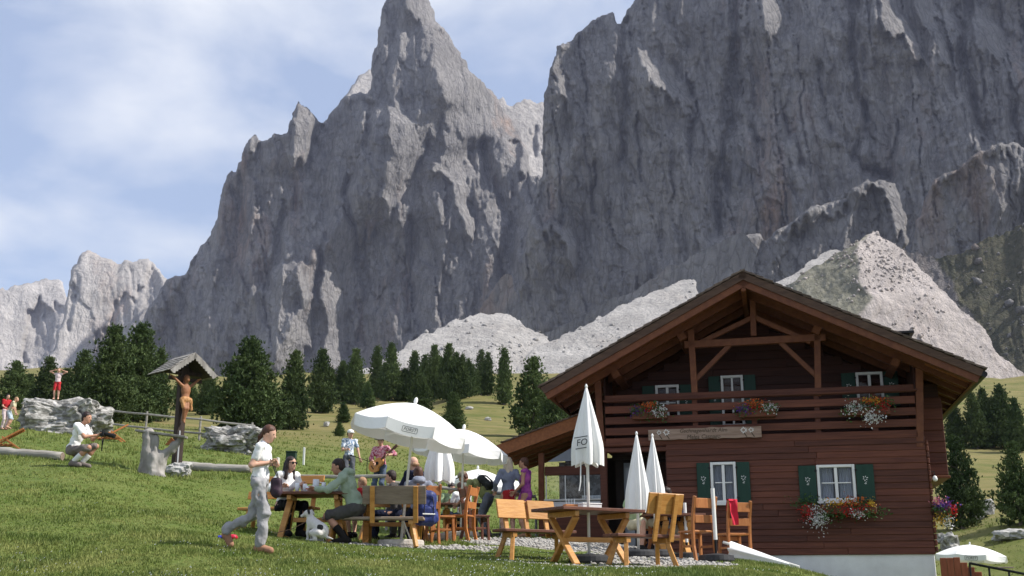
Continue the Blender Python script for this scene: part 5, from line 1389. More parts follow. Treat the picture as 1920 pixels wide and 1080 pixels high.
# ================================================================== tables, benches, chairs
PINEW = mat('varnished_pine', (0.40, 0.175, 0.040), (0.52, 0.26, 0.070), scale=3, stretch=(1, 6, 6), rough=0.45, bump=0.15, vary=0.15, coat=0.15)
PINE_OLD = mat('weathered_bench_wood', (0.21, 0.155, 0.115), (0.30, 0.235, 0.18), scale=3, stretch=(1, 6, 6), rough=0.8, bump=0.3, vary=0.15)
DARKTOP = mat('dark_table_wood', (0.095, 0.036, 0.022), (0.15, 0.06, 0.035), scale=3, stretch=(1, 6, 6), rough=0.5, bump=0.2, vary=0.15)
ORANGEW = mat('orange_chair_wood', (0.33, 0.115, 0.034), (0.43, 0.17, 0.052), scale=3, stretch=(4, 4, 1), rough=0.5, bump=0.15, vary=0.12)
def bench(label, px, Y, rz, L=1.35, back=True, m=PINEW, back_m=None, back_len=None, back_off=0.0, seat_m=None, two=False, back_h=0.88, g=None, seat_h=0.44, centre_post=False, gap=0.0):
    """a bench that faces local -Y"""
    g = on_ground(px, Y) if g is None else g
    o = thing('bench', label, 'bench', g, rz, 'wooden benches at the tables')
    sm = seat_m or m; bm_ = back_m or m
    s = None
    for k in range(2):
        p = MB().box(-L / 2, L / 2, -0.17 + 0.175 * k, 0.0 + 0.17 * k, seat_h - 0.045, seat_h, 0.008).build('seat_board', sm, o)
    for sx in (-1, 1):
        for sy in (-1, 1):
            MB().beam((sx * (L / 2 - 0.20), sy * 0.09, seat_h - 0.048), (sx * (L / 2 - 0.10), sy * 0.21, -0.03), 0.06, 0.065).build('leg', m, o)
        MB().box(sx * (L / 2 - 0.2) - 0.04, sx * (L / 2 - 0.2) + 0.04, -0.15, 0.15, seat_h - 0.12, seat_h - 0.047, 0.006).build('batten', m, o)
    if back:
        bl = back_len or L
        th = R(14)
        def bp(x, h, d=0.0): return (back_off + x, 0.16 + math.tan(th) * (h - seat_h) + d, h)
        for sx in ((-1, 0, 1) if centre_post else (-1, 1)):
            x = sx * (bl / 2 - 0.16)
            MB().beam(bp(x, seat_h - 0.10, 0.045), bp(x, back_h, 0.045), 0.075, 0.035, up=(0, 1, 0)).build('back_post', m, o)
        if two: rows = ((seat_h + 0.16, seat_h + 0.285), (back_h - 0.14, back_h + 0.0))
        else: rows = ((back_h - 0.27, back_h + 0.01),)
        for z0, z1 in rows:
            a, b = Vector(bp(0, z0)), Vector(bp(0, z1)); c = (a + b) / 2; h = (b - a).length
            M = Matrix.Translation(c) @ Matrix.Rotation(-th, 4, 'X')
            for u0_, u1_ in (((-bl / 2, -gap / 2 + back_off * 0), (gap / 2, bl / 2)) if gap else ((-bl / 2, bl / 2),)):
                MB().box(back_off + u0_, back_off + u1_, -0.016, 0.016, -h / 2, h / 2, 0.006, M @ Matrix.Translation((-back_off, 0, 0))).build('back_board', bm_, o)
    return o
def table(label, px, Y, rz, L=1.5, W=0.78, H=0.75, style='x', m=PINEW, top=DARKTOP, g=None):
    g = on_ground(px, Y) if g is None else g
    o = thing('table', label, 'table', g, rz, 'wooden tables on the terrace')
    n = 4
    for k in range(n):
        y0 = -W / 2 + W * k / n
        MB().box(-L / 2, L / 2, y0 + 0.003, y0 + W / n - 0.003, H - 0.045, H, 0.006).build('top_board', top, o)
    for sx in (-1, 1):
        x = sx * (L / 2 - 0.28)
        MB().box(x - 0.035, x + 0.035, -W / 2 + 0.06, W / 2 - 0.06, H - 0.125, H - 0.048, 0.006).build('cross_batten', m, o)
        if style == 'x':
            MB().beam((x - 0.02, -W / 2 + 0.06, -0.03), (x - 0.02, W / 2 - 0.14, H - 0.128), 0.05, 0.10, up=(1, 0, 0)).build('leg', m, o)
            MB().beam((x + 0.035, W / 2 - 0.06, -0.03), (x + 0.035, -W / 2 + 0.14, H - 0.128), 0.05, 0.10, up=(1, 0, 0)).build('leg', m, o)
        else:
            for sy in (-1, 1):
                MB().beam((x + sx * 0.12, sy * (W / 2 - 0.06), -0.03), (x, sy * 0.16, H - 0.128), 0.07, 0.09, up=(1, 0, 0)).build('leg', m, o)
            MB().box(x + sx * 0.07 - 0.025, x + sx * 0.07 + 0.025, -W / 2 + 0.12, W / 2 - 0.12, 0.26, 0.34, 0.006).build('tie', m, o)
    MB().box(-L / 2 + 0.32, L / 2 - 0.32, -0.035, 0.035, 0.29, 0.36, 0.006).build('stretcher', m, o)
    return o
def chair(label, px, Y, rz, m=ORANGEW, g=None, H=0.95, group='wooden chairs on the terrace'):
    """a ladder-back chair that faces local -Y"""
    g = on_ground(px, Y) if g is None else g
    o = thing('chair', label, 'chair', g, rz, group)
    MB().box(-0.21, 0.21, -0.20, 0.20, 0.42, 0.455, 0.01).build('seat', m, o)
    for sx in (-1, 1):
        MB().beam((sx * 0.17, -0.16, 0.42), (sx * 0.185, -0.18, -0.03), 0.045, 0.045).build('leg', m, o)
        mb = MB()
        pts = [(sx * 0.19, 0.25, -0.03), (sx * 0.19, 0.19, 0.22), (sx * 0.19, 0.185, 0.44), (sx * 0.19, 0.21, 0.70), (sx * 0.19, 0.27, H)]
        for a, b in zip(pts[:-1], pts[1:]):
            d = (Vector(b) - Vector(a)).normalized() * 0.008
            mb.beam(Vector(a) - d, Vector(b) + d, 0.038, 0.055, up=(0, 1, 0), b=0.004)
        mb.build('back_post', m, o)
        MB().box(sx * 0.175 - 0.012, sx * 0.175 + 0.012, -0.14, 0.16, 0.20, 0.235, 0.004).build('side_stretcher', m, o)
    for z0, z1 in ((0.56, 0.68), (0.78, 0.93)):
        y = 0.205 + 0.06 * ((z0 + z1) / 2 - 0.5) / 0.4
        MB().box(-0.172, 0.172, y - 0.011, y + 0.011, z0, z1, 0.006).build('back_slat', m, o)
    MB().box(-0.18, 0.18, -0.19, -0.165, 0.34, 0.41, 0.005).build('apron', m, o)
    return o
# front right group
t_front = table('front table with crossed legs pierced by the tall closed parasol', 1106, 16.3, R(33), 1.45, 0.80, g=_tc)
bench('orange bench with a wide split backrest left of the front table', 1003, 17.1, R(33), 1.30, back_len=1.05, centre_post=True, seat_m=DARKTOP, gap=0.05)
bench('bench right of the front table with its high backrest towards the camera', 1203, 15.8, R(33 + 180), 1.10, back_len=0.62, back_off=-0.22, seat_m=DARKTOP, back_h=0.98)
chair('orange chair beside the bare white pole, back towards the camera', 1306, 17.6, R(205))
ch2 = chair('orange chair with a red cloth, nearest the fallen parasol', 1376, 18.7, R(195))
table('small table behind the chairs in front of the chalet wall', 1262, 20.3, R(10), 1.0, 0.7)
chair('chair half hidden at the small table before the entrance', 1232, 20.6, R(100))
# left group
t_left = table('left table covered with glasses beside the seated woman in sunglasses', 588, 18.3, R(2), 1.30, 0.78, style='a')
bench('orange bench with two backrest boards at the left table\'s left end', 520, 19.0, R(-14), 1.35, two=True, back_h=0.98)
bench('weathered bench with its grey back to the camera under the large parasol', 700, 18.1, R(180), 1.60, back_len=1.0, back_off=-0.34, back_m=PINE_OLD, seat_m=PINE_OLD, back_h=0.90)
table('table behind the weathered bench under the large parasol', 735, 19.1, R(8), 1.4, 0.78)
bench('far bench across the table from the weathered bench', 740, 20.4, R(0), 1.4)
chair('orange chair carrying the blue backpack', 795, 18.9, R(200))
chair('orange chair right of the blue backpack beside the closed parasol', 826, 19.8, R(112))
chair('orange chair turned sideways right of the closed parasol', 862, 20.3, R(250))
chair('dark wooden chair beside the bending hiker', 893, 20.8, R(110), m=DARKTOP)
table('table behind the orange chairs under the second parasol', 862, 26.2, R(5), 1.2, 0.75)

# ---------------------------------------------------------------- things on the tables and chairs
TUMBLER = mat('drinking_glass', (0.62, 0.64, 0.66), (0.78, 0.79, 0.8), rough=0.08, spec=0.8, scale=6)
DRINK = mat('red_drink', (0.34, 0.05, 0.05), (0.45, 0.09, 0.07)); AMBER = mat('amber_drink', (0.50, 0.22, 0.04), (0.6, 0.3, 0.06))
def on_table(t, x, y, z): 
    return t.matrix_basis @ Vector((x, y, z))
for i, (x, y, kind, lb) in enumerate(((-0.28, -0.10, 0, 'tall clear glass nearest the woman in sunglasses'), (-0.18, 0.05, 0, 'clear glass at the back of the left table'), (-0.10, -0.16, 1, 'short glass with red drink on the left table'), (0.0, 0.02, 2, 'clear glass jug in the middle of the left table'), (0.10, -0.12, 1, 'short glass with amber drink on the left table'), (0.22, 0.06, 0, 'clear glass by the green-hooded man\'s hand'), (-0.02, -0.22, 1, 'small pink-topped glass at the front of the left table'), (0.16, -0.24, 0, 'clear glass at the front edge of the left table'))):
    p = on_table(t_left, x, y, 0.752)
    o = thing('glass' if kind != 2 else 'jug', lb, 'glass' if kind != 2 else 'jug', p)
    h, r = ((0.15, 0.036), (0.10, 0.04), (0.22, 0.055))[kind]
    MB().lathe([(r * 0.8, 0), (r, h * 0.6), (r * 0.95, h), (r * 0.88, h), (r * 0.9, h * 0.6), (r * 0.7, 0.008)], 12).build('body', TUMBLER, o, smooth=True)
    if kind == 1: MB().lathe([(r * 0.82, 0.02), (r * 1.01, h * 0.55), (r * 1.01, h * 0.62)], 12).build('drink', (DRINK, AMBER)[i % 2], o)
    if kind == 2: MB().tube([(r, 0, 0.18), (r + 0.05, 0, 0.16), (r + 0.05, 0, 0.08), (r, 0, 0.05)], 0.008, 6).build('handle', TUMBLER, o)
p = on_table(t_front, 0.12, 0.12, 0.752)
o = thing('menu_box', 'white box-shaped menu holder on the front table', 'box', p, R(20))
MB().box(-0.15, 0.15, -0.08, 0.08, 0.0, 0.075, 0.008).build('tray', WHITE, o); MB().box(-0.155, 0.155, -0.085, 0.085, 0.078, 0.095, 0.005).build('lid', WHITE, o)
p = on_table(t_front, -0.20, 0.16, 0.752)
o = thing('cutlery_box', 'small terracotta-coloured cutlery box on the front table', 'box', p, R(20))
MB().box(-0.10, 0.10, -0.05, 0.05, 0, 0.07, 0.006).build('tray', ORANGEW, o)
for k in range(4): MB().tube([(-0.06 + 0.04 * k, 0, 0.02), (-0.07 + 0.045 * k, 0.0, 0.15)], 0.006, 5).build('cutlery', mat('cutlery_steel', (0.5, 0.5, 0.5), (0.6, 0.6, 0.6), metal=0.8, rough=0.3), o)
BAG_BLUE = mat('blue_nylon', (0.018, 0.028, 0.115), (0.030, 0.045, 0.17), scale=10, rough=0.5, bump=0.3)
BAG_DARK = mat('dark_nylon', (0.012, 0.013, 0.028), (0.025, 0.027, 0.05), scale=10, rough=0.5)
def backpack(label, loc, rz, s=1.0, m=BAG_BLUE, m2=BAG_DARK):
    o = thing('backpack', label, 'backpack', loc, rz)
    b = soft_obj('bag', [('b', (0, 0, 0.28), (0.15, 0.10, 0.24), 0.07), ('b', (0, -0.10, 0.20), (0.12, 0.06, 0.13), 0.05), ('e', (0, -0.01, 0.50), (0.15, 0.11, 0.08)), ('e', (0.15, 0, 0.16), (0.05, 0.07, 0.10)), ('e', (-0.15, 0, 0.16), (0.05, 0.07, 0.10))], m, o, vox=0.018, k=0.025, wob=0.012, wfreq=14)
    for sx in (-1, 1):
        MB().tube([(sx * 0.08, 0.09, 0.50), (sx * 0.10, 0.15, 0.40), (sx * 0.11, 0.14, 0.22), (sx * 0.12, 0.09, 0.08)], 0.018, 6).build('shoulder_strap', m2, o)
        MB().tube([(sx * 0.07, -0.10, 0.50), (sx * 0.075, -0.17, 0.34), (sx * 0.07, -0.15, 0.10)], 0.009, 5).build('webbing', m2, o)
    MB().box(-0.10, 0.10, -0.168, -0.158, 0.20, 0.22, 0.003).build('zip', WHITE, o)
    MB().tube([(-0.04, 0.04, 0.56), (0, 0.04, 0.61), (0.04, 0.04, 0.56)], 0.008, 5).build('grab_loop', m2, o)
    o.scale = (s, s, s)
    return o
g = on_ground(798, 18.45); backpack('blue hiking backpack hanging on an orange chair back', (g.x, g.y, g.z + 0.28), R(20), 1.05)
# red cloth over the chair
RED = mat('red_cloth', (0.50, 0.012, 0.035), (0.58, 0.02, 0.05), scale=6, rough=0.8)
o = thing('red_cloth', 'red cloth hung over the orange chair near the fallen parasol', 'cloth', ch2.matrix_basis @ Vector((0.14, 0.27, 0.95)), R(195))
vs, fs = [], []
for k in range(9):
    t = k / 8
    for i in range(7):
        f = i / 6; vs.append((-0.07 + 0.14 * f * (1 - 0.2 * t) + 0.01 * math.sin(5 * t), 0.045 + 0.02 * math.sin(6 * f + 3 * t) + 0.02 * math.sin(math.pi * min(1, t * 2)), 0.02 - 0.40 * t))
fs = [(k * 7 + i, k * 7 + i + 1, k * 7 + i + 8, k * 7 + i + 7) for k in range(8) for i in range(6)]
MB().add(vs, fs).build('drape', RED, o, smooth=True)
vs = [(x, y, z) for x in (-0.075, 0.075) for (y, z) in ((0.06, 0.0), (0.03, 0.03), (-0.03, 0.03), (-0.06, -0.05), (-0.065, -0.16))]
MB().add(vs, [(k, k + 1, k + 6, k + 5) for k in range(4)]).build('fold', RED, o)

# ================================================================== shrine, stump, logs, fences, boulders
GREYWOOD = mat('silver_grey_wood', (0.17, 0.155, 0.14), (0.33, 0.31, 0.285), scale=4, stretch=(1, 1, 0.25), rough=0.85, bump=0.5, vary=0.1)
GREYRAIL = mat('grey_rail_wood', (0.22, 0.20, 0.175), (0.34, 0.32, 0.285), scale=4, stretch=(0.3, 3, 3), rough=0.85, bump=0.5, vary=0.1)
SHRINEW = mat('dark_shrine_wood', (0.030, 0.020, 0.016), (0.055, 0.036, 0.028), scale=4, stretch=(4, 4, 0.5), rough=0.8, bump=0.3)
g = G(330, 884); SY = g.y
sc_ = SY / FPX
sh_rz = R(46)
shr = thing('wayside_shrine', 'wayside shrine with a shingled gable roof and a carved wooden figure on a dark post', 'shrine', g, sh_rz)
# local -Y is where the shrine faces
hp = (884 - 668) * sc_ * 0.99
MB().box(-0.11, 0.11, -0.10, 0.10, -0.1, hp - 0.25, 0.012).build('post', SHRINEW, shr)
MB().box(-0.065, -0.02, -0.125, -0.103, 0.0, hp * 0.35, 0.006).build('steel_strip', mat('pale_steel', (0.4, 0.4, 0.4), (0.5, 0.5, 0.5), metal=0.5, rough=0.4), shr)
RW, RH, RL = 0.66, 0.52, 0.50
ro = MB().box(-0.04, 0.04, -RL, RL * 0.9, hp - 0.02, hp + 0.05, 0.008).build('roof', SHRINEW, shr)
for sx in (-1, 1):
    d = Vector((sx * RW, 0, -RH)); Ls = d.length; d.normalize(); nn = Vector((sx * RH, 0, RW)).normalized()
    base = Vector((0, 0, hp + 0.08))
    def q(s, y, h): v = base + d * s + nn * h; return (v.x, y, v.z)
    def sl(s0, s1, y0, y1, h0, h1):
        return MB().add([q(s, y, h) for h in (h0, h1) for y in (y0, y1) for s in (s0, s1)], [(0, 2, 3, 1), (4, 5, 7, 6), (0, 1, 5, 4), (2, 6, 7, 3), (0, 4, 6, 2), (1, 3, 7, 5)])
    sl(0, Ls, -RL, RL, -0.05, -0.02).build('roof_board', SHRINEW, ro)
    for r_ in range(6):
        y = -RL - 0.03
        while y < RL:
            w = rgh.uniform(0.13, 0.22); s0 = r_ * Ls / 6 - 0.02; s1 = s0 + Ls / 6 + 0.11 + rgh.uniform(0, 0.03)
            vs = [q(s, yy, h) for (s, hh) in ((s0, (-0.012, 0.006)), (s1, (0.022, 0.044))) for h in hh for yy in (y, min(y + w, RL + 0.04) - 0.008)]
            MB().add(vs, [(0, 1, 3, 2), (4, 6, 7, 5), (0, 4, 5, 1), (2, 3, 7, 6), (0, 2, 6, 4), (1, 5, 7, 3)]).build('shingle', GREYWOOD, ro)
            y += w
    # scalloped barge board
    n = 9; pts = [q(0.0, -RL - 0.02, -0.0), q(Ls + 0.05, -RL - 0.02, -0.0)]
    low = []
    for k in range(n * 4 + 1):
        t = k / (n * 4); low.append((Ls * (1 - t) + 0.03, -0.11 - 0.035 * abs(math.sin(math.pi * n * t))))
    vs = []
    poly = [(0.0, -0.005), (Ls + 0.05, -0.005)] + low
    m_ = len(poly)
    for yy in (-RL - 0.055, -RL - 0.022): vs += [q(s, yy, h) for s, h in poly]
    MB().add(vs, [tuple(range(m_)), tuple(range(2 * m_ - 1, m_ - 1, -1))] + [(i, (i + 1) % m_, (i + 1) % m_ + m_, i + m_) for i in range(m_)]).build('barge_board', GREYWOOD, ro)
MB().prism([(-0.42, hp - 0.36), (0.42, hp - 0.36), (0, hp + 0.0)], 0.10, 0.14).build('back_board', SHRINEW, shr)
MB().box(-0.52, 0.52, -0.06, 0.06, hp - 0.46, hp - 0.36, 0.01).build('tie_beam', SHRINEW, shr)
CARVE = mat('carved_wood_skin', (0.22, 0.09, 0.042), (0.33, 0.15, 0.07), scale=9, rough=0.6, bump=0.2)
GILT = mat('pale_orange_cloth', (0.36, 0.17, 0.06), (0.48, 0.26, 0.11), scale=14, lo=0.45, hi=0.55, rough=0.6, bump=0.3)
fz = hp - 1.62
fig = soft_obj('carved_figure', [('e', (0, -0.22, fz + 1.02), (0.075, 0.085, 0.105)), ('c', (0, -0.2, fz + 0.92), (0, -0.19, fz + 0.86), 0.045, 0.05), ('e', (0, -0.19, fz + 0.72), (0.135, 0.085, 0.19)), ('e', (0, -0.19, fz + 0.52), (0.115, 0.085, 0.13)),
     ('c', (-0.13, -0.19, fz + 0.84), (-0.36, -0.15, fz + 1.04), 0.045, 0.03), ('c', (0.13, -0.19, fz + 0.84), (0.36, -0.15, fz + 1.04), 0.045, 0.03),
     ('c', (-0.36, -0.15, fz + 1.04), (-0.46, -0.13, fz + 1.10), 0.028, 0.02), ('c', (0.36, -0.15, fz + 1.04), (0.46, -0.13, fz + 1.10), 0.028, 0.02),
     ('c', (-0.06, -0.19, fz + 0.48), (-0.05, -0.27, fz + 0.22), 0.07, 0.05), ('c', (0.06, -0.19, fz + 0.48), (0.04, -0.27, fz + 0.22), 0.07, 0.05),
     ('c', (-0.05, -0.27, fz + 0.22), (-0.01, -0.19, fz - 0.08), 0.048, 0.03), ('c', (0.04, -0.27, fz + 0.22), (0.01, -0.2, fz - 0.08), 0.048, 0.03), ('c', (0, -0.19, fz - 0.08), (0.0, -0.25, fz - 0.16), 0.032, 0.025)], CARVE, shr, vox=0.02, k=0.03)
soft_obj('loin_cloth', [('e', (0, -0.20, fz + 0.46), (0.15, 0.11, 0.12)), ('c', (0.13, -0.22, fz + 0.46), (0.19, -0.22, fz + 0.20), 0.06, 0.04), ('c', (-0.1, -0.24, fz + 0.42), (-0.08, -0.27, fz + 0.26), 0.07, 0.05)], GILT, fig, vox=0.022, k=0.04, wob=0.012, wfreq=20)
soft_obj('hair', [('e', (0, -0.19, fz + 1.06), (0.085, 0.085, 0.09)), ('c', (-0.06, -0.18, fz + 1.0), (-0.07, -0.2, fz + 0.86), 0.04, 0.03)], mat('carved_dark', (0.12, 0.05, 0.025), (0.18, 0.08, 0.04)), fig, vox=0.02, k=0.03)
MB().box(-0.50, 0.50, -0.10, -0.104 - 0.04, fz + 0.97, fz + 1.07, 0.008).build('cross_arm', SHRINEW, shr)

# hollow stump fountain
g = G(300, 893); k_ = g.y / FPX
st = thing('stump_trough', 'silvery forked tree stump with a plank laid across it beside the shrine', 'stump', g, 0)
S_ = 75 * k_ / 1.0
soft_obj('stump', [('c', (-0.30, 0, -0.1), (-0.28, 0.02, 0.50), 0.24, 0.19), ('c', (-0.28, 0.02, 0.5), (-0.33, 0, 0.98), 0.18, 0.14), ('c', (-0.10, -0.06, -0.05), (-0.05, -0.05, 0.40), 0.20, 0.15), ('c', (-0.02, -0.04, 0.35), (0.42, 0.0, 0.86), 0.14, 0.075),
                   ('c', (-0.12, -0.16, 0.0), (-0.14, -0.08, 0.9), 0.12, 0.05), ('c', (-0.05, -0.1, 0.0), (0.12, -0.16, -0.08), 0.14, 0.08)], GREYWOOD, st, vox=0.022, k=0.06, wob=0.03, wfreq=6)
MB().beam((-0.62, -0.02, 1.04), (0.56, -0.06, 0.88), 0.22, 0.05).build('plank', GREYWOOD, st)
MB().prism([(0.02, 0.72), (0.30, 0.76), (0.16, 0.90)], 0.10, 0.14).build('orange_wedge', ORANGEW, st)

LIME = mat('limestone_boulder', (0.15, 0.143, 0.13), (0.47, 0.455, 0.43), scale=4.5, stretch=(1, 1, 1.4), rough=0.95, bump=1.0, bscale=11, lo=0.38, hi=0.62, col3=(0.27, 0.26, 0.24))
LIME_W = mat('white_stone', (0.26, 0.255, 0.24), (0.48, 0.465, 0.44), scale=5, rough=0.95, bump=0.7, bscale=12)
def boulder(label, loc, size, seed, m=LIME, rough=0.16, res=4, rz=0.0, cat='boulder', name='boulder', group=None, layers=True, flat=0.0):
    bm = bmesh.new(); bmesh.ops.create_icosphere(bm, subdivisions=res, radius=1.0)
    p = np.array([v.co[:] for v in bm.verts])
    n = p / np.linalg.norm(p, axis=1, keepdims=True)
    q = np.sign(n) * np.abs(n) ** 0.75
    d = 1 + rough * 1.4 * fbm(n[:, 0] * 1.6 + seed, n[:, 1] * 1.6, n[:, 2] * 1.6, 4, seed, 0.55) + rough * 0.45 * blocks(n[:, 0] * 3 + n[:, 1] * 2 + seed, n[:, 2] * 3.4 + n[:, 1], seed + 3)
    d = d + rough * 0.3 * ridged(n[:, 0] * 5, n[:, 1] * 5, n[:, 2] * 7, 3, seed + 5)
    q = q * d[:, None] * np.array(size) / 2
    q[:, 2] += size[2] * 0.36
    for v, c in zip(bm.verts, q): v.co = c
    me = bpy.data.meshes.new(name); bm.to_mesh(me); bm.free()
    o = link(name, me, m); o.location = loc; o.rotation_euler = (0, 0, rz)
    tag(o, label, cat, group)
    return o
g = G(112, 812); b1 = boulder('big pale boulder on which a child stands', (g.x, g.y + 0.6, g.z), (2.72, 2.0, 1.48), 3, rough=0.17, res=5)
BIG = b1
g = G(432, 848); boulder('low craggy boulder behind the walking woman, below the broad pine', (g.x, g.y + 0.4, g.z), (2.15, 1.4, 1.05), 9, rough=0.22, res=5)
g = G(334, 893); boulder('small white rock at the foot of the stump', g, (0.58, 0.45, 0.36), 14, m=LIME_W, rough=0.2, res=4)
for i, (px, py, s, h, lb) in enumerate(((1851, 966, 0.9, 1.0, 'pale upright stone on the meadow right of the spiky pine'), (1834, 975, 0.7, 0.35, 'small pale stone left of the upright stone'), (1893, 1012, 1.25, 0.5, 'flat white rock on the meadow near the right edge'), (1782, 1030, 0.8, 0.75, 'grey stone beside the chalet corner'), (1916, 1010, 0.8, 0.45, 'white rock at the right edge beside the flat one'),
                          (1768, 1018, 0.5, 0.5, 'small rough stone just off the chalet corner'))):
    g = G(px, py); boulder(lb, g, (s, s * 0.8, h), 20 + i, m=LIME_W if i in (2, 4) else LIME, rough=0.22, res=3, group='stones on the meadow')
for i, (px, py) in enumerate(((660, 748), (705, 822), (742, 806), (612, 800), (915, 790), (880, 768))):
    g = G(px, py); boulder('small pale stone lying on the far meadow slope', g, (0.45 + 0.2 * (i % 3), 0.45, 0.4), 40 + i, m=LIME_W, rough=0.22, res=2, group='stones on the far meadow', cat='stone', name='stone')

def log(label, p0, p1, r, m=GREYRAIL):
    a, b = Vector(p0), Vector(p1)
    n = 14; o = thing('log', label, 'log', (a + b) / 2)
    pts = [(a + (b - a) * (i / n)) - (a + b) / 2 for i in range(n + 1)]
    pts = [p + Vector((0, 0, r * 0.18 * float(vnoise(i * 0.7, r * 50, 0, 3)))) for i, p in enumerate(pts)]
    rad = [r * (1 - 0.18 * i / n) * (1 + 0.06 * float(vnoise(i * 0.9, 4.4, 0, 6))) for i in range(n + 1)]
    MB().tube(pts, rad, 12).build('trunk', m, o, smooth=True)
    for s in (0, n):
        c = pts[s]; d = (pts[-1] - pts[0]).normalized() * (0.012 if s else -0.012)
        MB().tube([c, c + d], rad[s] * 0.93, 12).build('cut_end', PINE_OLD, o)
    return o
g0, g1 = G(-60, 852), G(116, 864)
log('long grey log lying on the lawn behind the crouching photographer', g0 + Vector((0, 0, 0.12)), g1 + Vector((0, 0, 0.10)), 0.135)
g0, g1 = G(334, 881), G(470, 888)
log('long grey log on the lawn between the shrine and the walking woman', g0 + Vector((0, 0, 0.10)), g1 + Vector((0, 0, 0.10)), 0.13)
def fence(label, posts, rails, ph, m=GREYRAIL, pr=0.05, rr=0.045, ext=(0, 0)):
    o = thing('fence', label, 'fence', posts[0])
    L0 = Vector(posts[0])
    for p in posts:
        p = Vector(p) - L0
        MB().tube([p + Vector((0, 0, -0.2)), p + Vector((0.01, 0, ph))], [pr, pr * 0.9], 8).build('post', m, o)
    for h in rails:
        for a, b in zip(posts[:-1], posts[1:]):
            a, b = Vector(a) - L0, Vector(b) - L0
            d = (b - a).normalized() * 0.12
            MB().tube([a - d + Vector((0, -pr - rr * 0.6, h)), (a + b) / 2 + Vector((0, -pr - rr * 0.6, h - 0.02)), b + d + Vector((0, -pr - rr * 0.6, h))], rr, 7).build('rail', m, o)
    return o
fence('grey two-rail pasture fence running past the shrine', [G(40, 788), G(200, 806), G(272, 815), G(373, 826), G(470, 838)], (0.28, 0.85), 0.98)
def level_rail(label, pix):
    o = thing('handrail', label, 'rail', on_ground(pix[0][0], pix[0][2]))
    pts = [Vector(P(*q)) - o.location for q in pix]
    MB().tube(pts, 0.04, 8).build('rail', GREYRAIL, o)
    for q, p in zip(pix, pts):
        gq = on_ground(q[0], q[2]) - o.location
        MB().tube([Vector((p.x, p.y + 0.02, min(gq.z, p.z - 0.3) - 0.2)), Vector((p.x, p.y + 0.02, p.z - 0.03))], 0.032, 8).build('post', GREYRAIL, o)
    return o
level_rail('grey rail behind the left table', [(536, 893, 24.5), (640, 894, 24.0), (727, 893, 23.6)])
level_rail('pale rail running from the musicians towards the counter', [(733, 904, 27.0), (860, 918, 27.0), (1005, 931, 27.0)])
g = G(569, 872); o = thing('marker_post', 'short white marker post on the lawn left of the musicians', 'post', g)
MB().box(-0.035, 0.035, -0.035, 0.035, -0.1, 0.60, 0.008).build('shaft', WHITE, o); MB().box(-0.03, 0.03, -0.03, 0.03, 0.603, 0.62, 0.01).build('cap', WHITE, o)
g = on_ground(539, 30.0); o = thing('post_box', 'small dark green box on a post behind the woman in sunglasses', 'box', g)
zt = P(539, 861, 30.0)[2] - g.z
MB().box(-0.03, 0.03, -0.03, 0.03, -0.1, zt - 0.003, 0.005).build('post', BLACK, o); MB().box(-0.13, 0.13, -0.10, 0.10, zt, zt + 0.17, 0.012).build('box', mat('dark_green_box', (0.014, 0.035, 0.02), (0.02, 0.045, 0.03)), o); MB().box(-0.14, 0.14, -0.11, 0.11, zt + 0.173, zt + 0.21, 0.008).build('lid', mat('dark_green_box', (0,0,0)), o)
def deck_chair(label, loc, rz, s=1.0):
    o = thing('deck_chair', label, 'deck chair', loc, rz, 'wooden deck chairs on the lawn')
    for sx in (-1, 1):
        MB().beam((sx * 0.28, -0.55, 0.06), (sx * 0.28, 0.60, 0.78), 0.05, 0.06).build('rail', ORANGEW, o)
        MB().beam((sx * 0.23, 0.55, -0.02), (sx * 0.23, -0.15, 0.45), 0.05, 0.06).build('leg', ORANGEW, o)
        MB().beam((sx * 0.18, -0.75, 0.10), (sx * 0.18, 0.35, 0.14), 0.05, 0.05).build('seat_rail', ORANGEW, o)
    for k in range(7):
        y = -0.50 + 0.155 * k; MB().box(-0.25, 0.25, y, y + 0.11, 0.155 + 0.001, 0.178, 0.005).build('seat_slat', ORANGEW, o) if k < 5 else None
        t = k / 6; MB().beam((-0.25, 0.05 + 0.5 * t, 0.475 + 0.31 * t), (0.25, 0.05 + 0.5 * t, 0.475 + 0.31 * t), 0.09, 0.02, up=(0, -0.53, 0.85)).build('back_slat', ORANGEW, o)
    o.scale = (s, s, s); return o
deck_chair('orange wooden deck chair at the left edge behind the log', G(10, 842), R(-72), 0.72)
deck_chair('orange wooden deck chair leaning beside the big boulder', G(210, 828), R(-60), 0.75)
# far right: boarded screen and railing
o = thing('boarded_screen', 'red-brown boarded screen at the chalet\'s lower right corner', 'screen', Vector(P(1766, 1110, 21.5)), R(-10))
zt = P(1766, 1046, 21.5)[2] - o.location.z
for k in range(6):
    x0 = 0.02 + 0.12 * k; MB().box(x0, x0 + 0.114, -0.02, 0.02, -1.2, zt - max(0, k - 2) * 0.085 + 0.01 * (k == 2), 0.006).build('board', mat('screen_wood', (0.20, 0.055, 0.025), (0.27, 0.085, 0.04), stretch=(6, 6, 1), scale=3, bump=0.2, vary=0.15), o)
MB().box(0.0, 0.74, 0.022, 0.06, -0.5, -0.40, 0.005).build('batten', BEAM, o)
MB().box(-1.1, -0.35, -0.35, -0.05, zt - 0.42, zt - 0.36, 0.01).build('ledge', BEAM, o)
o = thing('metal_railing', 'dark metal railing by the low parasol at the right', 'railing', Vector(P(1818, 1120, 21.0)), 0)
q0 = Vector(P(1818, 1056, 21.0)) - o.location; q1 = Vector(P(1935, 1079, 20.0)) - o.location
MB().tube([q0, q1], 0.022, 8).build('handrail', BLACK, o)
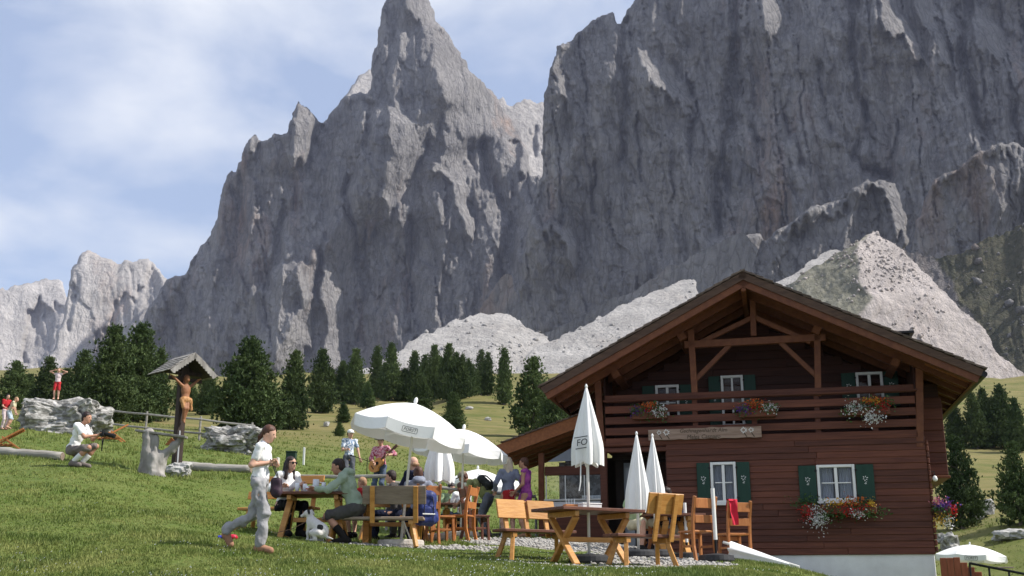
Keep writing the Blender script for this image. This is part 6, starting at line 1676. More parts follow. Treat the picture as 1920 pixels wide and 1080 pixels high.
for t in (0.0, 0.32, 0.64, 0.96):
    c = q0 + (q1 - q0) * t; MB().tube([c, c - Vector((0, 0, 1.1))], 0.018, 7).build('baluster', BLACK, o)
MB().box(q0.x + 0.45, q0.x + 0.75, q0.y - 0.12, q0.y + 0.1, q0.z - 0.09, q0.z - 0.065, 0.004).build('shelf', PINE_OLD, o)
# mic stand
g = on_ground(684, 31.0); o = thing('microphone_stand', 'thin black microphone stand between the two musicians', 'microphone stand', g)
MB().tube([(0, 0, 0), (0, 0, 1.05)], 0.012, 6).build('stand', BLACK, o); MB().tube([(0.16, 0, 0.93), (-0.42, 0, 1.12)], 0.010, 6).build('boom', BLACK, o)
for k in range(3): MB().tube([(0, 0, 0.12), (0.25 * math.cos(k * 2.1), 0.25 * math.sin(k * 2.1), 0.0)], 0.01, 5).build('foot', BLACK, o)
soft_obj('microphone', [('e', (-0.45, 0, 1.13), (0.035, 0.028, 0.028)), ('c', (-0.43, 0, 1.12), (-0.34, 0, 1.10), 0.018, 0.012)], BLACK, o, vox=0.012, k=0.01)
# ball toy
g = G(436, 1012); o = thing('toy', 'red and blue toy lying on the grass by the walking woman\'s rear foot', 'toy', g, R(10))
MB().lathe([(0.01, -0.02), (0.06, 0.0), (0.075, 0.03), (0.05, 0.06), (0.01, 0.07)], 12).build('red_half', mat('red_plastic', (0.45, 0.01, 0.04), (0.5, 0.02, 0.05), rough=0.4), o, smooth=True)
MB().tube([(-0.06, 0, 0.03), (-0.20, 0.0, 0.03)], [0.03, 0.02], 8).build('blue_handle', mat('blue_plastic', (0.03, 0.04, 0.4), (0.04, 0.05, 0.45), rough=0.4), o)
# ================================================================== people
SKIN = mat('skin', (0.52, 0.29, 0.20), (0.60, 0.36, 0.26), scale=6, rough=0.6, spec=0.3)
SKIN_T = mat('tanned_skin', (0.40, 0.20, 0.13), (0.48, 0.26, 0.17), scale=6, rough=0.6, spec=0.3)
def hairm(n, c): return mat('hair_' + n, c, tuple(x * 1.7 for x in c), scale=14, stretch=(1, 1, 0.3), rough=0.55, bump=0.4)
H_BROWN = hairm('brown', (0.060, 0.026, 0.016)); H_DARK = hairm('dark', (0.018, 0.010, 0.009)); H_GREY = hairm('blonde_grey', (0.36, 0.30, 0.22)); H_SAND = hairm('sandy', (0.24, 0.14, 0.08))
def clothm(n, c, c2=None, scale=5, **k): return mat('cloth_' + n, c, c2 or tuple(x * 0.85 for x in c), scale=scale, rough=0.9, spec=0.1, **k)
EYE = mat('eye_dark', (0.012, 0.01, 0.01), (0.02, 0.016, 0.014), rough=0.3); LIP = mat('lips', (0.36, 0.12, 0.10), (0.4, 0.15, 0.12))
V3 = lambda *a: np.array(a, float)
def ik(a, t, l1, l2, pole):
    d = t - a; L = np.linalg.norm(d); mx = (l1 + l2) * 0.995
    if L > mx: t = a + d * mx / L; d = t - a; L = mx
    u = d / L
    x = (l1 * l1 - l2 * l2 + L * L) / (2 * L); h = math.sqrt(max(l1 * l1 - x * x, 0))
    p = np.array(pole, float); p = p - u * (p @ u); p /= (np.linalg.norm(p) + 1e-9)
    return a + u * x + p * h, t
def hand_mesh(w, d, side, up, curl, s=1.0, vox=0.0062):
    """palm and five bent fingers; d points from wrist to fingertips, up is the back of the hand"""
    d = d / np.linalg.norm(d); up = up - d * (up @ d); up /= np.linalg.norm(up); sd = np.cross(d, up) * side      # towards the thumb
    f = lambda x, y, z: w + (d * x + sd * y + up * z) * s
    pr = [('c', f(0.0, 0, 0), f(0.02, 0, 0), 0.026 * s, 0.027 * s), ('e', f(0.05, 0.0, 0), np.array([0.042, 0.042, 0.018]) * s, np.stack([d, sd, up], 1)), ('c', f(0.06, 0.024, 0), f(0.08, 0.024, 0), 0.013 * s, 0.011 * s), ('c', f(0.06, -0.024, 0), f(0.08, -0.024, 0), 0.013 * s, 0.011 * s)]
    for k, (y, L) in enumerate(((0.030, 0.072), (0.010, 0.080), (-0.010, 0.074), (-0.029, 0.060))):
        p = f(0.085 - 0.004 * abs(k - 1), y, 0.0); a = 0.15
        for j, q in enumerate((0.45, 0.32, 0.23)):
            a += curl * (0.6, 0.8, 0.6)[j]
            p2 = p + (d * math.cos(a) - up * math.sin(a)) * L * q * s
            pr.append(('c', p, p2, (0.0092 - 0.0008 * j) * s, (0.0086 - 0.0009 * j) * s, {'k': 0.004})); p = p2
    p = f(0.025, 0.034, -0.004)
    for j, (x, y, z) in enumerate(((0.030, 0.026, -0.010), (0.030, 0.008, -0.010 - 0.01 * curl))):
        p2 = p + (d * x + sd * y + up * z) * s; pr.append(('c', p, p2, 0.0115 * s, 0.0095 * s, {'k': 0.006})); p = p2
    return soft(pr, vox=vox * s, k=0.008)
def person(label, loc, rz, H=1.7, hip=(0, 0, 0.93), lean=0.05, lat=0.0, wr=None, an=None, el_pole=None, kn_pole=None, head=(0.0, 0.0), fem=False, twist=0.0,
           top=None, sleeve='short', bottom=None, bcol=None, hair='short', hcol=H_BROWN, skin=SKIN, shoes=None, vox=0.017, socks=None, curl=0.7, extra=None, hands=True, long_top=0.0, glasses=False, hat=None, loose=1.0, toe=None, collar=None, group=None, bulk=1.0):
    """the person faces local +X; +Y is the left side. Lengths for 1.70 m, scaled to H"""
    o = thing('person', label, 'person', loc, rz, group)
    s = H / 1.70
    hip = V3(*hip); cl, sl_ = math.cos(lean), math.sin(lean); ca, sa = math.cos(lat), math.sin(lat)
    def T(x, y, z):          # torso frame: lean forward about the hips, then sideways, with a shoulder twist
        tw = twist * min(1, max(0, z / 0.5)); x, y = x * math.cos(tw) - y * math.sin(tw), x * math.sin(tw) + y * math.cos(tw)
        X, Z = x * cl + z * sl_, -x * sl_ + z * cl
        return hip + V3(X, y * ca + Z * sa, -y * sa + Z * ca)
    shw = 0.155 if fem else 0.178; hw_ = 0.088 if fem else 0.085
    chest, waist = T(0.0, 0, 0.34), T(0.0, 0, 0.14)
    sh = [T(0.0, sg * shw, 0.475) for sg in (1, -1)]; neck0, neck1 = T(0, 0, 0.50), T(0.02, 0, 0.585)
    hp_, hy = head
    hd = neck1 + V3(math.cos(hy) * (0.02 + 0.06 * hp_), math.sin(hy) * (0.02 + 0.06 * hp_), 0.085 - 0.02 * abs(hp_)) + V3(sl_ * 0.04, 0, 0)
    hx = V3(math.cos(hy) * math.cos(hp_), math.sin(hy) * math.cos(hp_), -math.sin(hp_)); hz = V3(math.cos(hy) * math.sin(hp_), math.sin(hy) * math.sin(hp_), math.cos(hp_)); hyv = np.cross(hz, hx)
    HM = np.stack([hx, hyv, hz], 1); hf = lambda x, y, z: hd + hx * x + hyv * y + hz * z
    hips = [hip + V3(0, sg * hw_, -0.03) for sg in (1, -1)]
    wr = wr or [(0.08, 0.24, 0.90), (0.08, -0.24, 0.90)]; an = an or [(0.0, 0.10, 0.085), (0.0, -0.10, 0.085)]
    el_pole = el_pole or [(-1, 0.5, -0.2), (-1, -0.5, -0.2)]; kn_pole = kn_pole or [(1, 0.15, 0.1), (1, -0.15, 0.1)]
    toe = toe or [(1, 0.15, -0.25), (1, -0.15, -0.25)]
    arms, legs = [], []
    for i in (0, 1):
        e, w = ik(sh[i], V3(*wr[i]), 0.285, 0.255, el_pole[i]); arms.append((sh[i], e, w))
        k, a = ik(hips[i], V3(*an[i]), 0.43, 0.42, kn_pole[i]); legs.append((hips[i], k, a))
    b = bulk
    body = [('e', hf(0.0, 0, 0.022), (0.094, 0.074, 0.098), HM), ('e', hf(0.028, 0, -0.035), (0.066, 0.057, 0.078), HM), ('e', hf(0.050, 0, -0.078), (0.034, 0.034, 0.030), HM, {'k': 0.02}),
            ('c', hf(0.088, 0, 0.016), hf(0.108, 0, -0.022), 0.009, 0.013, {'k': 0.012}), ('e', hf(0.0, 0.076, -0.006), (0.022, 0.010, 0.032), HM, {'k': 0.008}), ('e', hf(0.0, -0.076, -0.006), (0.022, 0.010, 0.032), HM, {'k': 0.008}),
            ('c', neck0, hd - hz * 0.05 - hx * 0.01, 0.052, 0.047), ('e', chest, (0.098 * b, 0.145, 0.18)), ('e', waist, (0.09 * b, 0.122, 0.15)), ('e', hip, (0.10, 0.142, 0.115)), ('c', sh[0], sh[1], 0.055, 0.055)]
    for a_, e, w in arms: body += [('c', a_, e, 0.047, 0.038), ('c', e, w, 0.037, 0.025)]
    for h_, k, a_ in legs: body += [('c', h_, k, 0.078, 0.052), ('c', k, k + (a_ - k) * 0.4, 0.050, 0.053), ('c', k + (a_ - k) * 0.4, a_, 0.053, 0.034)]
    feet = []
    for (h_, k, a_), t in zip(legs, toe):
        t = V3(*t); t /= np.linalg.norm(t)
        heel = a_ - V3(t[0], t[1], 0) * 0.045 + V3(0, 0, -0.045); tip = a_ + t * 0.155 + V3(0, 0, -0.03)
        ft = [('c', heel, a_, 0.036, 0.036), ('c', a_ + V3(0, 0, -0.02), tip, 0.038, 0.030), ('c', heel, tip, 0.03, 0.028)]
        feet.append(ft); body += ft
    V, Fq = soft(body, vox=vox, k=0.028)
    Vs, Fs, n = [V], [Fq], len(V)
    if hands:
        for i, (a_, e, w) in enumerate(arms):
            d = w - e; sg = 1 if i == 0 else -1
            up = np.cross(d, V3(0, 0, 1)) * sg; up = up if np.linalg.norm(up) > 0.02 else V3(0, sg, 0)
            up = up / np.linalg.norm(up) * 0.6 + V3(0, 0, 0.6)
            hv, hq = hand_mesh(w, d, -sg, up, curl)
            Vs.append(hv); Fs.append(hq + n); n += len(hv)
    bo = mesh_np('body', np.concatenate(Vs) * s, np.concatenate(Fs), skin, o, smooth=True)
    def cloth(name, prims, m, wob=0.007, wf=10.0, v=None, k=0.03, cut=None):
        vv, ff = soft(prims, vox=v or vox, k=k, wob=wob, wfreq=wf, seed=int(abs(loc[0] * 10)) + 3, cut=cut)
        return mesh_np(name, vv * s, ff, m, o, smooth=True)
    if top is not None:
        pr = [('e', chest, (0.112 * b, 0.158, 0.185)), ('e', waist, (0.106 * b, 0.136, 0.16)), ('e', hip + V3(0, 0, 0.05), (0.116 * b, 0.148, 0.09)), ('c', sh[0], sh[1], 0.066, 0.066), ('c', neck0 - (neck1 - neck0) * 0.3, neck0 + (neck1 - neck0) * 0.1, 0.07, 0.064)]
        if fem: pr.append(('e', T(0.075, 0, 0.30), (0.06, 0.115, 0.07)))
        if long_top: pr.append(('c', hip + V3(0, 0, 0.02), hip - V3(0, 0, long_top), 0.14, 0.18))
        for a_, e, w in arms:
            if sleeve == 'short': pr.append(('c', a_, a_ + (e - a_) * 0.62, 0.062, 0.060))
            elif sleeve == 'long': pr += [('c', a_, e, 0.062, 0.053), ('c', e, e + (w - e) * 0.93, 0.052, 0.040)]
            elif sleeve == 'mid': pr += [('c', a_, e, 0.060, 0.052), ('c', e, e + (w - e) * 0.3, 0.052, 0.048)]
        if collar == 'hood': pr += [('e', T(-0.09, 0, 0.53), (0.09, 0.115, 0.065)), ('c', T(0.03, 0.08, 0.54), T(-0.08, 0.06, 0.56), 0.035, 0.05), ('c', T(0.03, -0.08, 0.54), T(-0.08, -0.06, 0.56), 0.035, 0.05)]
        nk = neck1.copy(); nd = (neck1 - neck0) / np.linalg.norm(neck1 - neck0)
        cloth('top', pr, top, wob=0.013, wf=13)
    if bottom in ('trousers', 'shorts'):
        pr = [('e', hip + V3(0, 0, 0.01), (0.118, 0.156, 0.12))]
        for h_, k, a_ in legs:
            if bottom == 'trousers': pr += [('c', h_, k, 0.092 * loose, 0.070 * loose), ('c', k, a_ + V3(0, 0, 0.03), 0.069 * loose, 0.064 * loose)]
            else: pr += [('c', h_, h_ + (k - h_) * 0.92, 0.096, 0.082)]
        cloth('trousers' if bottom == 'trousers' else 'shorts', pr, bcol, wob=0.019 * loose, wf=12)
    if bottom == 'skirt':
        kn = (legs[0][1] + legs[1][1]) / 2
        cloth('skirt', [('e', hip + V3(0, 0, 0.02), (0.12, 0.155, 0.12)), ('c', hip, hip + (kn - hip) * 0.75, 0.135, 0.175)], bcol, wob=0.012, wf=9)
    for i, ft in enumerate(feet):
        if shoes is not None:
            cloth('shoe', [(q[0], q[1], q[2], q[3] + 0.010, q[4] + 0.012) for q in ft], shoes, wob=0.0)
        if socks is not None:
            h_, k, a_ = legs[i]; cloth('sock', [('c', a_, a_ + (k - a_) * 0.45, 0.046, 0.060)], socks, wob=0.003)
    # face
    for sg in (1, -1):
        soft_obj('eye', [('e', hf(0.084, sg * 0.031, 0.018) * s, np.array([0.010, 0.014, 0.008]) * s)], EYE, bo, vox=0.006, k=0.004)
    soft_obj('mouth', [('e', hf(0.086, 0, -0.058) * s, np.array([0.008, 0.022, 0.007]) * s, HM)], LIP, bo, vox=0.006, k=0.004)
    # hair
    hr = [('e', hf(-0.014, 0, 0.042), (0.100, 0.088, 0.092), HM)]
    face_cut = None
    def cutf(Gp):
        q = (Gp - hd) @ HM           # keep hair off the face
        return np.minimum(np.minimum(q[..., 0] - 0.030, 0.052 - q[..., 2]) , 9)
    if hair == 'long':
        hr += [('c', hf(-0.05, 0.05, 0.0), hf(-0.06, 0.07, -0.22), 0.05, 0.045), ('c', hf(-0.05, -0.05, 0.0), hf(-0.06, -0.07, -0.22), 0.05, 0.045), ('c', hf(-0.06, 0, 0.0), hf(-0.09, 0, -0.30), 0.065, 0.055), ('c', hf(0.0, 0.075, 0.0), hf(0.0, 0.085, -0.24), 0.028, 0.03), ('c', hf(0.0, -0.075, 0.0), hf(0.0, -0.085, -0.24), 0.028, 0.03)]
    elif hair == 'mid': hr += [('c', hf(-0.05, 0.045, 0.0), hf(-0.06, 0.06, -0.13), 0.05, 0.045), ('c', hf(-0.05, -0.045, 0.0), hf(-0.06, -0.06, -0.13), 0.05, 0.045), ('c', hf(-0.06, 0, 0), hf(-0.08, 0, -0.15), 0.06, 0.055)]
    elif hair == 'tail': hr += [('c', hf(-0.09, 0, 0.0), hf(-0.115, 0, -0.06), 0.038, 0.034), ('c', hf(-0.115, 0, -0.06), hf(-0.125, 0, -0.15), 0.034, 0.016)]
    elif hair == 'short': hr += [('e', hf(-0.045, 0, -0.01), (0.062, 0.078, 0.075), HM)]
    if hair == 'bald': hr = [('e', hf(-0.05, 0, -0.025), (0.058, 0.082, 0.045), HM)]
    vv, ff = soft(hr, vox=min(vox, 0.014), k=0.02, wob=0.006, wfreq=26, cut=cutf)
    if len(vv): mesh_np('hair', vv * s, ff, hcol, bo, smooth=True)
    if hat == 'cap':
        soft_obj('cap', [('e', hf(-0.005, 0, 0.065) * s, np.array([0.108, 0.094, 0.075]) * s, HM), ('e', hf(0.12, 0, 0.045) * s, np.array([0.06, 0.07, 0.012]) * s, HM)], extra['hat'], o, vox=0.014, k=0.01)
    if hat == 'brim':
        soft_obj('hat', [('e', hf(-0.005, 0, 0.09) * s, np.array([0.10, 0.09, 0.075]) * s, HM), ('e', hf(0.0, 0, 0.055) * s, np.array([0.185, 0.17, 0.014]) * s, HM)], extra['hat'], o, vox=0.014, k=0.02)
    if glasses:
        gl = MB()
        for sg in (1, -1):
            c = hf(0.094, sg * 0.034, 0.018) * s
            gl.box(-0.004, 0.004, -0.026, 0.026, -0.019, 0.019, 0.003, Matrix.Translation(c) @ Matrix(HM.tolist()).to_4x4())
            gl.tube([hf(0.09, sg * 0.060, 0.022) * s, hf(0.0, sg * 0.084, 0.014) * s], 0.004, 5)
        gl.tube([hf(0.098, 0.010, 0.022) * s, hf(0.098, -0.010, 0.022) * s], 0.004, 5)
        gl.build('sunglasses', BLACK, o)
    o['J'] = 0; del o['J']
    o_info = dict(arms=arms, legs=legs, hd=hd, s=s, T=T, hf=hf)
    return o, o_info
def wpt(o, p): return o.matrix_basis @ Vector(tuple(float(x) for x in p))
C_WHITE = clothm('white', (0.74, 0.73, 0.72), (0.80, 0.79, 0.78)); C_GREY = clothm('grey_trousers', (0.25, 0.245, 0.25), (0.36, 0.355, 0.36)); C_BLACK = clothm('black', (0.014, 0.014, 0.016)); C_SAGE = clothm('sage', (0.26, 0.325, 0.25), (0.34, 0.40, 0.315))
C_NAVY = clothm('navy', (0.018, 0.022, 0.045)); C_RED = clothm('red', (0.42, 0.03, 0.035)); C_JEAN = clothm('jeans', (0.055, 0.075, 0.12), (0.10, 0.125, 0.18)); C_OLIVE = clothm('olive', (0.22, 0.235, 0.09), (0.28, 0.29, 0.13)); C_BLUEGREY = clothm('blue_grey', (0.17, 0.19, 0.26), (0.24, 0.26, 0.33))
C_CHAR = clothm('charcoal', (0.055, 0.052, 0.052), (0.08, 0.075, 0.072)); C_PURPLE = clothm('purple', (0.20, 0.035, 0.22), (0.42, 0.10, 0.32), scale=8); C_PINK = clothm('pink_check', (0.34, 0.055, 0.10), (0.58, 0.33, 0.38), scale=22, lo=0.46, hi=0.54); C_PLAID = clothm('blue_check', (0.14, 0.22, 0.34), (0.72, 0.75, 0.78), scale=24, lo=0.47, hi=0.53)
C_LBLUE = clothm('light_blue', (0.12, 0.22, 0.50), (0.55, 0.62, 0.74), scale=10, lo=0.45, hi=0.55); C_BROWN = clothm('brown_grey', (0.15, 0.125, 0.115), (0.19, 0.165, 0.15)); C_BOOT = clothm('dark_boot', (0.020, 0.018, 0.017)); C_SANDAL = clothm('sandal', (0.35, 0.19, 0.12)); C_CREAM = clothm('cream', (0.60, 0.55, 0.38)); C_GREYHOOD = clothm('grey_hoodie', (0.20, 0.22, 0.28), (0.30, 0.32, 0.38)); C_LGREEN = clothm('light_green', (0.30, 0.40, 0.22), (0.38, 0.48, 0.30))

# 1 the walking woman
g = G(486, 1036)
W1p, I1 = person('woman walking right in white T-shirt and grey trousers, hands before her chest', g, R(-4), 1.63, hip=(-0.05, 0, 0.950), lean=0.06, fem=True, head=(0.30, -0.1),
    wr=[(0.07, 0.10, 1.20), (0.09, -0.07, 1.21)], el_pole=[(-0.8, 0.5, -0.7), (-0.8, -0.5, -0.7)], an=[(-0.50, 0.08, 0.275), (0.03, -0.08, 0.085)], kn_pole=[(1, 0.05, 0.1), (1, -0.05, 0.1)], toe=[(0.45, 0.0, -0.95), (1, -0.1, -0.25)],
    top=C_WHITE, sleeve='short', bottom='trousers', bcol=C_GREY, hair='tail', hcol=H_BROWN, vox=0.0125, curl=1.0, shoes=C_SANDAL, loose=1.12)
bag = thing('shoulder_bag', 'dark shoulder bag hanging from the walking woman\'s neck', 'bag', wpt(W1p, (0.19, -0.03, 0.79)), R(-4))
soft_obj('pouch', [('b', (0, 0, 0.06), (0.075, 0.05, 0.11), 0.04), ('e', (0.01, -0.02, -0.02), (0.075, 0.05, 0.08))], mat('dark_plum_bag', (0.022, 0.012, 0.020), (0.045, 0.022, 0.035), scale=9, rough=0.6), bag, vox=0.014, k=0.03, wob=0.006, wfreq=16)
nk = I1['T'](0.0, 0, 0.55) * I1['s']; nk2 = I1['T'](0.12, 0, 0.30) * I1['s']
loc0 = Vector((0.19, -0.03, 0.79))
for sg in (0.06, -0.06):
    MB().tube([Vector((nk[0] - 0.06, sg, nk[2])) - loc0, Vector((nk2[0] + 0.02, sg * 1.0, nk2[2])) - loc0, Vector((0.02, sg * 0.5, 0.16))], 0.007, 5).build('strap', BLACK, bag)
cmr = thing('phone', 'small pale device held by the walking woman', 'phone', wpt(W1p, (0.185, 0.01, 1.19)), R(-4))
MB().box(-0.012, 0.012, -0.045, 0.045, -0.04, 0.045, 0.005).build('body', mat('pale_device', (0.5, 0.48, 0.42), (0.55, 0.52, 0.46), rough=0.4), cmr); MB().box(-0.016, -0.0125, -0.04, 0.04, -0.03, 0.035).build('screen', BLACK, cmr)

# 2 the woman in sunglasses, sitting at the left table
g = on_ground(520, 18.72)
person('seated woman with long dark hair and sunglasses in white shirt and black vest', (g.x + 0.08, g.y, g.z), R(-50), 1.66, hip=(0.02, 0, 0.53), lean=0.16, fem=True, head=(0.05, 0.25), wr=[(0.36, 0.12, 0.83), (0.30, -0.20, 0.80)], el_pole=[(-0.4, 0.7, -0.7), (-0.4, -0.7, -0.7)],
    an=[(0.40, 0.10, 0.085), (0.36, -0.12, 0.085)], top=C_WHITE, sleeve='mid', bottom='trousers', bcol=C_BLACK, hair='long', hcol=H_DARK, glasses=True, shoes=C_BOOT, vox=0.0145)
# 3 the man in the green hooded top
g = on_ground(670, 18.05)
person('man in sage green hooded top and dark shorts leaning onto the left table', (g.x, g.y, g.z), R(176), 1.80, hip=(0.02, 0, 0.53), lean=0.42, head=(0.25, 0.1), wr=[(0.62, 0.14, 0.80), (0.58, -0.16, 0.80)], el_pole=[(-0.3, 0.8, -0.6), (-0.3, -0.8, -0.6)],
    an=[(0.16, 0.14, 0.085), (0.20, -0.12, 0.085)], kn_pole=[(1, 0.1, 0.5), (1, -0.1, 0.5)], top=C_SAGE, sleeve='long', collar='hood', bottom='shorts', bcol=C_CHAR, hair='short', hcol=H_DARK, skin=SKIN_T, shoes=C_BOOT, socks=C_BOOT, vox=0.0145, bulk=1.12)
# 4 child at the table
g = on_ground(686, 19.35)
person('child in red top seated beyond the weathered bench', (g.x, g.y, g.z), R(150), 1.32, hip=(0, 0, 0.64), lean=0.15, head=(0.2, 0.2), wr=[(0.32, 0.12, 0.95), (0.32, -0.12, 0.95)], an=[(0.38, 0.08, 0.22), (0.38, -0.08, 0.22)], top=C_RED, bottom='shorts', bcol=C_JEAN, hair='short', hcol=H_SAND, shoes=C_BOOT, vox=0.016)
# 5, 6 on the far bench
g = on_ground(783, 19.9)
person('person with dark hair and grey hooded top, back to the camera under the large parasol', (g.x, g.y, g.z), R(100), 1.70, hip=(0, 0, 0.55), lean=0.08, head=(0.2, 0.0), wr=[(0.34, 0.16, 0.80), (0.34, -0.16, 0.80)], an=[(0.40, 0.1, 0.085), (0.4, -0.1, 0.085)], top=C_GREYHOOD, sleeve='long', collar='hood', bottom='trousers', bcol=C_NAVY, hair='short', hcol=H_BROWN, shoes=C_BOOT, vox=0.016)
g = on_ground(776, 20.9)
person('balding man in navy jacket seated behind the grey-hooded person', (g.x, g.y, g.z), R(140), 1.84, hip=(0, 0, 0.60), lean=0.0, head=(0.15, 0.1), wr=[(0.34, 0.16, 0.82), (0.34, -0.16, 0.82)], an=[(0.40, 0.1, 0.085), (0.4, -0.1, 0.085)], top=C_NAVY, sleeve='long', bottom='trousers', bcol=C_CHAR, hair='bald', hcol=H_SAND, shoes=C_BOOT, vox=0.016)
# 7, 8 the musicians
g = on_ground(649, 34.0)
person('musician in blue checked shirt and cap standing behind the microphone', (g.x, g.y, g.z), R(-70), 1.76, lean=0.0, head=(0.1, 0.3), wr=[(0.14, 0.30, 0.86), (0.28, -0.10, 1.12)], top=C_PLAID, bottom='trousers', bcol=clothm('slate', (0.10, 0.105, 0.12)), hair='short', hcol=H_DARK, hat='cap', extra={'hat': C_WHITE}, shoes=C_BOOT, vox=0.019)
g = on_ground(710, 30.5)
GP, GI = person('guitarist in pink checked shirt and dark hat playing a guitar', (g.x, g.y, g.z), R(-112), 1.78, lean=0.02, head=(0.25, 0.3), wr=[(0.24, 0.34, 1.20), (0.24, -0.06, 1.02)], el_pole=[(-0.3, 0.9, -0.5), (-0.4, -0.9, 0.0)], top=C_PINK, sleeve='mid', bottom='trousers', bcol=C_JEAN, hair='short', hcol=H_DARK, hat='brim', extra={'hat': C_CHAR}, shoes=C_BOOT, vox=0.018)
gt = thing('guitar', 'orange acoustic guitar held by the guitarist', 'guitar', wpt(GP, (0.20, -0.02, 1.02)), R(-112))
tilt = Matrix.Rotation(R(38), 4, 'X')
gb = MB(); prof = []
for k in range(28):
    a = 2 * math.pi * k / 28; y = -0.24 * math.cos(a); w = 0.155 * math.sin(a) * (1.15 if y < -0.02 else 0.9) * (1 - 0.22 * math.exp(-((y - 0.04) / 0.07) ** 2))
    prof.append((y, w))
vs = [tuple(tilt @ Vector((x, y, w))) for x in (-0.045, 0.045) for y, w in prof]
n = 28; gb.add(vs, [tuple(range(n)), tuple(range(2 * n - 1, n - 1, -1))] + [(i, (i + 1) % n, (i + 1) % n + n, i + n) for i in range(n)])
gb.build('body', mat('guitar_top', (0.50, 0.20, 0.05), (0.58, 0.26, 0.08), rough=0.3, stretch=(1, 1, 8)), gt)
MB().box(0.028, 0.052, 0.20, 0.66, -0.026, 0.026, 0.005, tilt).build('neck', DARKTOP, gt); MB().box(0.02, 0.045, 0.66, 0.80, -0.04, 0.04, 0.006, tilt).build('headstock', DARKTOP, gt)
MB().lathe([(0.048, 0.0), (0.048, 0.003)], 16).build('sound_hole', BLACK, gt).matrix_local = tilt @ Matrix.Translation((0.046, 0.05, 0)) @ Matrix.Rotation(math.pi / 2, 4, 'Y')
MB().box(0.046, 0.058, -0.14, -0.11, -0.06, 0.06, 0.003, tilt).build('bridge', DARKTOP, gt)
# 9 the bending hiker
g = on_ground(914, 25.0)
HK, HI_ = person('hiker in olive top and cap bending over the table with a dark backpack', (g.x, g.y, g.z), R(172), 1.74, hip=(-0.02, 0, 0.90), lean=0.92, head=(0.5, 0.1), wr=[(0.62, 0.18, 0.74), (0.58, -0.16, 0.70)], top=C_OLIVE, sleeve='short', bottom='trousers', bcol=clothm('grey_jeans', (0.11, 0.12, 0.15), (0.16, 0.17, 0.20)), hair='short', hcol=H_BROWN, hat='cap', extra={'hat': clothm('khaki', (0.26, 0.22, 0.15))}, skin=SKIN_T, shoes=C_BOOT, vox=0.016)
bp = backpack('dark daypack on the bending hiker\'s back', wpt(HK, HI_['T'](-0.20, 0, 0.0) * HI_['s']), R(172 + 90), 0.78, m=mat('black_pack', (0.016, 0.018, 0.016), (0.03, 0.034, 0.03), bump=0.3), m2=BAG_DARK)
bp.rotation_euler = (R(52), 0, R(172 - 90 + 180))
# 10, 11 the standing women
g = on_ground(953, 24.1)
person('standing woman with long grey-blonde hair, blue-grey blouse and red skirt, seen from behind', (g.x, g.y, g.z), R(100), 1.68, lean=0.0, fem=True, head=(0.0, -0.3), wr=[(0.12, 0.26, 1.02), (0.10, -0.25, 1.0)], top=C_BLUEGREY, sleeve='long', bottom='skirt', bcol=C_RED, hair='long', hcol=H_GREY, shoes=C_WHITE, vox=0.016)
g = on_ground(987, 24.0)
person('standing woman with short dark hair in purple sleeveless dress', (g.x, g.y, g.z), R(160), 1.66, lean=0.02, fem=True, head=(0.05, 0.1), wr=[(0.20, 0.18, 0.98), (0.22, -0.16, 1.0)], top=C_PURPLE, sleeve='none', bottom='skirt', bcol=C_PURPLE, hair='short', hcol=H_BROWN, skin=SKIN_T, shoes=C_SANDAL, vox=0.016)
# 12.. seated behind the chairs
g = on_ground(838, 27.2)
person('seated person with dark hair and pale green top behind the orange chairs', (g.x, g.y, g.z), R(-60), 1.66, hip=(0, 0, 0.50), lean=0.2, head=(0.3, 0.2), wr=[(0.36, 0.14, 0.80), (0.36, -0.14, 0.80)], an=[(0.4, 0.1, 0.085), (0.4, -0.1, 0.085)], top=C_LGREEN, bottom='trousers', bcol=C_NAVY, hair='short', hcol=H_DARK, shoes=C_BOOT, vox=0.018)
g = on_ground(868, 26.8)
person('seated person in white T-shirt left of the bending hiker', (g.x, g.y, g.z), R(120), 1.70, hip=(0, 0, 0.52), lean=0.15, head=(0.2, 0.0), wr=[(0.36, 0.14, 0.80), (0.36, -0.14, 0.80)], an=[(0.4, 0.1, 0.085), (0.4, -0.1, 0.085)], top=C_WHITE, bottom='trousers', bcol=C_JEAN, hair='short', hcol=H_BROWN, skin=SKIN_T, shoes=C_BOOT, vox=0.018)
for px_, Y_, rz_, H_, t_, sl_, b_, h_, lb in ((742, 20.35, 175, 1.62, C_CHAR, 'long', C_NAVY, H_DARK, 'seated person in charcoal top left of the grey-hooded person'), (812, 22.6, 165, 1.66, C_WHITE, 'short', C_JEAN, H_BROWN, 'seated person in white shirt behind the closed parasol pole')):
    g = on_ground(px_, Y_)
    person(lb, (g.x, g.y, g.z), R(rz_), H_, hip=(0, 0, 0.53), lean=0.12, head=(0.15, 0.1), wr=[(0.36, 0.14, 0.80), (0.36, -0.14, 0.80)], an=[(0.4, 0.1, 0.085), (0.4, -0.1, 0.085)], top=t_, sleeve=sl_, bottom='trousers', bcol=b_, hair='short', hcol=h_, shoes=C_BOOT, vox=0.018)
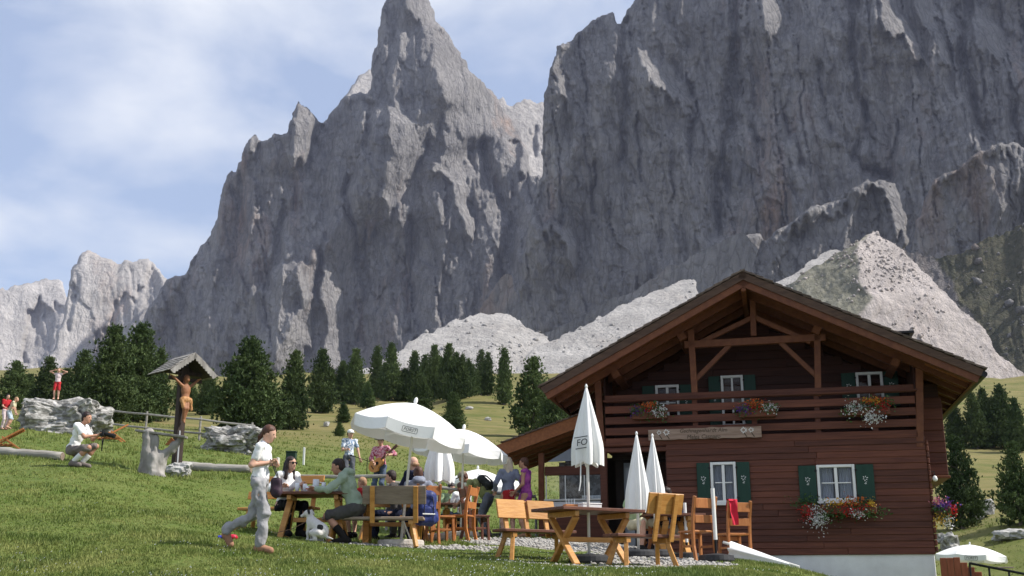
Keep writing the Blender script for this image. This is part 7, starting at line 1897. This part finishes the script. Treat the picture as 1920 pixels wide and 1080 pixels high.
# 13 the crouching photographer
g = G(142, 875)
PH, PI_ = person('crouching photographer in white T-shirt and grey shorts on the lawn', (g.x, g.y, g.z), R(-6), 1.78, hip=(-0.10, 0, 0.34), lean=0.30, head=(0.12, -0.1), wr=[(0.40, 0.05, 0.63), (0.42, -0.05, 0.62)], el_pole=[(-0.3, 0.6, -0.8), (-0.3, -0.6, -0.8)], an=[(0.06, 0.12, 0.085), (0.0, -0.13, 0.085)], kn_pole=[(1, 0.2, 0.3), (1, -0.2, 0.2)],
    top=C_WHITE, bottom='shorts', bcol=C_BROWN, hair='short', hcol=H_DARK, skin=SKIN_T, shoes=C_BROWN, socks=C_WHITE, vox=0.0165)
cm = thing('camera', 'black camera with a long lens held by the crouching photographer', 'camera', wpt(PH, (0.54, 0, 0.68)), R(-6))
MB().box(-0.05, 0.04, -0.075, 0.075, -0.055, 0.05, 0.012).box(-0.03, 0.03, -0.03, 0.03, 0.053, 0.08, 0.01).build('body', BLACK, cm)
MB().tube([(0.042, 0, 0), (0.12, 0, -0.02), (0.125, 0, -0.021), (0.26, 0, -0.055)], [0.04, 0.04, 0.046, 0.048], 14).build('lens', BLACK, cm)
MB().tube([(0, 0.05, -0.05), (-0.02, 0.03, -0.30), (0.0, 0.0, -0.36), (0.02, -0.03, -0.30), (0, -0.05, -0.05)], 0.011, 5).build('strap', BLACK, cm)
# 14 the child on the boulder
top_z = BIG.location.z + max(v.co.z for v in BIG.data.vertices if abs(v.co.x - (-0.12)) < 0.25 and abs(v.co.y) < 0.5)
c0 = Vector(P(105, 748, BIG.location.y))
person('child in white top and red shorts standing on the big boulder, hands at the head', (c0.x, BIG.location.y, top_z - 0.03), R(-80), 1.14, lean=0.0, head=(0.0, 0.0), wr=[(0.10, 0.20, 1.60), (0.10, -0.20, 1.60)], el_pole=[(0, 1, 0.2), (0, -1, 0.2)], top=clothm('pale_pink', (0.62, 0.50, 0.50)), sleeve='none', bottom='shorts', bcol=C_RED, hair='short', hcol=H_SAND, vox=0.022)
# 15, 16 at the left edge
g = G(6, 806); person('child in red top at the very left edge by the boulder', (g.x, g.y, g.z), R(-30), 1.22, hip=(0, 0, 0.93), wr=[(0.3, 0.12, 1.05), (0.26, -0.14, 1.0)], top=C_RED, bottom='trousers', bcol=clothm('pale_pink', (0.6, 0.5, 0.5)), hair='short', hcol=H_DARK, vox=0.022)
g = G(20, 806); person('child in cream top bending beside the big boulder', (g.x, g.y - 0.3, g.z), R(10), 1.15, hip=(0, 0, 0.90), lean=0.45, wr=[(0.35, 0.12, 0.75), (0.35, -0.12, 0.78)], top=C_CREAM, bottom='shorts', bcol=clothm('pale_blue', (0.45, 0.52, 0.58)), hair='mid', hcol=H_SAND, vox=0.022)
# 17.. before the entrance
g = on_ground(1276, 20.8)
person('seated person in dark jacket and beige trousers at the small table by the wall', (g.x, g.y, g.z), R(205), 1.72, hip=(0, 0, 0.50), lean=0.35, head=(0.4, 0.2), wr=[(0.36, 0.16, 0.74), (0.30, -0.18, 0.62)], an=[(0.42, 0.12, 0.085), (0.36, -0.14, 0.085)], top=C_NAVY, sleeve='long', bottom='trousers', bcol=clothm('beige', (0.34, 0.31, 0.27)), hair='short', hcol=H_DARK, shoes=C_BOOT, vox=0.018)
g = on_ground(1192, 20.6)
person('seated person in green top behind the leaning closed parasols', (g.x, g.y, g.z), R(-60), 1.70, hip=(0, 0, 0.50), lean=0.15, head=(0.1, 0.0), wr=[(0.34, 0.16, 0.74), (0.30, -0.18, 0.70)], an=[(0.40, 0.12, 0.085), (0.36, -0.14, 0.085)], top=C_LGREEN, bottom='shorts', bcol=C_CREAM, hair='short', hcol=H_BROWN, shoes=C_BOOT, vox=0.018)
g = on_ground(1240, 21.0)
person('seated person in blue and white shirt half hidden behind the right closed parasol', (g.x, g.y, g.z), R(-140), 1.78, hip=(0, 0, 0.58), lean=0.05, head=(0.1, 0.0), wr=[(0.34, 0.16, 0.80), (0.30, -0.18, 0.76)], an=[(0.40, 0.12, 0.085), (0.36, -0.14, 0.085)], top=C_LBLUE, bottom='trousers', bcol=C_NAVY, hair='short', hcol=H_DARK, shoes=C_BOOT, vox=0.018)
# server behind the counter glass
a_, z_ = F(1066, 960, AW + 0.75); pw = hw(a_, AW + 0.75, 0)
person('person in grey-blue top behind the serving counter glass', (pw.x, pw.y, HO.z - 0.55), R(-90), 1.68, top=C_BLUEGREY, sleeve='short', bottom='trousers', bcol=C_NAVY, hair='short', hcol=H_DARK, shoes=C_BOOT, vox=0.02)
# the dog
g = on_ground(592, 17.75)
dog = thing('dog', 'small white dog with a black side patch sitting under the left table', 'dog', g, R(160))
DOGW = mat('dog_white_fur', (0.55, 0.52, 0.49), (0.64, 0.61, 0.58), scale=20, rough=0.9, bump=0.3)
bd = soft_obj('body', [('e', (-0.10, 0, 0.15), (0.12, 0.095, 0.12)), ('c', (-0.06, 0, 0.2), (0.08, 0, 0.30), 0.10, 0.085), ('c', (0.08, 0, 0.30), (0.12, 0, 0.40), 0.065, 0.05), ('e', (0.15, 0, 0.43), (0.07, 0.055, 0.055)), ('c', (0.18, 0, 0.42), (0.26, 0, 0.39), 0.036, 0.024),
     ('c', (0.09, 0.05, 0.26), (0.11, 0.055, 0.13), 0.035, 0.024), ('c', (0.11, 0.055, 0.13), (0.10, 0.055, 0.02), 0.024, 0.02), ('c', (0.10, 0.055, 0.015), (0.14, 0.055, 0.012), 0.022, 0.018), ('c', (0.09, -0.05, 0.26), (0.11, -0.055, 0.13), 0.035, 0.024), ('c', (0.11, -0.055, 0.13), (0.10, -0.055, 0.02), 0.024, 0.02), ('c', (0.10, -0.055, 0.015), (0.14, -0.055, 0.012), 0.022, 0.018),
     ('c', (-0.10, 0.085, 0.12), (0.02, 0.10, 0.13), 0.06, 0.04), ('c', (0.02, 0.10, 0.13), (-0.06, 0.10, 0.03), 0.032, 0.022), ('c', (-0.06, 0.10, 0.02), (0.04, 0.10, 0.015), 0.024, 0.018), ('c', (-0.10, -0.085, 0.12), (0.02, -0.10, 0.13), 0.06, 0.04), ('c', (0.02, -0.10, 0.13), (-0.06, -0.10, 0.03), 0.032, 0.022), ('c', (-0.06, -0.10, 0.02), (0.04, -0.10, 0.015), 0.024, 0.018),
     ('c', (-0.20, 0, 0.06), (-0.32, 0.04, 0.03), 0.022, 0.012)], DOGW, dog, vox=0.013, k=0.025)
BK_ = mat('dog_black_fur', (0.015, 0.014, 0.014), (0.03, 0.028, 0.027), scale=20, rough=0.9)
soft_obj('dark_patch', [('e', (-0.10, 0.065, 0.19), (0.065, 0.045, 0.065))], BK_, bd, vox=0.012, k=0.01, wob=0.008, wfreq=18)
for sg in (1, -1):
    soft_obj('ear', [('c', (0.12, sg * 0.045, 0.47), (0.09, sg * 0.075, 0.42), 0.022, 0.016)], BK_ if sg > 0 else DOGW, bd, vox=0.01, k=0.01)
soft_obj('nose', [('e', (0.285, 0, 0.395), (0.013, 0.015, 0.012))], BK_, bd, vox=0.008, k=0.01)
MB().tube([(0.06, 0.0, 0.345), (0.09, 0.055, 0.335), (0.13, 0, 0.33), (0.09, -0.055, 0.335), (0.06, 0.0, 0.345)], 0.010, 6).build('collar', BLACK, dog)
lead = tag(MB().tube([(0, 0, 0), (0.25, 0.05, -0.14), (0.52, 0.0, -0.20), (0.78, 0.0, -0.08), (0.90, 0.05, 0.12)], 0.006, 5).build('dog_lead', mat('brown_lead', (0.16, 0.09, 0.06), (0.2, 0.12, 0.08)), None), 'thin brown lead running from the dog\'s collar to the bench', 'lead')
lead.location = dog.matrix_basis @ Vector((0.12, 0, 0.33)); lead.rotation_euler = (0, 0, R(178))
# ================================================================== grass, daisies, pebbles (nobody could count them)
rg = np.random.default_rng(77)
def scatter(n, y0, y1, px0=-60, px1=1980, pw=1.0):
    u = rg.random(n)
    Y = (y0 ** (-pw) + u * (y1 ** (-pw) - y0 ** (-pw))) ** (-1 / pw)
    px = rg.uniform(px0, px1, n); x = (px - 960) / FPX * Y / ray(0, 1000)[1]
    return x, Y
def house_free(x, y):
    q0 = (x - HO.x) * E1.x + (y - HO.y) * E1.y; q1 = (x - HO.x) * E2.x + (y - HO.y) * E2.y
    return ~((q0 > uL - 1.5) & (q0 < uR + 0.3) & (q1 > -0.1))
def blades(n, y0, y1, h0, h1, K, pw=1.0, clump=0.0):
    x, y = scatter(n, y0, y1, pw=pw)
    m = (gravel_mask(x, y) + 0.5 * fbm(x * 3.5, y * 3.5, 0, 3, 31) * 0.6 < 0.42) & house_free(x, y)
    if clump: m &= fbm(x * 1.6, y * 1.6, 0, 3, 71) > clump
    x, y = x[m], y[m]; n = len(x); z = ground_z(x, y)
    tall = 1 + 0.6 * fbm(x * 0.8, y * 0.8, 0, 2, 45)
    V = np.empty((n, K, 3, 3))
    for k in range(K):
        a = rg.uniform(0, 6.28, n); h = rg.uniform(h0, h1, n) * tall; ln = rg.uniform(0.2, 0.9, n) * h; w = rg.uniform(0.004, 0.008, n) * (1 + y / 22)
        bx = x + rg.normal(0, 0.03, n); by = y + rg.normal(0, 0.03, n); c, s = np.cos(a), np.sin(a)
        V[:, k, 0] = np.stack([bx - s * w, by + c * w, z - 0.01], 1); V[:, k, 1] = np.stack([bx + s * w, by - c * w, z - 0.01], 1); V[:, k, 2] = np.stack([bx + c * ln, by + s * ln, z + h], 1)
    V = V.reshape(-1, 3)
    return V, np.arange(len(V)).reshape(-1, 3)
GRASS = mat('grass_blades', (0.095, 0.150, 0.024), (0.265, 0.278, 0.088), scale=1.1, rough=0.7, spec=0.2, trans=0.3, lo=0.34, hi=0.66)
V, f = blades(72000, 11.6, 30, 0.012, 0.038, 4, 1.6)
o = mesh_np('grass', V, f, GRASS); o['kind'] = 'stuff'; o['label'] = 'short green lawn grass sloping up to the terrace'
V, f = blades(26000, 11.6, 22, 0.03, 0.065, 3, 1.6, clump=0.4)
o = mesh_np('weeds', V, f, mat('weed_blades', (0.075, 0.125, 0.024), (0.18, 0.215, 0.06), scale=2, trans=0.25)); o['kind'] = 'stuff'; o['label'] = 'taller tufts of grass and weeds in the front lawn'
V, f = blades(22000, 28, 75, 0.04, 0.11, 4, 1.2)
o = mesh_np('grass', V, f, GRASS); o['kind'] = 'stuff'; o['label'] = 'short meadow grass behind the terrace'
x, y = scatter(2000, 11.8, 19, pw=1.2)
m = (fbm(x * 0.8, y * 0.8, 0, 3, 61) + 0.35 * ((x > -4) & (x < 3)) > 0.15) & house_free(x, y) & (gravel_mask(x, y) < 0.5); x, y = x[m], y[m]; z = ground_z(x, y) + rg.uniform(0.035, 0.06, len(x))
N = 6; V = []
for k in range(N):
    a = k * 2 * math.pi / N; r = rg.uniform(0.004, 0.009, len(x)); V.append(np.stack([x + r * math.cos(a), y + r * math.sin(a) * 0.9, z + 0.006 * math.sin(a + 1) - 0.004 * math.sin(a)], 1))
V = np.stack(V, 1); V[:, :, 2] -= (V[:, :, 1] - y[:, None]) * -0.9
V = V.reshape(-1, 3); F6 = np.arange(len(V)).reshape(-1, N)
o = mesh_np('daisies', V, F6, mat('daisy_white', (0.70, 0.70, 0.66), (0.78, 0.78, 0.74))); o['kind'] = 'stuff'; o['label'] = 'tiny white daisies dotted over the front lawn'
# loose pebbles on the terrace edge
ic = bmesh.new(); bmesh.ops.create_icosphere(ic, subdivisions=1, radius=1.0)
bv = np.array([v.co[:] for v in ic.verts]); bf = np.array([[v.index for v in q.verts] for q in ic.faces]); ic.free()
x, y = scatter(16000, 14.6, 26, 540, 1440, pw=1.0)
m = (gravel_mask(x, y) + 0.6 * 0.5 * fbm(x * 3.5, y * 3.5, 0, 3, 31) > 0.42) & house_free(x, y); x, y = x[m][:5200], y[m][:5200]; z = ground_z(x, y)
sz = rg.uniform(0.012, 0.038, (len(x), 1, 1)) * np.array([1, 1, 0.6])
V = (bv[None] * sz * rg.uniform(0.7, 1.3, (len(x), len(bv), 1)) + np.stack([x, y, z + 0.006], 1)[:, None]).reshape(-1, 3)
f = (bf[None] + (np.arange(len(x)) * len(bv))[:, None, None]).reshape(-1, 3)
o = mesh_np('gravel', V, f, mat('pebble', (0.24, 0.225, 0.20), (0.45, 0.43, 0.40), scale=16, rough=0.9)); o['kind'] = 'stuff'; o['label'] = 'loose pale pebbles along the terrace edge'
# ================================================================== mountain air
hz = MB().box(-3600, 3600, -60, 3900, -30, 1900).build('haze', None)
hz['kind'] = 'stuff'; hz['label'] = 'thin blue mountain air'
hm = bpy.data.materials.new('haze'); hm.use_nodes = True
nt = hm.node_tree; nt.nodes.clear()
ho = nt.nodes.new('ShaderNodeOutputMaterial'); hv = nt.nodes.new('ShaderNodeVolumePrincipled')
hv.inputs['Color'].default_value = (0.66, 0.72, 1.0, 1); hv.inputs['Density'].default_value = 0.000042; hv.inputs['Anisotropy'].default_value = 0.0
nt.links.new(hv.outputs[0], ho.inputs['Volume'])
hz.data.materials.append(hm)
